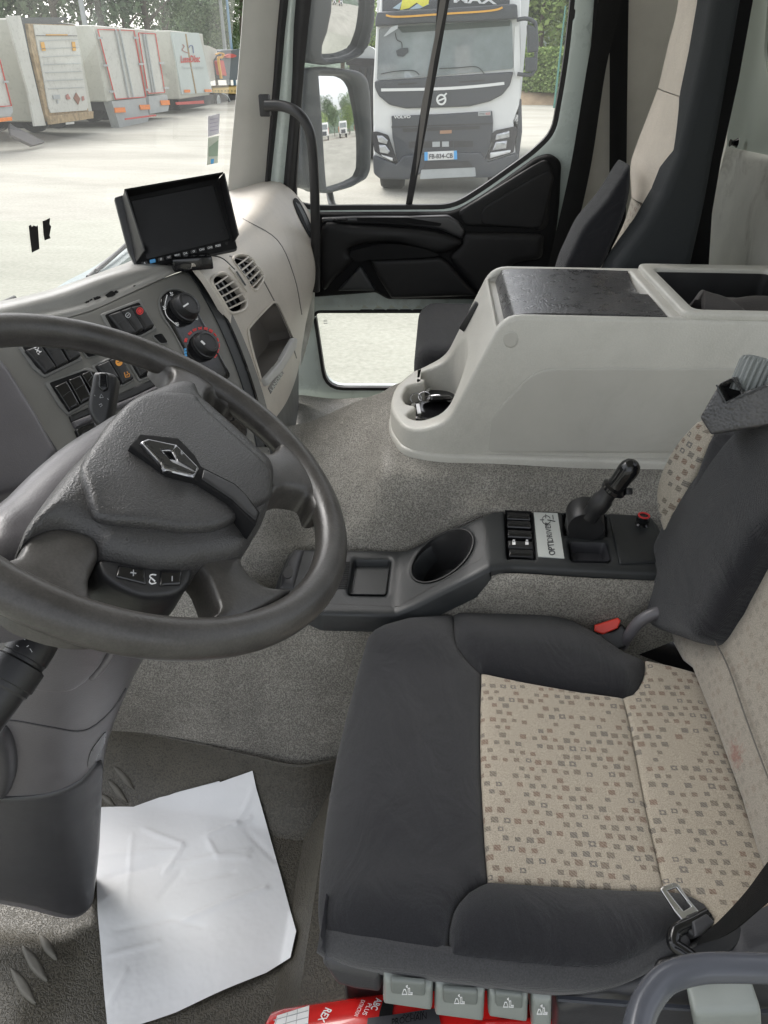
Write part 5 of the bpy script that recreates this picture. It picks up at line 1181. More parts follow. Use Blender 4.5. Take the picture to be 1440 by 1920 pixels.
patch('corner_trim', D4, rc([z8(*p) for p in [(880, 195), (1280, 200), (1270, 330), (1130, 350), (960, 520), (800, 320), (870, 250)]], 12), M_trim, door, th=.02, off=.008, puff=.014, pw=14, res=10)
patch('triangle_trim', D4, rc([z8(*p) for p in [(845, 100), (960, 30), (1230, -140), (1290, -170), (1325, -120), (1300, 170), (1250, 200), (1220, 180), (880, 170)]], 10), M_trim, door, th=.02, off=.002, puff=.008, pw=8, res=10)
patch('triangle_recess', D4, rc([(905, 388), (1000, 330), (1030, 316), (1038, 330), (1022, 398), (1015, 425), (1000, 428), (900, 420)], 12), M_trim, door, th=.002, off=.010, puff=.004, pw=5, res=9)
patch('pull_cup', D4, cr([z8(*p) for p in [(315, 290), (400, 262), (480, 248), (600, 255), (690, 275), (750, 305), (600, 318), (420, 325), (350, 335)]], 4), M_blkm, door, th=.002, off=.0365, res=8)
patch('door_pocket', D4, rc([z8(*p) for p in [(412, 328), (760, 314), (800, 340), (880, 430), (948, 508), (520, 522), (455, 420)]], 6), M_trim, door, th=.03, off=.022, puff=.014, pw=8, res=9)
patch('speaker_cover', D4, rc([z8(*p) for p in [(365, 362), (440, 485), (250, 487)]], 5), M_pan, door, th=.01, off=.016, puff=.006, pw=6, res=8)
patch('lower_rail', AX('y', 2.298), [(588, 548), (700, 540), (860, 540), (960, 550), (960, 578), (588, 578)], M_paintl, door, th=.01, off=.0, puff=.004, pw=5, res=12)
for k in range(3): strip('glass_mark', AX('y', 2.324), [(607, 600 + k * 3), (614, 600 + k * 3)], 1, M_whited, door, off=.002, sm=1, th=.0004)
# grab handle on the pillar
hp = [P(x, y, 'y', v) for x, y, v in [(498, 198, 2.14), (530, 199, 2.13), (556, 210, 2.11), (574, 232, 2.10), (584, 265, 2.10), (589, 330, 2.11), (591, 400, 2.12), (592, 480, 2.14), (592, 545, 2.16)]]
gh = thing('cab_entry_handle', 'long bent black grab handle on the windscreen pillar beside the passenger door', 'grab handle', hp[-1])
tube('bar', hp, .0135, M_blk, gh, seg=14); mesh('foot', *bevelled(*g_obox(hp[0] + Vector((-.004, .01, 0)), (.014, 0, 0), (0, .012, 0), (0, 0, .026)), w=.004), M_blk, gh)
# front pillar: beige inner trim, black seals, white sheet metal
pil = thing('windscreen_pillar', 'beige trimmed pillar between the windscreen and the passenger door', 'pillar', (-.55, 2.2, .95))
def vstrip(name, L_, Rr, yl, yr, m, th=.01, mid=None):
    rows = []
    for (a, b_) in zip(L_, Rr):
        p, q = P(*a, 'y', yl), P(*b_, 'y', yr); mm = p.lerp(q, .5) + (CAM - p).normalized() * .012
        rows.append([p, mm, q])
    return net(name, rows, m, pil, nu=5, nv=4, th=th)
vstrip('inner_trim', [(470, -260), (457, 0), (443, 180), (428, 348), (422, 420)], [(560, -260), (525, 0), (510, 180), (497, 345), (492, 420)], 2.20, 2.26, M_pill)
vstrip('seal', [(556, -260), (522, 0), (508, 180), (494, 345), (492, 390)], [(580, -260), (541, 0), (524, 180), (507, 345), (504, 390)], 2.262, 2.275, M_seal)
vstrip('sheet_metal', [(578, -260), (538, 0), (522, 180), (505, 345), (502, 420)], [(598, -260), (556, 0), (548, 180), (533, 350), (530, 420)], 2.28, 2.285, M_paintw)
vstrip('seal', [(592, -260), (553, 0), (545, 180), (530, 350), (528, 400)], [(622, -260), (584, 0), (566, 180), (550, 352), (548, 400)], 2.284, 2.288, M_seal)
patch('pillar_foot', AX('y', 2.295), rc([(545, 500), (600, 500), (598, 560), (585, 600), (578, 680), (600, 760), (640, 775), (545, 780)], 6), M_seal, pil, th=.02, res=14)
patch('foot_panel', AX('y', 2.22), rc([(566, 560), (590, 530), (588, 600), (572, 660), (562, 690)], 4), M_rear, pil, th=.01, puff=.003, pw=3, res=8)
# windscreen
def wsx(y, z):
    s = (y - 1.2) / 1.08
    return -1.01 + .36 * abs(s) ** 2.6 + .20 * (z - .9)
ws = []
for i in range(17):
    y = .10 + 2.16 * i / 16; ws.append([(wsx(y, z), y, z) for z in (.84, 1.1, 1.5, 1.9, 2.2)])
wn = mesh('windscreen', *g_net(ws, 3, 3), M_wsg, None, ang=80); tag(wn, 'large curved clear windscreen in front of the dashboard', 'windscreen')
W_ = BV(wn)
tag(strip('windscreen_seal', W_, [(481, -250), (459, 0), (444, 180), (430, 340)], 3, M_seal, None, off=.002, sm=1, th=.004), 'thin black seal line where windscreen meets the beige pillar', 'seal')
s1 = thing('stickers', 'pale lilac paper slip stuck high on the right edge of the windscreen', 'sticker', W_(400, 232)[0])
patch('slip', W_, [(389, 218), (411, 212), (409, 250), (389, 256)], mat('lilac_paper', (.55, .54, .60), .8, var=.15), s1, th=.0004, off=.003, res=6)
for k in range(4): strip('slip_print', W_, [(392, 224 + k * 7), (407, 221 + k * 7)], 1.2, mat('lilac_print', (.38, .36, .48), .8) if k == 0 else bpy.data.materials['lilac_print'], s1, off=.0038, sm=1, th=.0002)
s1.name = 'sticker'
s2 = thing('sticker', 'small green and white sticker below the lilac slip on the windscreen', 'sticker', W_(398, 282)[0])
patch('backing', W_, [(389, 258), (409, 254), (407, 305), (387, 309)], mat('pale_sticker', (.5, .54, .48), .7), s2, th=.0004, off=.003, res=6)
patch('green_field', W_, [(390, 276), (408, 262), (407, 292), (390, 293)], mat('green_sticker', (.28, .36, .29), .7), s2, th=.0002, off=.0036, res=6)
patch('blue_field', W_, [(394, 298), (400, 297), (399, 306), (394, 307)], M_blue, s2, th=.0002, off=.0036, res=6)
random.seed(4)
tag(patch('tape_strip', W_, [(52, 423), (56, 421), (58, 425), (61, 422), (66, 424), (69, 422), (72, 466), (58, 473), (55, 450)], M_blkm, None, th=.0005, off=.003, res=6), 'longer of two torn black tape strips stuck on the lower windscreen', 'tape')
tag(patch('tape_strip', W_, [(78, 414), (84, 412), (92, 408), (91, 420), (94, 424), (91, 441), (93, 446), (82, 450), (80, 440)], M_blkm, None, th=.0005, off=.003, res=6), 'shorter of two torn black tape strips stuck on the lower windscreen', 'tape')
# wipers and cowl outside
def wip(name, label, arm, blade, dx):
    t = thing(name, label, 'wiper', P(*arm[0], 'x', dx), 'windscreen wipers')
    tube('arm', [P(x, y, 'x', dx) for x, y in arm], .007, M_blk, t, seg=8); tube('blade', [P(x, y, 'x', dx + .02) for x, y in blade], .006, M_seal, t, seg=8)
    tube('rubber_edge', [P(x, y + 4, 'x', dx + .03) for x, y in blade], .003, M_blkm, t, seg=6)
wip('wiper', 'black wiper parked behind the monitor at the foot of the windscreen', [(165, 520), (200, 490), (235, 462), (262, 440)], [(180, 508), (215, 478), (250, 445)], -1.10)
wip('wiper', 'tip of black wiper at the left edge above the wheel rim', [(-60, 610), (-10, 585), (20, 566)], [(-70, 600), (-20, 580), (27, 558)], -1.10)
cw = net('cowl', [[P(x, y, 'x', -1.13) for x, y in [(60, 595), (85, 560), (120, 530), (180, 498), (240, 455), (300, 400)]], [P(x, y, 'x', -1.07) for x, y in [(70, 620), (95, 585), (140, 556), (195, 520), (250, 475), (320, 420)]]], mat('cowl_grey', (.22, .27, .27), .5, var=.25, vs=30), None, nu=5, nv=3, th=.02)
tag(cw, 'blue-grey plastic cowl outside below the windscreen behind the monitor', 'cowl')

# passenger seat beyond the storage box
ps = thing('passenger_seat', 'tall passenger seat with beige centre and dark sides beyond the storage box', 'seat', (.3, 1.93, .4), None)
def nseat(name, L_, Rr, yl, yr, m, bulge=.012, th=.03, cols=3):
    rows = []
    for a, b_ in zip(L_, Rr):
        p, q = P(*a, 'y', yl), P(*b_, 'y', yr); r_ = []
        for k in range(cols + 1):
            t = k / cols; r_.append(p.lerp(q, t) + Vector((-bulge * math.sin(t * math.pi), 0, bulge * .2 * math.sin(t * math.pi))))
        rows.append(r_)
    return net(name, rows, m, ps, nu=4, nv=5, th=th, ang=70)
nseat('headrest_cloth', [(1290, -200), (1272, 0), (1253, 83), (1234, 165)], [(1348, -200), (1330, 0), (1313, 100), (1293, 186)], 2.08, 1.76, M_beige)
nseat('back_cloth', [(1233, 167), (1210, 228), (1193, 273), (1182, 312), (1184, 368)], [(1293, 188), (1272, 268), (1252, 345), (1242, 362), (1221, 388)], 2.08, 1.76, M_beige)
nseat('back_patterned', [(1184, 369), (1173, 410), (1156, 450), (1137, 495), (1120, 540)], [(1220, 389), (1205, 415), (1180, 452), (1150, 495), (1125, 540)], 2.08, 1.80, bpy.data.materials['side_pattern'] if 'side_pattern' in bpy.data.materials else M_pat)
patch('back_bolster', AX('y', 1.80), cr([(1182, 312), (1186, 340), (1183, 372), (1172, 412), (1152, 460), (1134, 500), (1100, 540), (1050, 560), (1058, 510), (1075, 470), (1098, 425), (1140, 375)], 4), M_fab, ps, th=.10, off=-.028, puff=.014, pw=10, res=8, dome=.0, ang=70)
M_side = mat('seat_side_cloth', (.024, .027, .029), .75, var=.1, bump=.4, bs=400, kind='weave', bd=.0005, spec=.25)
patch('seat_side', AX('y', 1.745), rc([(1350, -220), (1404, -220), (1386, 0), (1352, 200), (1318, 385), (1292, 500), (1270, 600), (1100, 600), (1150, 495), (1205, 420), (1238, 363, 3), (1270, 285), (1293, 187), (1313, 95), (1330, 0)], 3), M_side, ps, th=.08, off=0, puff=.02, pw=16, res=14, ang=70)
patch('seat_gap_shade', AX('y', 1.84), [(1404, -220), (1440, -220), (1412, 0), (1385, 150), (1352, 300), (1335, 400), (1325, 560), (1270, 600), (1318, 385), (1352, 200), (1386, 0)], M_blkm, ps, th=.2, off=0, res=18)  # black sheet painting the shadowed gap between seat back and wall
vs, fs = bevelled(*g_box(-.045, .55, 1.72, 2.17, .60, .738), w=.05, seg=5)
mesh('cushion', vs, fs, M_fabs if False else M_fab, ps, ang=70)
mesh('cushion_base', *bevelled(*g_box(.05, .55, 1.76, 2.13, .36, .60), w=.01), M_blkm, ps)
# belts on the side wall
b1 = []
for a, b_ in zip([(1135, -200), (1122, 0), (1100, 130), (1072, 300), (1046, 420), (1022, 520)], [(1185, -200), (1166, 0), (1136, 130), (1110, 300), (1084, 420), (1056, 520)]): b1.append([P(*a, 'y', 2.22), P((a[0] + b_[0]) / 2, a[1], 'y', 2.215), P(*b_, 'y', 2.22)])
tag(net('door_side_belt', b1, M_belt, None, nu=3, nv=5, th=.002), 'slanting black seat belt strap nearest the passenger door frame', 'seat belt'); bpy.data.objects['door_side_belt'].name = 'seat_belt_strap'
b2 = []
for a, b_ in zip([(1146, -200), (1143, 0), (1143, 200), (1142, 380), (1140, 480)], [(1186, -200), (1179, 0), (1176, 200), (1174, 380), (1172, 480)]): b2.append([P(*a, 'y', 2.30), P((a[0] + b_[0]) / 2, a[1], 'y', 2.295), P(*b_, 'y', 2.30)])
tag(net('seat_belt_strap', b2, M_belt, None, nu=3, nv=5, th=.002), 'upright black seat belt strap running down behind the passenger seat bolster', 'seat belt')
tag(lathe('hook', P(1382, 268, 'x', RWX - .02), (-1, 0, 0), [(.012, 0), (.009, .004), (.006, .012), (.009, .018), (0, .018)], M_blkg, None), 'small black round hook on the rear wall right of the passenger seat', 'hook')
# the door sill area in front of the rear frame
tag(patch('door_seal', AX('y', 2.335), [(1112, -220), (1134, -220), (1118, 0), (1098, 200), (1078, 330), (1060, 420), (1062, 330), (1082, 200), (1100, 0)], M_seal, None, th=.01, off=.03, res=20), 'black rubber seal between the door frame and the slanting belt', 'seal')

# outside mirrors
mr_ = thing('mirror_assembly', 'tall dark grey outside mirror unit with two mirror glasses beyond the door window', 'mirror', P(600, 362, 'y', 2.62))
MN2 = Vector((.766, -.643, .042)).normalized()
MM = Pl(P(640, 250, 'y', 2.62), MN2)
def z9(x, y, *r): return (560 + x / 5.05, y / 5.05, *r)
gl_ = rc([z9(*p) for p in [(160, 702), (400, 710), (480, 742, 30), (522, 820), (560, 1050), (592, 1300), (602, 1600), (570, 1680), (450, 1740), (290, 1792), (238, 1780), (222, 1600), (190, 1100)]], 4)
ho_ = rc([z9(*p) for p in [(20, 680), (70, 640), (200, 632), (430, 655), (560, 680), (625, 750), (650, 900), (665, 1200), (655, 1600), (620, 1690), (480, 1770), (290, 1822), (200, 1830), (150, 1800), (60, 1780), (10, 1640), (0, 1200), (10, 760)]], 8)
patch('housing', MM, ho_, M_mhouse, mr_, th=.07, off=.010, puff=.012, pw=9, res=10, holes=[gl_])
class CV1:
    def __call__(s, px, py):
        co, n = MM(px, py); d = co - MM(640, 250)[0]; k = .45
        return co - n * (d.length_squared * k * .5), (n + d * k).normalized()
patch('glass', CV1(), gl_, M_mirror, mr_, th=0, off=-.004, res=7, ang=80)
MN3 = Vector((.80, -.58, -.08)).normalized(); MU = Pl(P(640, 60, 'y', 2.62), MN3)
gl2 = rc([(617, -90), (615, 20), (607, 60), (598, 84), (597, 104, 6), (606, 112), (640, 108), (660, 101), (674, 90), (683, 60), (689, 20), (691, -90)], 4)
ho2 = rc([(575, -120), (570, 40), (566, 95), (578, 118), (600, 122), (645, 116), (672, 104), (686, 84), (696, 40), (702, -120)], 8)
def convex(px, py):
    co, n = MU(px, py); d = (co - MU(645, 20)[0]); k = 1.6
    return co - n * (d.length_squared * k * .5), (n + d * k).normalized()
class CV:
    def __call__(s, px, py): return convex(px, py)
patch('housing', MU, ho2, M_mhouse, mr_, th=.07, off=.010, puff=.012, pw=9, res=10, holes=[gl2])
patch('glass', CV(), gl2, M_mirror, mr_, th=0, off=-.002, res=7, ang=80)
tube('mirror_arm', [P(618, 362, 'y', 2.62), P(624, 385, 'y', 2.55), P(640, 396, 'y', 2.42)], .012, M_blk, mr_)
tube('mirror_arm', [P(575, 30, 'y', 2.62), P(560, 60, 'y', 2.45), P(545, 80, 'y', 2.35)], .012, M_blk, mr_)

# sheet of paper on the floor
pp = [(183, 1519), (252, 1519), (300, 1500), (360, 1484), (416, 1472), (474, 1449), (481, 1482), (496, 1535), (520, 1620), (556, 1752), (545, 1800), (500, 1828), (420, 1862), (330, 1902), (205, 1945), (196, 1840), (186, 1720), (181, 1610)]
class PapS:
    def __call__(s, px, py):
        co, n = FL(px, py); return co + Vector((0, 0, .007 + .0022 * math.sin(co.x * 31 + co.y * 9) + .0016 * math.sin(co.y * 47 - co.x * 13))), Vector((0, 0, 1))
FZ = PapS()
pa = thing('paper_sheets', 'two creased white paper sheets lying on the floor mat before the seat', 'paper', (-.45, .72, .0))
patch('sheet', FL, [(250, 1519), (330, 1486), (413, 1463), (414, 1476), (360, 1600), (260, 1600)], M_paper, pa, th=.0006, off=.004, res=14)
pv, pf = g_patch(FZ, pp, 0, .003, res=5)
rng = random.Random(7)
crs = []
for a, b_, h in [((183, 1610), (330, 1600), .003), ((190, 1655), (300, 1625), -.003), ((300, 1630), (470, 1600), .003), ((270, 1560), (345, 1590), .0035), ((345, 1590), (310, 1640), .003), ((440, 1555), (470, 1540), .004), ((387, 1575), (445, 1550), .004), ((445, 1550), (475, 1482), .003), ((390, 1580), (410, 1614), .003), ((410, 1614), (465, 1612), .003), ((220, 1750), (320, 1725), -.002), ((330, 1735), (500, 1670), .004), ((320, 1725), (380, 1742), -.002), ((190, 1700), (240, 1660), .002), ((460, 1560), (520, 1620), -.002), ((205, 1890), (240, 1830), .002), ((300, 1690), (340, 1640), -.002), ((200, 1800), (300, 1770), .002), ((250, 1570), (240, 1700), .002), ((350, 1660), (440, 1640), -.002)]:
    crs.append((FL(*a)[0].xy, FL(*b_)[0].xy, h))
for v in pv:
    for a, b_, h in crs:
        e = b_ - a; t = max(0, min(1, (v.xy - a).dot(e) / e.length_squared)); d = (v.xy - (a + e * t)).length
        v.z += h * math.exp(-(d / .0042) ** 2) * 1.05 * math.sin(min(1, t * 4 + .2) * 1.5) + .0006 * h / .003 * math.exp(-(d / .02) ** 2)
ps_ = mesh('sheet', pv, pf, M_paper, pa, ang=80)
# ================================================================== the yard outside
M_wtruck = mat('truck_white', (.66, .67, .66), .35, var=.03, vs=2, coat=.3)
M_dtruck = mat('truck_grey', (.05, .054, .062), .5, var=.08, vs=3)
M_tyre = mat('tyre_rubber', (.025, .025, .026), .85)
M_tglass = mat('truck_glass', (.20, .225, .235), .05, var=.35, vs=.9, coat=1.)
M_lamp = mat('headlamp', (.45, .46, .48), .1, metal=.6, var=.3, vs=12)
M_amber = mat('amber_stripe', (.65, .33, .04), .4)
M_box = mat('trailer_white', (.54, .54, .495), .5, grime=.3, var=.06, vs=1.2)
M_boxs = mat('trailer_cream', (.47, .47, .41), .55, grime=.25, var=.06, vs=1.)
M_rust = mat('rusty_steel', (.34, .25, .14), .8, var=.4, vs=6)
M_redd = mat('trailer_red', (.55, .06, .05), .5); M_chas = mat('chassis_dark', (.04, .038, .04), .7, var=.3, vs=3)
M_galv = mat('galvanised', (.38, .40, .40), .5, var=.1, vs=4); M_orr = mat('reflector_orange', (.8, .22, .03), .5, var=.2, vs=12)
# ---- white lorry facing the window
VY = 14.1; VP_ = AX('y', VY)
lor = thing('lorry', 'white and grey lorry cab facing the passenger window with an orange stripe on its visor', 'lorry', P(840, 355, 'z', GZ))
lor['group'] = 'x'; del lor['group']
def zv(x, y): return (690 + x / 3.892, y / 3.892)
def vp(name, pts, m, par=lor, th=.05, off=0., puff=0., pw=3, r=0, res=10, holes=[]):
    q = [(*zv(p[0], p[1]), *(p[2:])) for p in pts]
    return patch(name, VP_, rc(q, r) if r or any(len(p) > 2 for p in q) else [p[:2] for p in q], m, par, th=th, off=off, puff=puff, pw=pw, res=res, holes=[[zv(*h_) for h_ in h] for h in holes])
vp('cab_shell', [(108, -260), (1115, -260), (1118, 480), (1105, 900), (1080, 1180), (40, 1180), (36, 620), (60, 180), (80, 90)], M_wtruck, th=2.0, off=-.05, puff=.05, pw=3, r=4, res=16)
vp('roof_banner', [(108, -240), (1040, -240), (1032, 50), (560, 60), (250, 72), (104, 100)], M_dtruck, off=.02, res=16)
bl = [o for o in lor.children if o.name.startswith('roof_banner')][0]
vp('banner_shape', [(262, -60), (330, -60), (445, 0), (442, 30), (400, 52), (355, 20), (300, 60), (236, 74)], mat('yellow_print', (.75, .7, .06), .5), par=bl, th=.01, off=.03)
vp('banner_shape', [(180, 60), (250, 10), (230, 70)], mat('pale_blue_print', (.4, .52, .58), .5), par=bl, th=.01, off=.028); vp('banner_shape', [(450, 30), (380, 62), (300, 70), (360, 30)], bpy.data.materials['pale_blue_print'], par=bl, th=.01, off=.028)
text('banner_letters', 'MAX', VP_, zv(625, 18), zv(940, 30), (0, -16), M_wtruck, bl, off=.04, bold=.03)
vp('visor', [(75, 92), (250, 84), (560, 66), (1050, 34), (1080, 40), (1085, 140), (820, 160), (400, 172), (60, 196), (62, 140)], M_dtruck, th=.3, off=.22, puff=.04, pw=3, r=3)
strip('visor_stripe', VP_, [zv(140, 118), zv(190, 128), zv(300, 126), zv(560, 108), (zv(820, 92)), zv(930, 78), zv(972, 62)], 3.6, M_amber, [o for o in lor.children if o.name.startswith('visor')][0], off=.30, th=.02)
ws_ = vp('windscreen', [(80, 205, 6), (400, 180), (1048, 145, 6), (1060, 500, 4), (560, 548), (66, 585, 4)], M_tglass, off=.03, r=2)
vp('sunblind', [(215, 195), (1040, 150), (1035, 190), (560, 222), (250, 240)], mat('blind_green', (.05, .065, .06), .6), par=ws_, th=.01, off=.035)
for pts, w_ in [([(95, 540), (200, 520), (330, 515), (375, 545)], 1.6), ([(520, 500), (650, 495), (790, 488), (850, 540), (905, 590)], 1.6)]: strip('wiper_arm', VP_, [zv(*p) for p in pts], w_, M_blk, ws_, off=.06, th=.01)
vp('interior_mirror', [(205, 370), (240, 352), (295, 348), (296, 380), (260, 415), (215, 410)], M_dtruck, par=ws_, th=.02, off=.05, r=2); strip('mirror_stem', VP_, [zv(200, 240), zv(212, 290), zv(245, 310), zv(250, 350)], 1.5, M_blk, ws_, off=.05); vp('wide_mirror', [(125, 270), (180, 205), (228, 188), (225, 215), (140, 268)], M_galv, par=ws_, th=.02, off=.4, r=1)
vp('upper_grille', [(50, 590), (560, 556), (1060, 522), (1035, 620), (980, 690), (890, 738), (740, 775), (500, 784), (280, 790), (160, 765), (80, 700), (52, 640)], M_dtruck, off=.05, r=4, puff=.02)
ug = [o for o in lor.children if o.name.startswith('upper_grille')][0]
strip('chrome_bar', VP_, [zv(98, 655), zv(300, 652), zv(560, 645), zv(800, 628), zv(992, 607)], 5.5, M_wtruck, ug, off=.09, th=.03)
strip('grille_line', VP_, [zv(220, 615), zv(360, 605)], 3, M_chas, ug, off=.075, sm=1); strip('grille_line', VP_, [zv(665, 598), zv(850, 585)], 3, M_chas, ug, off=.075, sm=1)
cx, cy = zv(535, 725)
em2 = patch('round_emblem', VP_, ell(cx, cy, 9.5, 10.5), M_wtruck, ug, th=.02, off=.10, res=3, holes=[ell(cx, cy, 6, 7)]); strip('emblem_band', VP_, [(cx - 7, cy + 3), (cx + 7, cy - 3)], 3, M_wtruck, em2, off=.105, sm=1); strip('emblem_arrow', VP_, [(cx + 6, cy - 8), (cx + 10, cy - 12)], 3, M_wtruck, em2, off=.105, sm=1)
vp('lower_grille', [(172, 845), (560, 830), (905, 808), (912, 890), (905, 1000), (880, 1100), (850, 1190), (560, 1230), (220, 1200), (200, 1100), (180, 1000)], M_dtruck, off=.05, r=2, puff=.01)
lg = [o for o in lor.children if o.name.startswith('lower_grille')][0]
text('brand_letters', 'VOLVO', VP_, zv(190, 862), zv(312, 858), (0, -5.5), M_wtruck, lg, off=.09, bold=.03)
vp('badge', [(803, 815), (895, 810), (893, 840), (803, 844)], M_galv, par=lg, th=.01, off=.07); text('badge_letters', 'FMX', VP_, zv(812, 838), zv(850, 836), (0, -4.5), M_dprint, lg, off=.09); text('badge_letters', '420', VP_, zv(855, 836), zv(888, 834), (0, -4.5), M_redd, lg, off=.09)
for pts in ([(172, 920), (905, 895), (905, 905), (172, 930)], [(255, 935), (815, 915), (815, 940), (255, 962)], [(300, 1030), (620, 1025), (620, 1070), (300, 1080)], [(625, 1025), (765, 1025), (765, 1068), (625, 1072)]): vp('grille_slot', pts, M_chas, par=lg, th=.01, off=.068)
for pts in ([(470, 1032), (525, 1030), (525, 1068), (470, 1070)], [(540, 1030), (590, 1029), (590, 1067), (540, 1068)]): vp('grille_slot', pts, M_galv, par=lg, th=.01, off=.078)
vp('orange_marks', [(525, 950), (610, 946), (610, 970), (525, 974)], mat('faded_orange', (.35, .2, .12), .6), par=lg, th=.01, off=.08)
for pts, r1, r2, r3 in [([(32, 960), (70, 958), (150, 985), (185, 1090), (215, 1180), (120, 1150), (48, 1100)], [(66, 985), (110, 985), (150, 1020), (140, 1050), (80, 1035)], [(80, 1050), (130, 1052), (165, 1100), (150, 1120), (90, 1110)], [(95, 1122), (185, 1150), (180, 1172), (110, 1140)]), ([(895, 985), (930, 950), (1080, 920), (1085, 960), (1060, 1110), (880, 1165), (865, 1150), (905, 1050)], [(935, 975), (1030, 950), (1030, 1000), (925, 1020)], [(930, 1030), (1015, 1020), (1005, 1080), (905, 1095)], [(890, 1110), (1040, 1090), (1035, 1110), (890, 1150)])]:
    h = vp('headlight', pts, M_chas, th=.05, off=.07, r=3)
    for q in (r1, r2, r3): vp('lamp_lens', q, M_lamp if q is not r3 else M_wtruck, par=h, th=.02, off=.09, r=1.5, puff=.02, pw=2)
vp('bumper', [(38, 1125), (210, 1195), (260, 1130), (560, 1110), (820, 1105), (870, 1180), (1085, 1110), (1105, 1200), (900, 1290), (780, 1290), (560, 1240), (400, 1255), (300, 1305), (90, 1300), (45, 1260)], M_dtruck, th=.4, off=.09, r=4, puff=.03)
vp('bumper_intake', [(420, 1175), (735, 1170), (765, 1212), (400, 1225)], M_chas, th=.02, off=.14); vp('skid_plate', [(390, 1232), (780, 1215), (785, 1280), (380, 1300)], M_galv, th=.02, off=.13, r=2)
npl = vp('number_plate', [(413, 1103), (648, 1092), (650, 1155), (413, 1165)], M_wtruck, th=.01, off=.15, r=1)
for pts in ([(413, 1103), (437, 1102), (437, 1164), (413, 1165)], [(626, 1093), (648, 1092), (650, 1155), (627, 1156)]): vp('plate_band', pts, M_blue, par=npl, th=.005, off=.16)
text('plate_letters', 'FB-834-CB', VP_, zv(448, 1150), zv(618, 1143), (0, -8.5), M_dprint, npl, off=.165, bold=.02)
for x0, x1, yb in ((95, 270, 1388), (880, 1040, 1330)): 
    c0 = P(zv((x0 + x1) / 2, 0)[0], 330, 'y', VY + .55)
    r_ = .52; w_ = abs(P(zv(x1, 0)[0], 340, 'y', VY).x - P(zv(x0, 0)[0], 340, 'y', VY).x)
    c0.z = GZ + r_
    wh = lathe('wheel', c0 - Vector((w_ / 2, 0, 0)), (1, 0, 0), [(0, .05), (.3, .05), (.32, 0), (r_ * .93, 0), (r_, .05), (r_, w_ - .05), (r_ * .93, w_), (.3, w_), (0, w_ - .05)], M_tyre, lor, seg=36)
mm = thing('tmp', 'x', 'x') if False else None
tube('mirror_arm', [P(*zv(x, y), 'y', VY - .1) for x, y in [(1085, 145), (1150, 135), (1205, 155), (1225, 200), (1225, 400), (1205, 530), (1150, 545), (1090, 540)]], .03, M_dtruck, lor, seg=8)
for pts in ([(1160, 180), (1215, 200), (1238, 260), (1238, 380), (1165, 385)], [(1150, 420), (1232, 415), (1228, 520), (1150, 525)]): vp('side_mirror', pts, M_dtruck, th=.2, off=.12, r=3, puff=.02)
vp('cab_side_trim', [(1070, 190), (1100, 180), (1112, 480), (1112, 560), (1080, 560), (1062, 500)], M_wtruck, th=.1, off=.03); vp('mudguard', [(1060, 880), (1120, 720), (1125, 960), (1100, 1160), (1078, 1150)], M_dtruck, th=1.0, off=.0, r=2)
mesh('load_box', *g_box(P(697, 100, 'y', VY + 2.2).x + .1, P(985, 100, 'y', VY + 2.2).x, VY + 2.3, VY + 9, .5, 4.4), M_wtruck, lor)
mesh('chassis', *g_box(-.6, .9, VY + .2, VY + 9, GZ + .45, GZ + .95), M_chas, lor)
# ---- dark skip lorry standing left behind it
dk = thing('dark_lorry', 'dark grey open tipper lorry partly hidden behind the left of the white cab', 'lorry', (-3, 20, GZ))
DY = AX('y', 19.0)
patch('tipper_body', DY, [(655, 120), (700, 118), (760, 120), (760, 250), (655, 250)], M_dtruck, dk, th=4, res=14)
patch('rail', DY, rc([(650, 108), (760, 112), (760, 124), (650, 122)], 2), M_chas, dk, th=.3, off=.1, res=10)
for k in range(4): strip('rib', DY, [(664 + k * 11, 128), (664 + k * 11, 246)], 3, M_chas, dk, off=.08, sm=1, th=.05)
patch('tarp_roll', DY, cr([(652, 96), (668, 88), (690, 86), (705, 96), (704, 110), (652, 112)], 3), M_galv, dk, th=.6, res=8)
for x, rr in ((685, .5),):
    c = P(x, 272, 'z', GZ + .5); 
    c = Vector((P(x, 250, 'y', 19.2).x, 19.4, GZ + .5)); lathe('wheel', c - Vector((.3, 0, 0)), (1, 0, 0), [(0, 0), (.5, 0), (.5, .6), (0, .6)], M_tyre, dk)
ax0, ax1 = P(655, 200, 'y', 19.0).x, P(760, 200, 'y', 19.0).x
mesh('chassis', *g_box(ax0, ax1, 19.1, 22, GZ + .5, P(700, 250, 'y', 19.0).z), M_chas, dk)

# ---- parked trailers seen through the windscreen: rear ends in the plane x = TX
TX = -11.5; TP_ = AX('x', TX)
def zt(x, y): return (x / 6, y / 6)                    # enlarged view of the top left corner
def zc(x, y): return (x / 3, y / 3)
def trailer(name, label, y0, y1, ztop, zbot, L, mbox, mside):
    t = thing(name, label, 'trailer', (TX - L / 2, (y0 + y1) / 2, GZ), 'trailers parked in a row beyond the windscreen')
    mesh('box', *bevelled(*g_box(TX - L, TX - .02, y0, y1, zbot, ztop), w=.03, seg=1), mside, t)
    mesh('chassis', *g_box(TX - L + .5, TX - .3, y0 + .5, y1 - .5, GZ + .55, zbot), M_chas, t)
    for k in range(2):
        for s in (0, 1):
            c = Vector((TX - 2.0 - k * 1.35, (y0 + .02 if s == 0 else y1 - .37), GZ + .5))
            lathe('wheel', c, (0, 1, 0), [(0, .04), (.28, .04), (.3, 0), (.47, 0), (.5, .05), (.5, .3), (.47, .35), (0, .33)], M_tyre, t, seg=24)
    return t
def ry(px, py): return P(px, py, 'x', TX).y
def rz(px, py): return P(px, py, 'x', TX).z
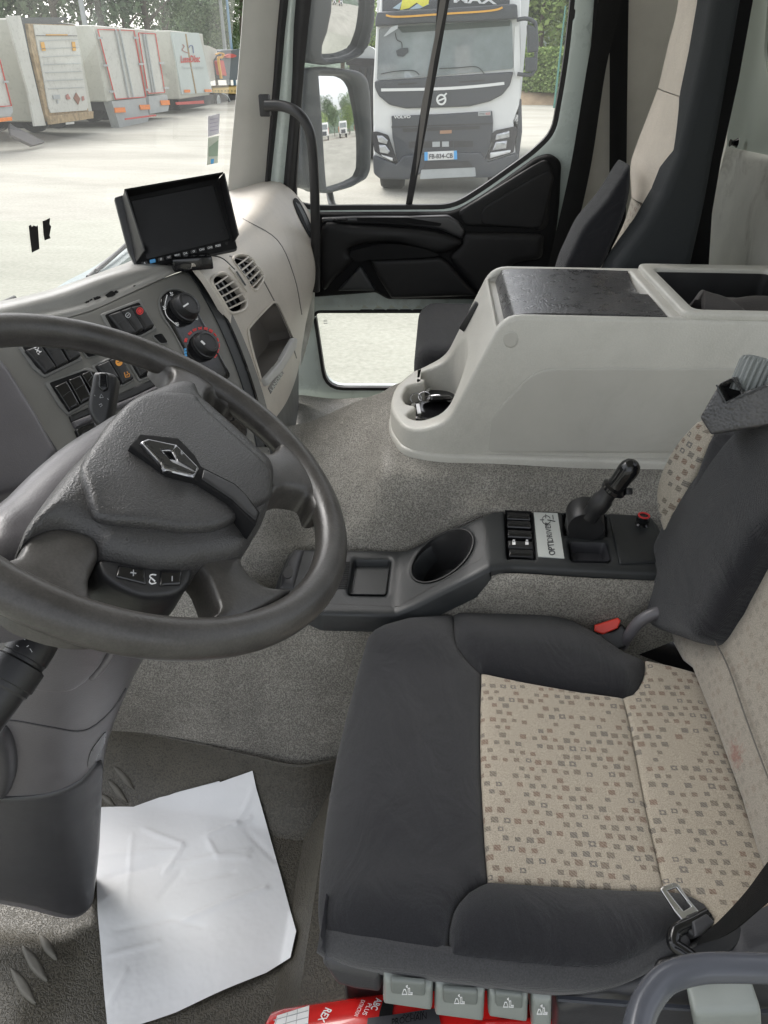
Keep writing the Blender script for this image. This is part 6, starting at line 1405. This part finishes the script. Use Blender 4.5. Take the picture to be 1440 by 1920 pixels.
def tp(t, name, pts, m, th=.03, off=.0, r=0, res=8, puff=0, par=None): return patch(name, TP_, rc(pts, r) if r else pts, m, par or t, th=th, off=off, res=res, puff=puff, pw=2)
# rusty container with roller door
yB0, yB1 = ry(66, 150), ry(150, 130)
zB1, zB0 = rz(50, 43), rz(84, 226)
tb_ = trailer('container_trailer', 'cream box trailer with a rusty ribbed roller door and a brown diamond mark', ry(34, 40), ry(146, 60), rz(34, 34), rz(82, 228), 7.5, M_box, M_boxs)
tp(tb_, 'door_surround', [zt(*p) for p in [(205, 195), (760, 195), (765, 215), (640, 250), (830, 275), (980, 1250), (985, 1320), (500, 1390), (490, 1410), (375, 1415), (230, 190)]], M_dtruck, off=.02, th=.05)
tp(tb_, 'white_post', [zt(*p) for p in [(60, 180), (205, 175), (240, 330), (330, 740), (430, 1160), (495, 1410), (372, 1420), (300, 1040), (160, 560)]], M_box, off=.06, th=.06)
dr_ = tp(tb_, 'roller_door', [zt(*p) for p in [(270, 265), (800, 280), (830, 400), (900, 860), (960, 1240), (985, 1300), (500, 1370), (480, 1300), (400, 920), (310, 520)]], M_rust, off=.10, th=.1)
tp(tb_, 'door_panel', [zt(*p) for p in [(325, 275), (800, 290), (818, 400), (880, 790), (945, 1200), (930, 1240), (520, 1270), (495, 1200), (440, 880), (360, 460)]], M_box, off=.14, par=dr_)
for k in range(7): 
    y = 455 + k * 90; xl = 375 + (y - 455) * .19; strip('panel_groove', TP_, [zt(xl + 5, y + 4), zt(820 + (y - 455) * .13, y - 12)], 1.1, M_galv, dr_, off=.17, sm=1, th=.01)
strip('panel_groove', TP_, [zt(340, 402), zt(810, 404)], 1.2, M_chas, dr_, off=.17, sm=1, th=.01); strip('rust_streak', TP_, [zt(455, 392), zt(700, 392)], 2, M_amber, dr_, off=.17, sm=1, th=.01)
for q in ([(392, 475), (432, 472), (452, 570), (410, 572)], [(748, 470), (785, 470), (798, 570), (760, 572)]): tp(tb_, 'reflector', [zt(*p) for p in q], M_amber, off=.17, th=.01, par=dr_)
tp(tb_, 'diamond_mark', [zt(*p) for p in [(798, 1040), (845, 1110), (822, 1180), (770, 1105)]], mat('brown_mark', (.25, .12, .08), .7), off=.17, th=.01, par=dr_)
tp(tb_, 'notice_mark', [zt(*p) for p in [(533, 1070), (612, 1064), (620, 1110), (540, 1118)]], M_galv, off=.17, th=.01, par=dr_); tp(tb_, 'notice_mark', [zt(*p) for p in [(578, 1122), (592, 1122), (600, 1165), (584, 1166)]], M_galv, off=.17, th=.01, par=dr_)
tp(tb_, 'flame_mark', [zt(*p) for p in [(680, 1075), (705, 1055), (735, 1110), (730, 1118), (690, 1118)]], mat('faded_red', (.4, .18, .15), .7), off=.17, th=.01, par=dr_); tp(tb_, 'notice_mark', [zt(*p) for p in [(862, 1085), (885, 1080), (895, 1125), (870, 1135)]], bpy.data.materials['faded_red'], off=.17, th=.01, par=dr_)
tp(tb_, 'rear_bumper', [zt(*p) for p in [(480, 1310), (985, 1250), (985, 1330), (500, 1400)]], M_rust, off=.2, th=.1)
tp(tb_, 'number_plate', [zt(*p) for p in [(672, 1378), (765, 1368), (766, 1392), (674, 1402)]], M_box, off=.2, th=.02)
# trailer with red framed doors
def redbox(name, label, pts_top, door, hinge_x, bars, lamps, L, y0, y1, zt_, zb_, low):
    t = trailer(name, label, y0, y1, zt_, zb_, L, M_box, M_boxs)
    d = tp(t, 'rear_doors', door, M_box, off=.03, th=.06)
    strip('red_frame', TP_, [door[0], door[1]], 1.6, M_redd, d, off=.07, sm=1, th=.02); strip('red_frame', TP_, [door[1], door[2]], 1.2, M_redd, d, off=.07, sm=1, th=.02); strip('red_frame', TP_, [door[2], door[3]], 1.6, M_redd, d, off=.07, sm=1, th=.02); strip('red_frame', TP_, [door[3], door[0]], 1.2, M_redd, d, off=.07, sm=1, th=.02)
    for a, b_ in bars: strip('lock_rod', TP_, [a, b_], 1.6, M_galv, d, off=.10, sm=1, th=.03)
    for c in hinge_x: tp(t, 'hinge', [(c[0] - 4, c[1] - 2), (c[0] + 4, c[1] - 2), (c[0] + 4, c[1] + 2), (c[0] - 4, c[1] + 2)], M_galv, off=.11, th=.03, par=d)
    tp(t, 'under_frame', low, M_galv, off=.04, th=.3)
    for q in lamps: tp(t, 'tail_lamp', q, M_orr, off=.10, th=.03)
    return t
yC0, yC1 = ry(176, 60), ry(262, 150)
tc_ = redbox('box_trailer', 'long white box trailer with red framed double doors right of the rusty container', None, [zc(*p) for p in [(540, 165), (745, 172), (812, 545), (640, 558)]], [zc(*p) for p in [(548, 213), (752, 213), (580, 368), (780, 360), (612, 515), (820, 505)]], [(zc(638, 165), zc(712, 550)), (zc(660, 165), zc(738, 545))], [[zc(*p) for p in q] for q in ([(630, 606), (688, 604), (694, 632), (634, 634)], [(772, 590), (828, 588), (832, 615), (778, 617)])], 7.0, ry(178, 60), ry(262, 150), rz(178, 47), rz(208, 190), [zc(*p) for p in [(622, 570), (812, 550), (832, 650), (826, 700), (668, 722), (650, 660)]])
strip('red_bar', TP_, [zc(650, 670), zc(828, 648)], 3, M_redd, tc_, off=.36, sm=1, th=.03)
mesh('tank', *bevelled(*g_box(TX - 5.6, TX - 4.2, ry(178, 60) - .02, ry(178, 60) + .9, GZ + .35, GZ + 1.2), w=.2), mat('dark_red_tank', (.16, .02, .025), .4), tc_)
td_ = redbox('box_trailer', 'narrow looking white box trailer with red framed doors, third from the left', None, [zc(*p) for p in [(770, 185), (866, 190), (920, 520), (825, 525)]], [zc(*p) for p in [(898, 355), (925, 495)]], [(zc(795, 190), zc(850, 520)), (zc(806, 190), zc(862, 520))], [[zc(*p) for p in [(890, 565), (940, 563), (944, 590), (896, 592)]]], 7.0, ry(262, 60), ry(307, 150), rz(262, 54), rz(285, 178), [zc(*p) for p in [(830, 540), (935, 532), (945, 600), (940, 625), (838, 640)]])
te_ = trailer('box_trailer', 'grey-white box trailer with red and blue lettering, rearmost of the row', ry(322, 60), ry(385, 100), rz(322, 57), rz(346, 185), 6.5, M_box, M_boxs)
de = tp(te_, 'rear_doors', [zc(*p) for p in [(960, 180), (1115, 185), (1150, 330), (1192, 520), (1020, 530), (990, 350)]], mat('trailer_bluewhite', (.50, .55, .53), .5, var=.05, vs=2), off=.03, th=.06)
strip('door_gap', TP_, [zc(1040, 190), zc(1062, 330), zc(1098, 525)], 2, M_rust, de, off=.05, th=.02)
text('lettering', 'LussoDibac', TP_, zc(1010, 352), zc(1118, 348), (0, -13), M_redd, de, off=.06, bold=.03); text('lettering', 'Transports Logistique', TP_, zc(1014, 388), zc(1138, 386), (0, -5), M_galv, de, off=.06)
strip('swoosh', TP_, [zc(1055, 270), zc(1065, 256), zc(1078, 262), zc(1082, 300)], 1.2, mat('navy_mark', (.12, .15, .3), .6), de, off=.06, th=.01); strip('swoosh', TP_, [zc(1020, 250), zc(1030, 262), zc(1018, 280), zc(1035, 292), zc(1060, 300)], 1.2, bpy.data.materials['faded_red'], de, off=.06, th=.01)
for q in ([(1028, 505), (1060, 504), (1062, 520), (1030, 521)], [(1142, 503), (1180, 502), (1184, 517), (1146, 518)]): tp(te_, 'reflector', [zc(*p) for p in q], M_orr, off=.08, th=.02, par=de)
tp(te_, 'red_lamps', [zc(*p) for p in [(985, 575), (1140, 565), (1144, 582), (990, 590)]], M_redd, off=.05, th=.05)
tf_ = redbox('box_trailer', 'white trailer cut off by the left edge of the windscreen view', None, [zt(*p) for p in [(-300, -60), (-20, 700), (105, 1190), (-260, 1215)]], [zt(30, 920)], [], [[zt(*p) for p in [(-60, 1330), (95, 1315), (98, 1355), (-60, 1375)]]], 7.0, ry(-70, 60), ry(10, 190), rz(-50, 20), rz(10, 208), [zt(*p) for p in [(-300, 1230), (125, 1200), (130, 1260), (100, 1310), (-300, 1320)]])
# ramp lying beside it
rp = [P(18, 232, 'x', TX + .2), P(82, 255, 'x', TX + .5), P(60, 268, 'x', TX + .6), P(20, 252, 'x', TX + .4)]
rp[2].z = rp[1].z = GZ + .12
vs, fs = solidify([rp[0], rp[1], rp[2], rp[3]], [(0, 1, 2, 3)], .08); tag(mesh('loading_ramp', vs, fs, M_chas), 'dark loading ramp sloping to the ground beside the leftmost trailer', 'ramp')
# crane lorry and dark flatbed at the right end of the row
zq = lambda x, y: (280 + x / 8, 50 + y / 8)
QX = AX('x', -12.5)
cl_ = thing('crane_lorry', 'yellow and grey flatbed lorry with a red folded crane beside the pillar', 'lorry', P(410, 205, 'x', -12.5))
patch('cab', QX, rc([zq(*p) for p in [(770, 262), (900, 290), (1010, 340), (1020, 420), (960, 500), (990, 800), (900, 830), (820, 430)]], 2), M_box, cl_, th=1.8, res=8)
patch('dark_body', QX, rc([zq(*p) for p in [(1050, 360), (1330, 340), (1480, 340), (1480, 800), (1090, 800)]], 2), mat('slate_body', (.09, .11, .13), .5), cl_, th=2, off=.05, res=10)
patch('red_ram', QX, rc([zq(*p) for p in [(970, 510), (1035, 505), (1085, 740), (1010, 725)]], 2), M_redd, cl_, th=.3, off=.3, res=6); patch('red_coil', QX, cr([zq(*p) for p in [(1090, 440), (1170, 405), (1255, 430), (1240, 455), (1140, 470)]], 3), M_redd, cl_, th=.3, off=.2, res=6)
strip('yellow_arm', QX, [zq(900, 420), zq(950, 395), zq(1015, 410), (zq(985, 470)), zq(940, 470), zq(985, 780)], 2.2, M_amber, cl_, off=.4, th=.1)
patch('flatbed', QX, [zq(*p) for p in [(930, 930), (1480, 880), (1480, 1015), (940, 990)]], mat('bed_yellow', (.6, .42, .14), .6), cl_, th=2, off=.1, res=10)
for k in range(9): patch('bed_mark', QX, [zq(950 + k * 50, 958), zq(968 + k * 50, 958), zq(968 + k * 50, 970), zq(950 + k * 50, 970)], M_chas, cl_, th=.01, off=.12)
patch('under_body', QX, [zq(*p) for p in [(820, 1010), (1480, 1015), (1480, 1260), (1200, 1270), (480, 1290), (420, 1080), (800, 1090)]], M_chas, cl_, th=1.6, res=10)
c = QX(*zq(1010, 1140))[0]
wl_ = lathe('wheel', c + Vector((.1, 0, 0)), (1, 0, 0), [(0, .02), (.22, .02), (.24, .06), (.30, .05), (.34, 0), (.60, 0), (.62, -.1), (.62, -.3), (0, -.3)], M_tyre, cl_); lathe('wheel_rim', c + Vector((.12, 0, 0)), (1, 0, 0), [(.36, 0), (.38, .02), (.30, .05), (.2, .02), (0, .02)], M_galv, wl_)
strip('mudguard', QX, [zq(1030, 1000), zq(1090, 1030), zq(1130, 1100), zq(1145, 1170)], 1.5, M_galv, cl_, off=.3, th=.1)
for k in range(4): patch('wooden_slats', QX, [zq(120, 340 + k * 150), zq(290, 320 + k * 150), zq(320, 420 + k * 150), zq(145, 450 + k * 150)], M_pocket if k % 2 == 0 else M_galv, cl_, th=.3, off=-6, res=8)

# ---- trees, hedge, poles
def mat_leaf(name, a, b2):
    m, nt, b = new_mat(name); L = nt.links.new
    g = N(nt, 'ShaderNodeNewGeometry'); r_ = N(nt, 'ShaderNodeValToRGB'); L(g.outputs['Random Per Island'], r_.inputs[0])
    r_.color_ramp.elements[0].color = (*a, 1); r_.color_ramp.elements[1].color = (*b2, 1); L(r_.outputs[0], b.inputs['Base Color'])
    b.inputs['Roughness'].default_value = .7; b.inputs['Specular IOR Level'].default_value = .2
    return m
M_leafd = mat_leaf('dark_leaves', (.085, .13, .075), (.24, .32, .18)); M_leafl = mat_leaf('bright_leaves', (.12, .20, .05), (.36, .46, .16)); M_bark = mat('bark', (.12, .10, .08), .9, var=.3, vs=4)
def crown_mesh(seed, w_, h, n, leaf, lobes):
    rg = random.Random(seed); vs, fs = [], []
    cs = [(Vector((rg.uniform(-1, 1) * w_ * .33, rg.uniform(-1, 1) * w_ * .33, h * (.25 + .65 * rg.random()))), rg.uniform(.18, .34) * w_) for _ in range(lobes)]
    cs.append((Vector((0, 0, h * .5)), w_ * .4))
    for k in range(n):
        c, r_ = rg.choice(cs); d = Vector((rg.gauss(0, 1), rg.gauss(0, 1), rg.gauss(0, 1))).normalized() * r_ * rg.uniform(.55, 1.05) ** .5
        p = c + Vector((d.x, d.y, d.z * .8)); u = Vector((rg.gauss(0, 1), rg.gauss(0, 1), rg.gauss(0, 1))).normalized(); v = u.orthogonal().normalized()
        s = leaf * rg.uniform(.6, 1.3); b = len(vs); vs += [p - u * s, p + v * s * .6, p + u * s, p - v * s * .6]; fs.append((b, b + 1, b + 2, b + 3))
    return vs, fs
def trunk(h, r_, seed):
    rg = random.Random(seed); mb = MB(); top_ = Vector((rg.uniform(-.4, .4), rg.uniform(-.4, .4), h * .8))
    p = crom([(0, 0, 0), (rg.uniform(-.2, .2), rg.uniform(-.2, .2), h * .35), top_], 4); mb.add(*g_tube(p, interp([r_, r_ * .7, r_ * .25], len(p)), 8))
    for k in range(5):
        z = h * (.35 + .09 * k); a = rg.uniform(0, 6.3); s = Vector((0, 0, z)); e = s + Vector((math.cos(a), math.sin(a), .7)) * h * .22; mb.add(*g_tube([s, s.lerp(e, .5) + Vector((0, 0, .1)), e], [r_ * .4, r_ * .25, r_ * .08], 6))
    return mb
protos = []
for i, (w_, h, m) in enumerate([(7, 9.5, M_leafd), (6, 11.5, M_leafd), (8, 8, M_leafl), (5.5, 9, M_leafd)]):
    vs, fs = crown_mesh(i + 3, w_, h, 5600, .15, 18)
    cm_ = bpy.data.meshes.new('crown'); cm_.from_pydata([tuple(v + Vector((0, 0, 1.2))) for v in vs], [], fs); cm_.materials.append(m)
    tm = bpy.data.meshes.new('trunk'); t_ = trunk(h, .22, i); tm.from_pydata([tuple(v) for v in t_.v], [], t_.f); tm.materials.append(M_bark)
    protos.append((cm_, tm))
def tree(i, x, y, s, label, rz_=0.0, grp='trees behind the yard'):
    t = thing('tree', label, 'tree', (x, y, GZ), grp); t.scale = (s, s, s * 1.0); t.rotation_euler = (0, 0, rz_)
    for nm, me in (('crown', protos[i][0]), ('trunk', protos[i][1])): o = bpy.data.objects.new(nm, me); col.objects.link(o); o.parent = t
    return t
rg = random.Random(11)
def at(px, dist):                                      # ground point in that pixel column at a distance
    d = ray(px, 112); h = Vector((d.x, d.y)).normalized(); return h.x * dist, h.y * dist
L1 = [(-120, 50, 0, 1.25), (-40, 58, 1, .95), (20, 54, 0, 1.05), (75, 56, 3, 1.2), (120, 50, 1, 1.12), (165, 55, 0, 1.3), (205, 50, 3, 1.25), (245, 60, 1, .95), (285, 52, 0, 1.15), (318, 62, 1, .9), (345, 72, 3, .62), (378, 70, 3, .78), (402, 78, 3, .62), (425, 70, 3, .70), (462, 60, 1, .95)]
names = ['dark tree behind the leftmost trailer, half out of view', 'tall dark tree over the left corner trailer', 'broad dark tree above the rusty container', 'dark tree just right of the rusty container top', 'tall tree left of the wooden pole', 'broad tree right of the wooden pole', 'dark tree over the red framed trailer', 'tall dark tree above the second red framed trailer', 'broad dark tree left of the bright sky gap', 'last tall dark tree beside the sky gap', 'low tree standing in the sky gap', 'rounded dark tree above the lettered trailer', 'low dark tree right above the crane lorry', 'slim dark tree near the pillar', 'dark tree touching the pillar edge']
for (px, d, i, s), nm in zip(L1, names): x, y = at(px, d); tree(i, x, y, s, nm, rg.uniform(0, 6))
for k, (px, d, i, s, nm) in enumerate([(640, 60, 1, .8, 'dark tree between the mirror and the white lorry'), (700, 70, 2, .8, 'bright tree peeping left of the lorry roof'), (975, 52, 2, 1.2, 'bright green tree just right of the white lorry'), (1015, 50, 1, 1.0, 'tall tree with visible trunk right of the lorry'), (1050, 54, 2, 1.25, 'bright green tree in the window corner'), (1095, 50, 2, 1.2, 'bright green tree hidden partly by the door frame'), (1160, 52, 0, 1.2, 'dark tree beyond the door frame')]): x, y = at(px, d); tree(i, x, y, s, nm, rg.uniform(0, 6))
# hedge with a low dry bank and two posts
hv = []; hf = []
x0, y0 = at(965, 46); x1, y1 = at(1200, 44)
for k in range(15000):
    t = rg.random(); p = Vector((x0 + (x1 - x0) * t, y0 + (y1 - y0) * t, 0)) + Vector((rg.gauss(0, .1), rg.uniform(-.6, .6), GZ + .6 + 2.0 * rg.random())); u = Vector((rg.gauss(0, 1), rg.gauss(0, 1), rg.gauss(0, 1))).normalized() * .09; v = u.orthogonal().normalized() * .06
    b = len(hv); hv += [p - u, p + v, p + u, p - v]; hf.append((b, b + 1, b + 2, b + 3))
tag(mesh('hedge', hv, hf, M_leafl, flat=True), 'clipped green hedge along the far edge of the yard', 'hedge')
bv_, bf_ = g_net([[(x0 - 2, y0 - 1.6, GZ), (x0 - 2, y0 - .8, GZ + .7), (x0 - 2, y0 + 1, GZ + .8)], [((x0 + x1) / 2, y0 - 1.8, GZ), ((x0 + x1) / 2, y0 - .9, GZ + .6), ((x0 + x1) / 2, y0 + 1, GZ + .8)], [(x1, y1 - 1.6, GZ), (x1, y1 - .8, GZ + .7), (x1, y1 + 1, GZ + .8)]], 4, 8)
struct(mesh('bank', bv_, bf_, mat('dry_bank', (.35, .26, .17), .95, var=.3, vs=1.5)))
def pole(px, d, h, r_, label, m, lean=0):
    x, y = at(px, d); t = thing('utility_pole', label, 'pole', (x, y, GZ)); mesh('shaft', *g_tube([(x, y, GZ), (x + lean, y, GZ + h)], [r_, r_ * .6], 10), m, t); (h > 5) and mesh('cross_arm', *g_box(x + lean - .6, x + lean + .6, y - .05, y + .05, GZ + h - .6, GZ + h - .48), m, t); return t
pole(172, 47, 11, .16, 'pale wooden pole behind the red framed trailer', M_galv); pole(424, 58, 9, .14, 'grey utility pole near the crane lorry', M_galv); pole(436, 56, 9.5, .10, 'thin blue pole beside the windscreen pillar', mat('blue_pole', (.2, .35, .5), .5)); pole(1049, 42, 4.2, .06, 'thin green lamp post in front of the hedge', mat('green_post', (.08, .22, .18), .5))
for k, (a, b_, lb) in enumerate([((172, 47, 10.4), (424, 58, 8.4), 'black cable sagging between the wooden pole and the grey pole'), ((-100, 44, 9.6), (172, 47, 10.4), 'black cable running left from the wooden pole')]):
    p = Vector((*at(a[0], a[1]), GZ + a[2])); q = Vector((*at(b_[0], b_[1]), GZ + b_[2])); m_ = p.lerp(q, .5) - Vector((0, 0, .5)); tag(mesh('overhead_cable', *g_tube(crom([p, m_, q], 8), .025, 5), M_blk), lb, 'cable')
# the yard behind the cab, seen in the mirror
for k, (x, y, i, s) in enumerate([(76, -8, 0, .8), (80, -2, 2, .7), (82, 4, 3, .8), (78, 10, 2, .75), (84, 16, 0, .9), (80, 23, 1, .7), (84, -16, 1, .7), (96, 1, 0, 1.1), (94, 12, 0, 1.1)]): tree(i, x, y, s, ['low dark tree at the left end of the mirror view', 'bright tree in the mirror behind the small white lorry', 'dark rounded tree in the mirror middle', 'bright tree in the mirror beside the loader', 'large dark tree right in the mirror view', 'tall tree at the far right of the mirror view', 'slim tree beyond the mirror view', 'distant dark tree in the mirror sky line', 'distant broad tree in the mirror sky line'][k], rg.uniform(0, 6), 'trees seen in the outside mirror')
def small_lorry(x, y, label, m, m2):
    t = thing('parked_lorry', label, 'lorry', (x, y, GZ)); mb = MB(); mesh('cab', *bevelled(*g_box(x - .9, x + .9, y - 1.2, y + 1.2, GZ + .8, GZ + 3.1), w=.12), m, t)
    mesh('windscreen', *g_box(x - .93, x - .9, y - 1.0, y + 1.0, GZ + 1.9, GZ + 2.8), M_tglass, t); mesh('grille', *g_box(x - .94, x - .9, y - .7, y + .7, GZ + .9, GZ + 1.6), M_dtruck, t)
    mesh('body', *bevelled(*g_box(x + 1.1, x + 7, y - 1.2, y + 1.2, GZ + 1.1, GZ + 2.2), w=.05), m2, t)
    for dx in (0, 4.2):
        for dy in (-1.15, .85): lathe('wheel', (x + dx, y + dy, GZ + .5), (0, 1, 0), [(0, 0), (.5, 0), (.5, .3), (0, .3)], M_tyre, t, seg=20)
    return t
small_lorry(55, .6, 'small white lorry seen in the lower mirror glass', M_wtruck, M_redd); small_lorry(58, 12.0, 'white lorry with red body at the right of the mirror view', M_wtruck, M_redd); small_lorry(60, 6.4, 'white and orange machine lorry in the middle of the mirror view', M_wtruck, M_orr)
# far wooded ridge
hv, hf = [], []
for k in range(61):
    a = -1.4 + 4.6 * k / 60; h = 9 + 5 * math.sin(k * .35) + 3 * math.sin(k * .9 + 1); c, s = math.sin(a), math.cos(a)
    for d, z in ((140, GZ), (150, h * .7), (170, h), (200, GZ)): hv.append((c * d, s * d, z))
hf = [(k * 4 + i, k * 4 + i + 1, (k + 1) * 4 + i + 1, (k + 1) * 4 + i) for k in range(60) for i in range(3)]
struct(mesh('wooded_hills', hv, hf, mat('far_woods', (.09, .12, .09), .95, var=.35, vs=.12, bump=1., bs=.3, bd=2)))
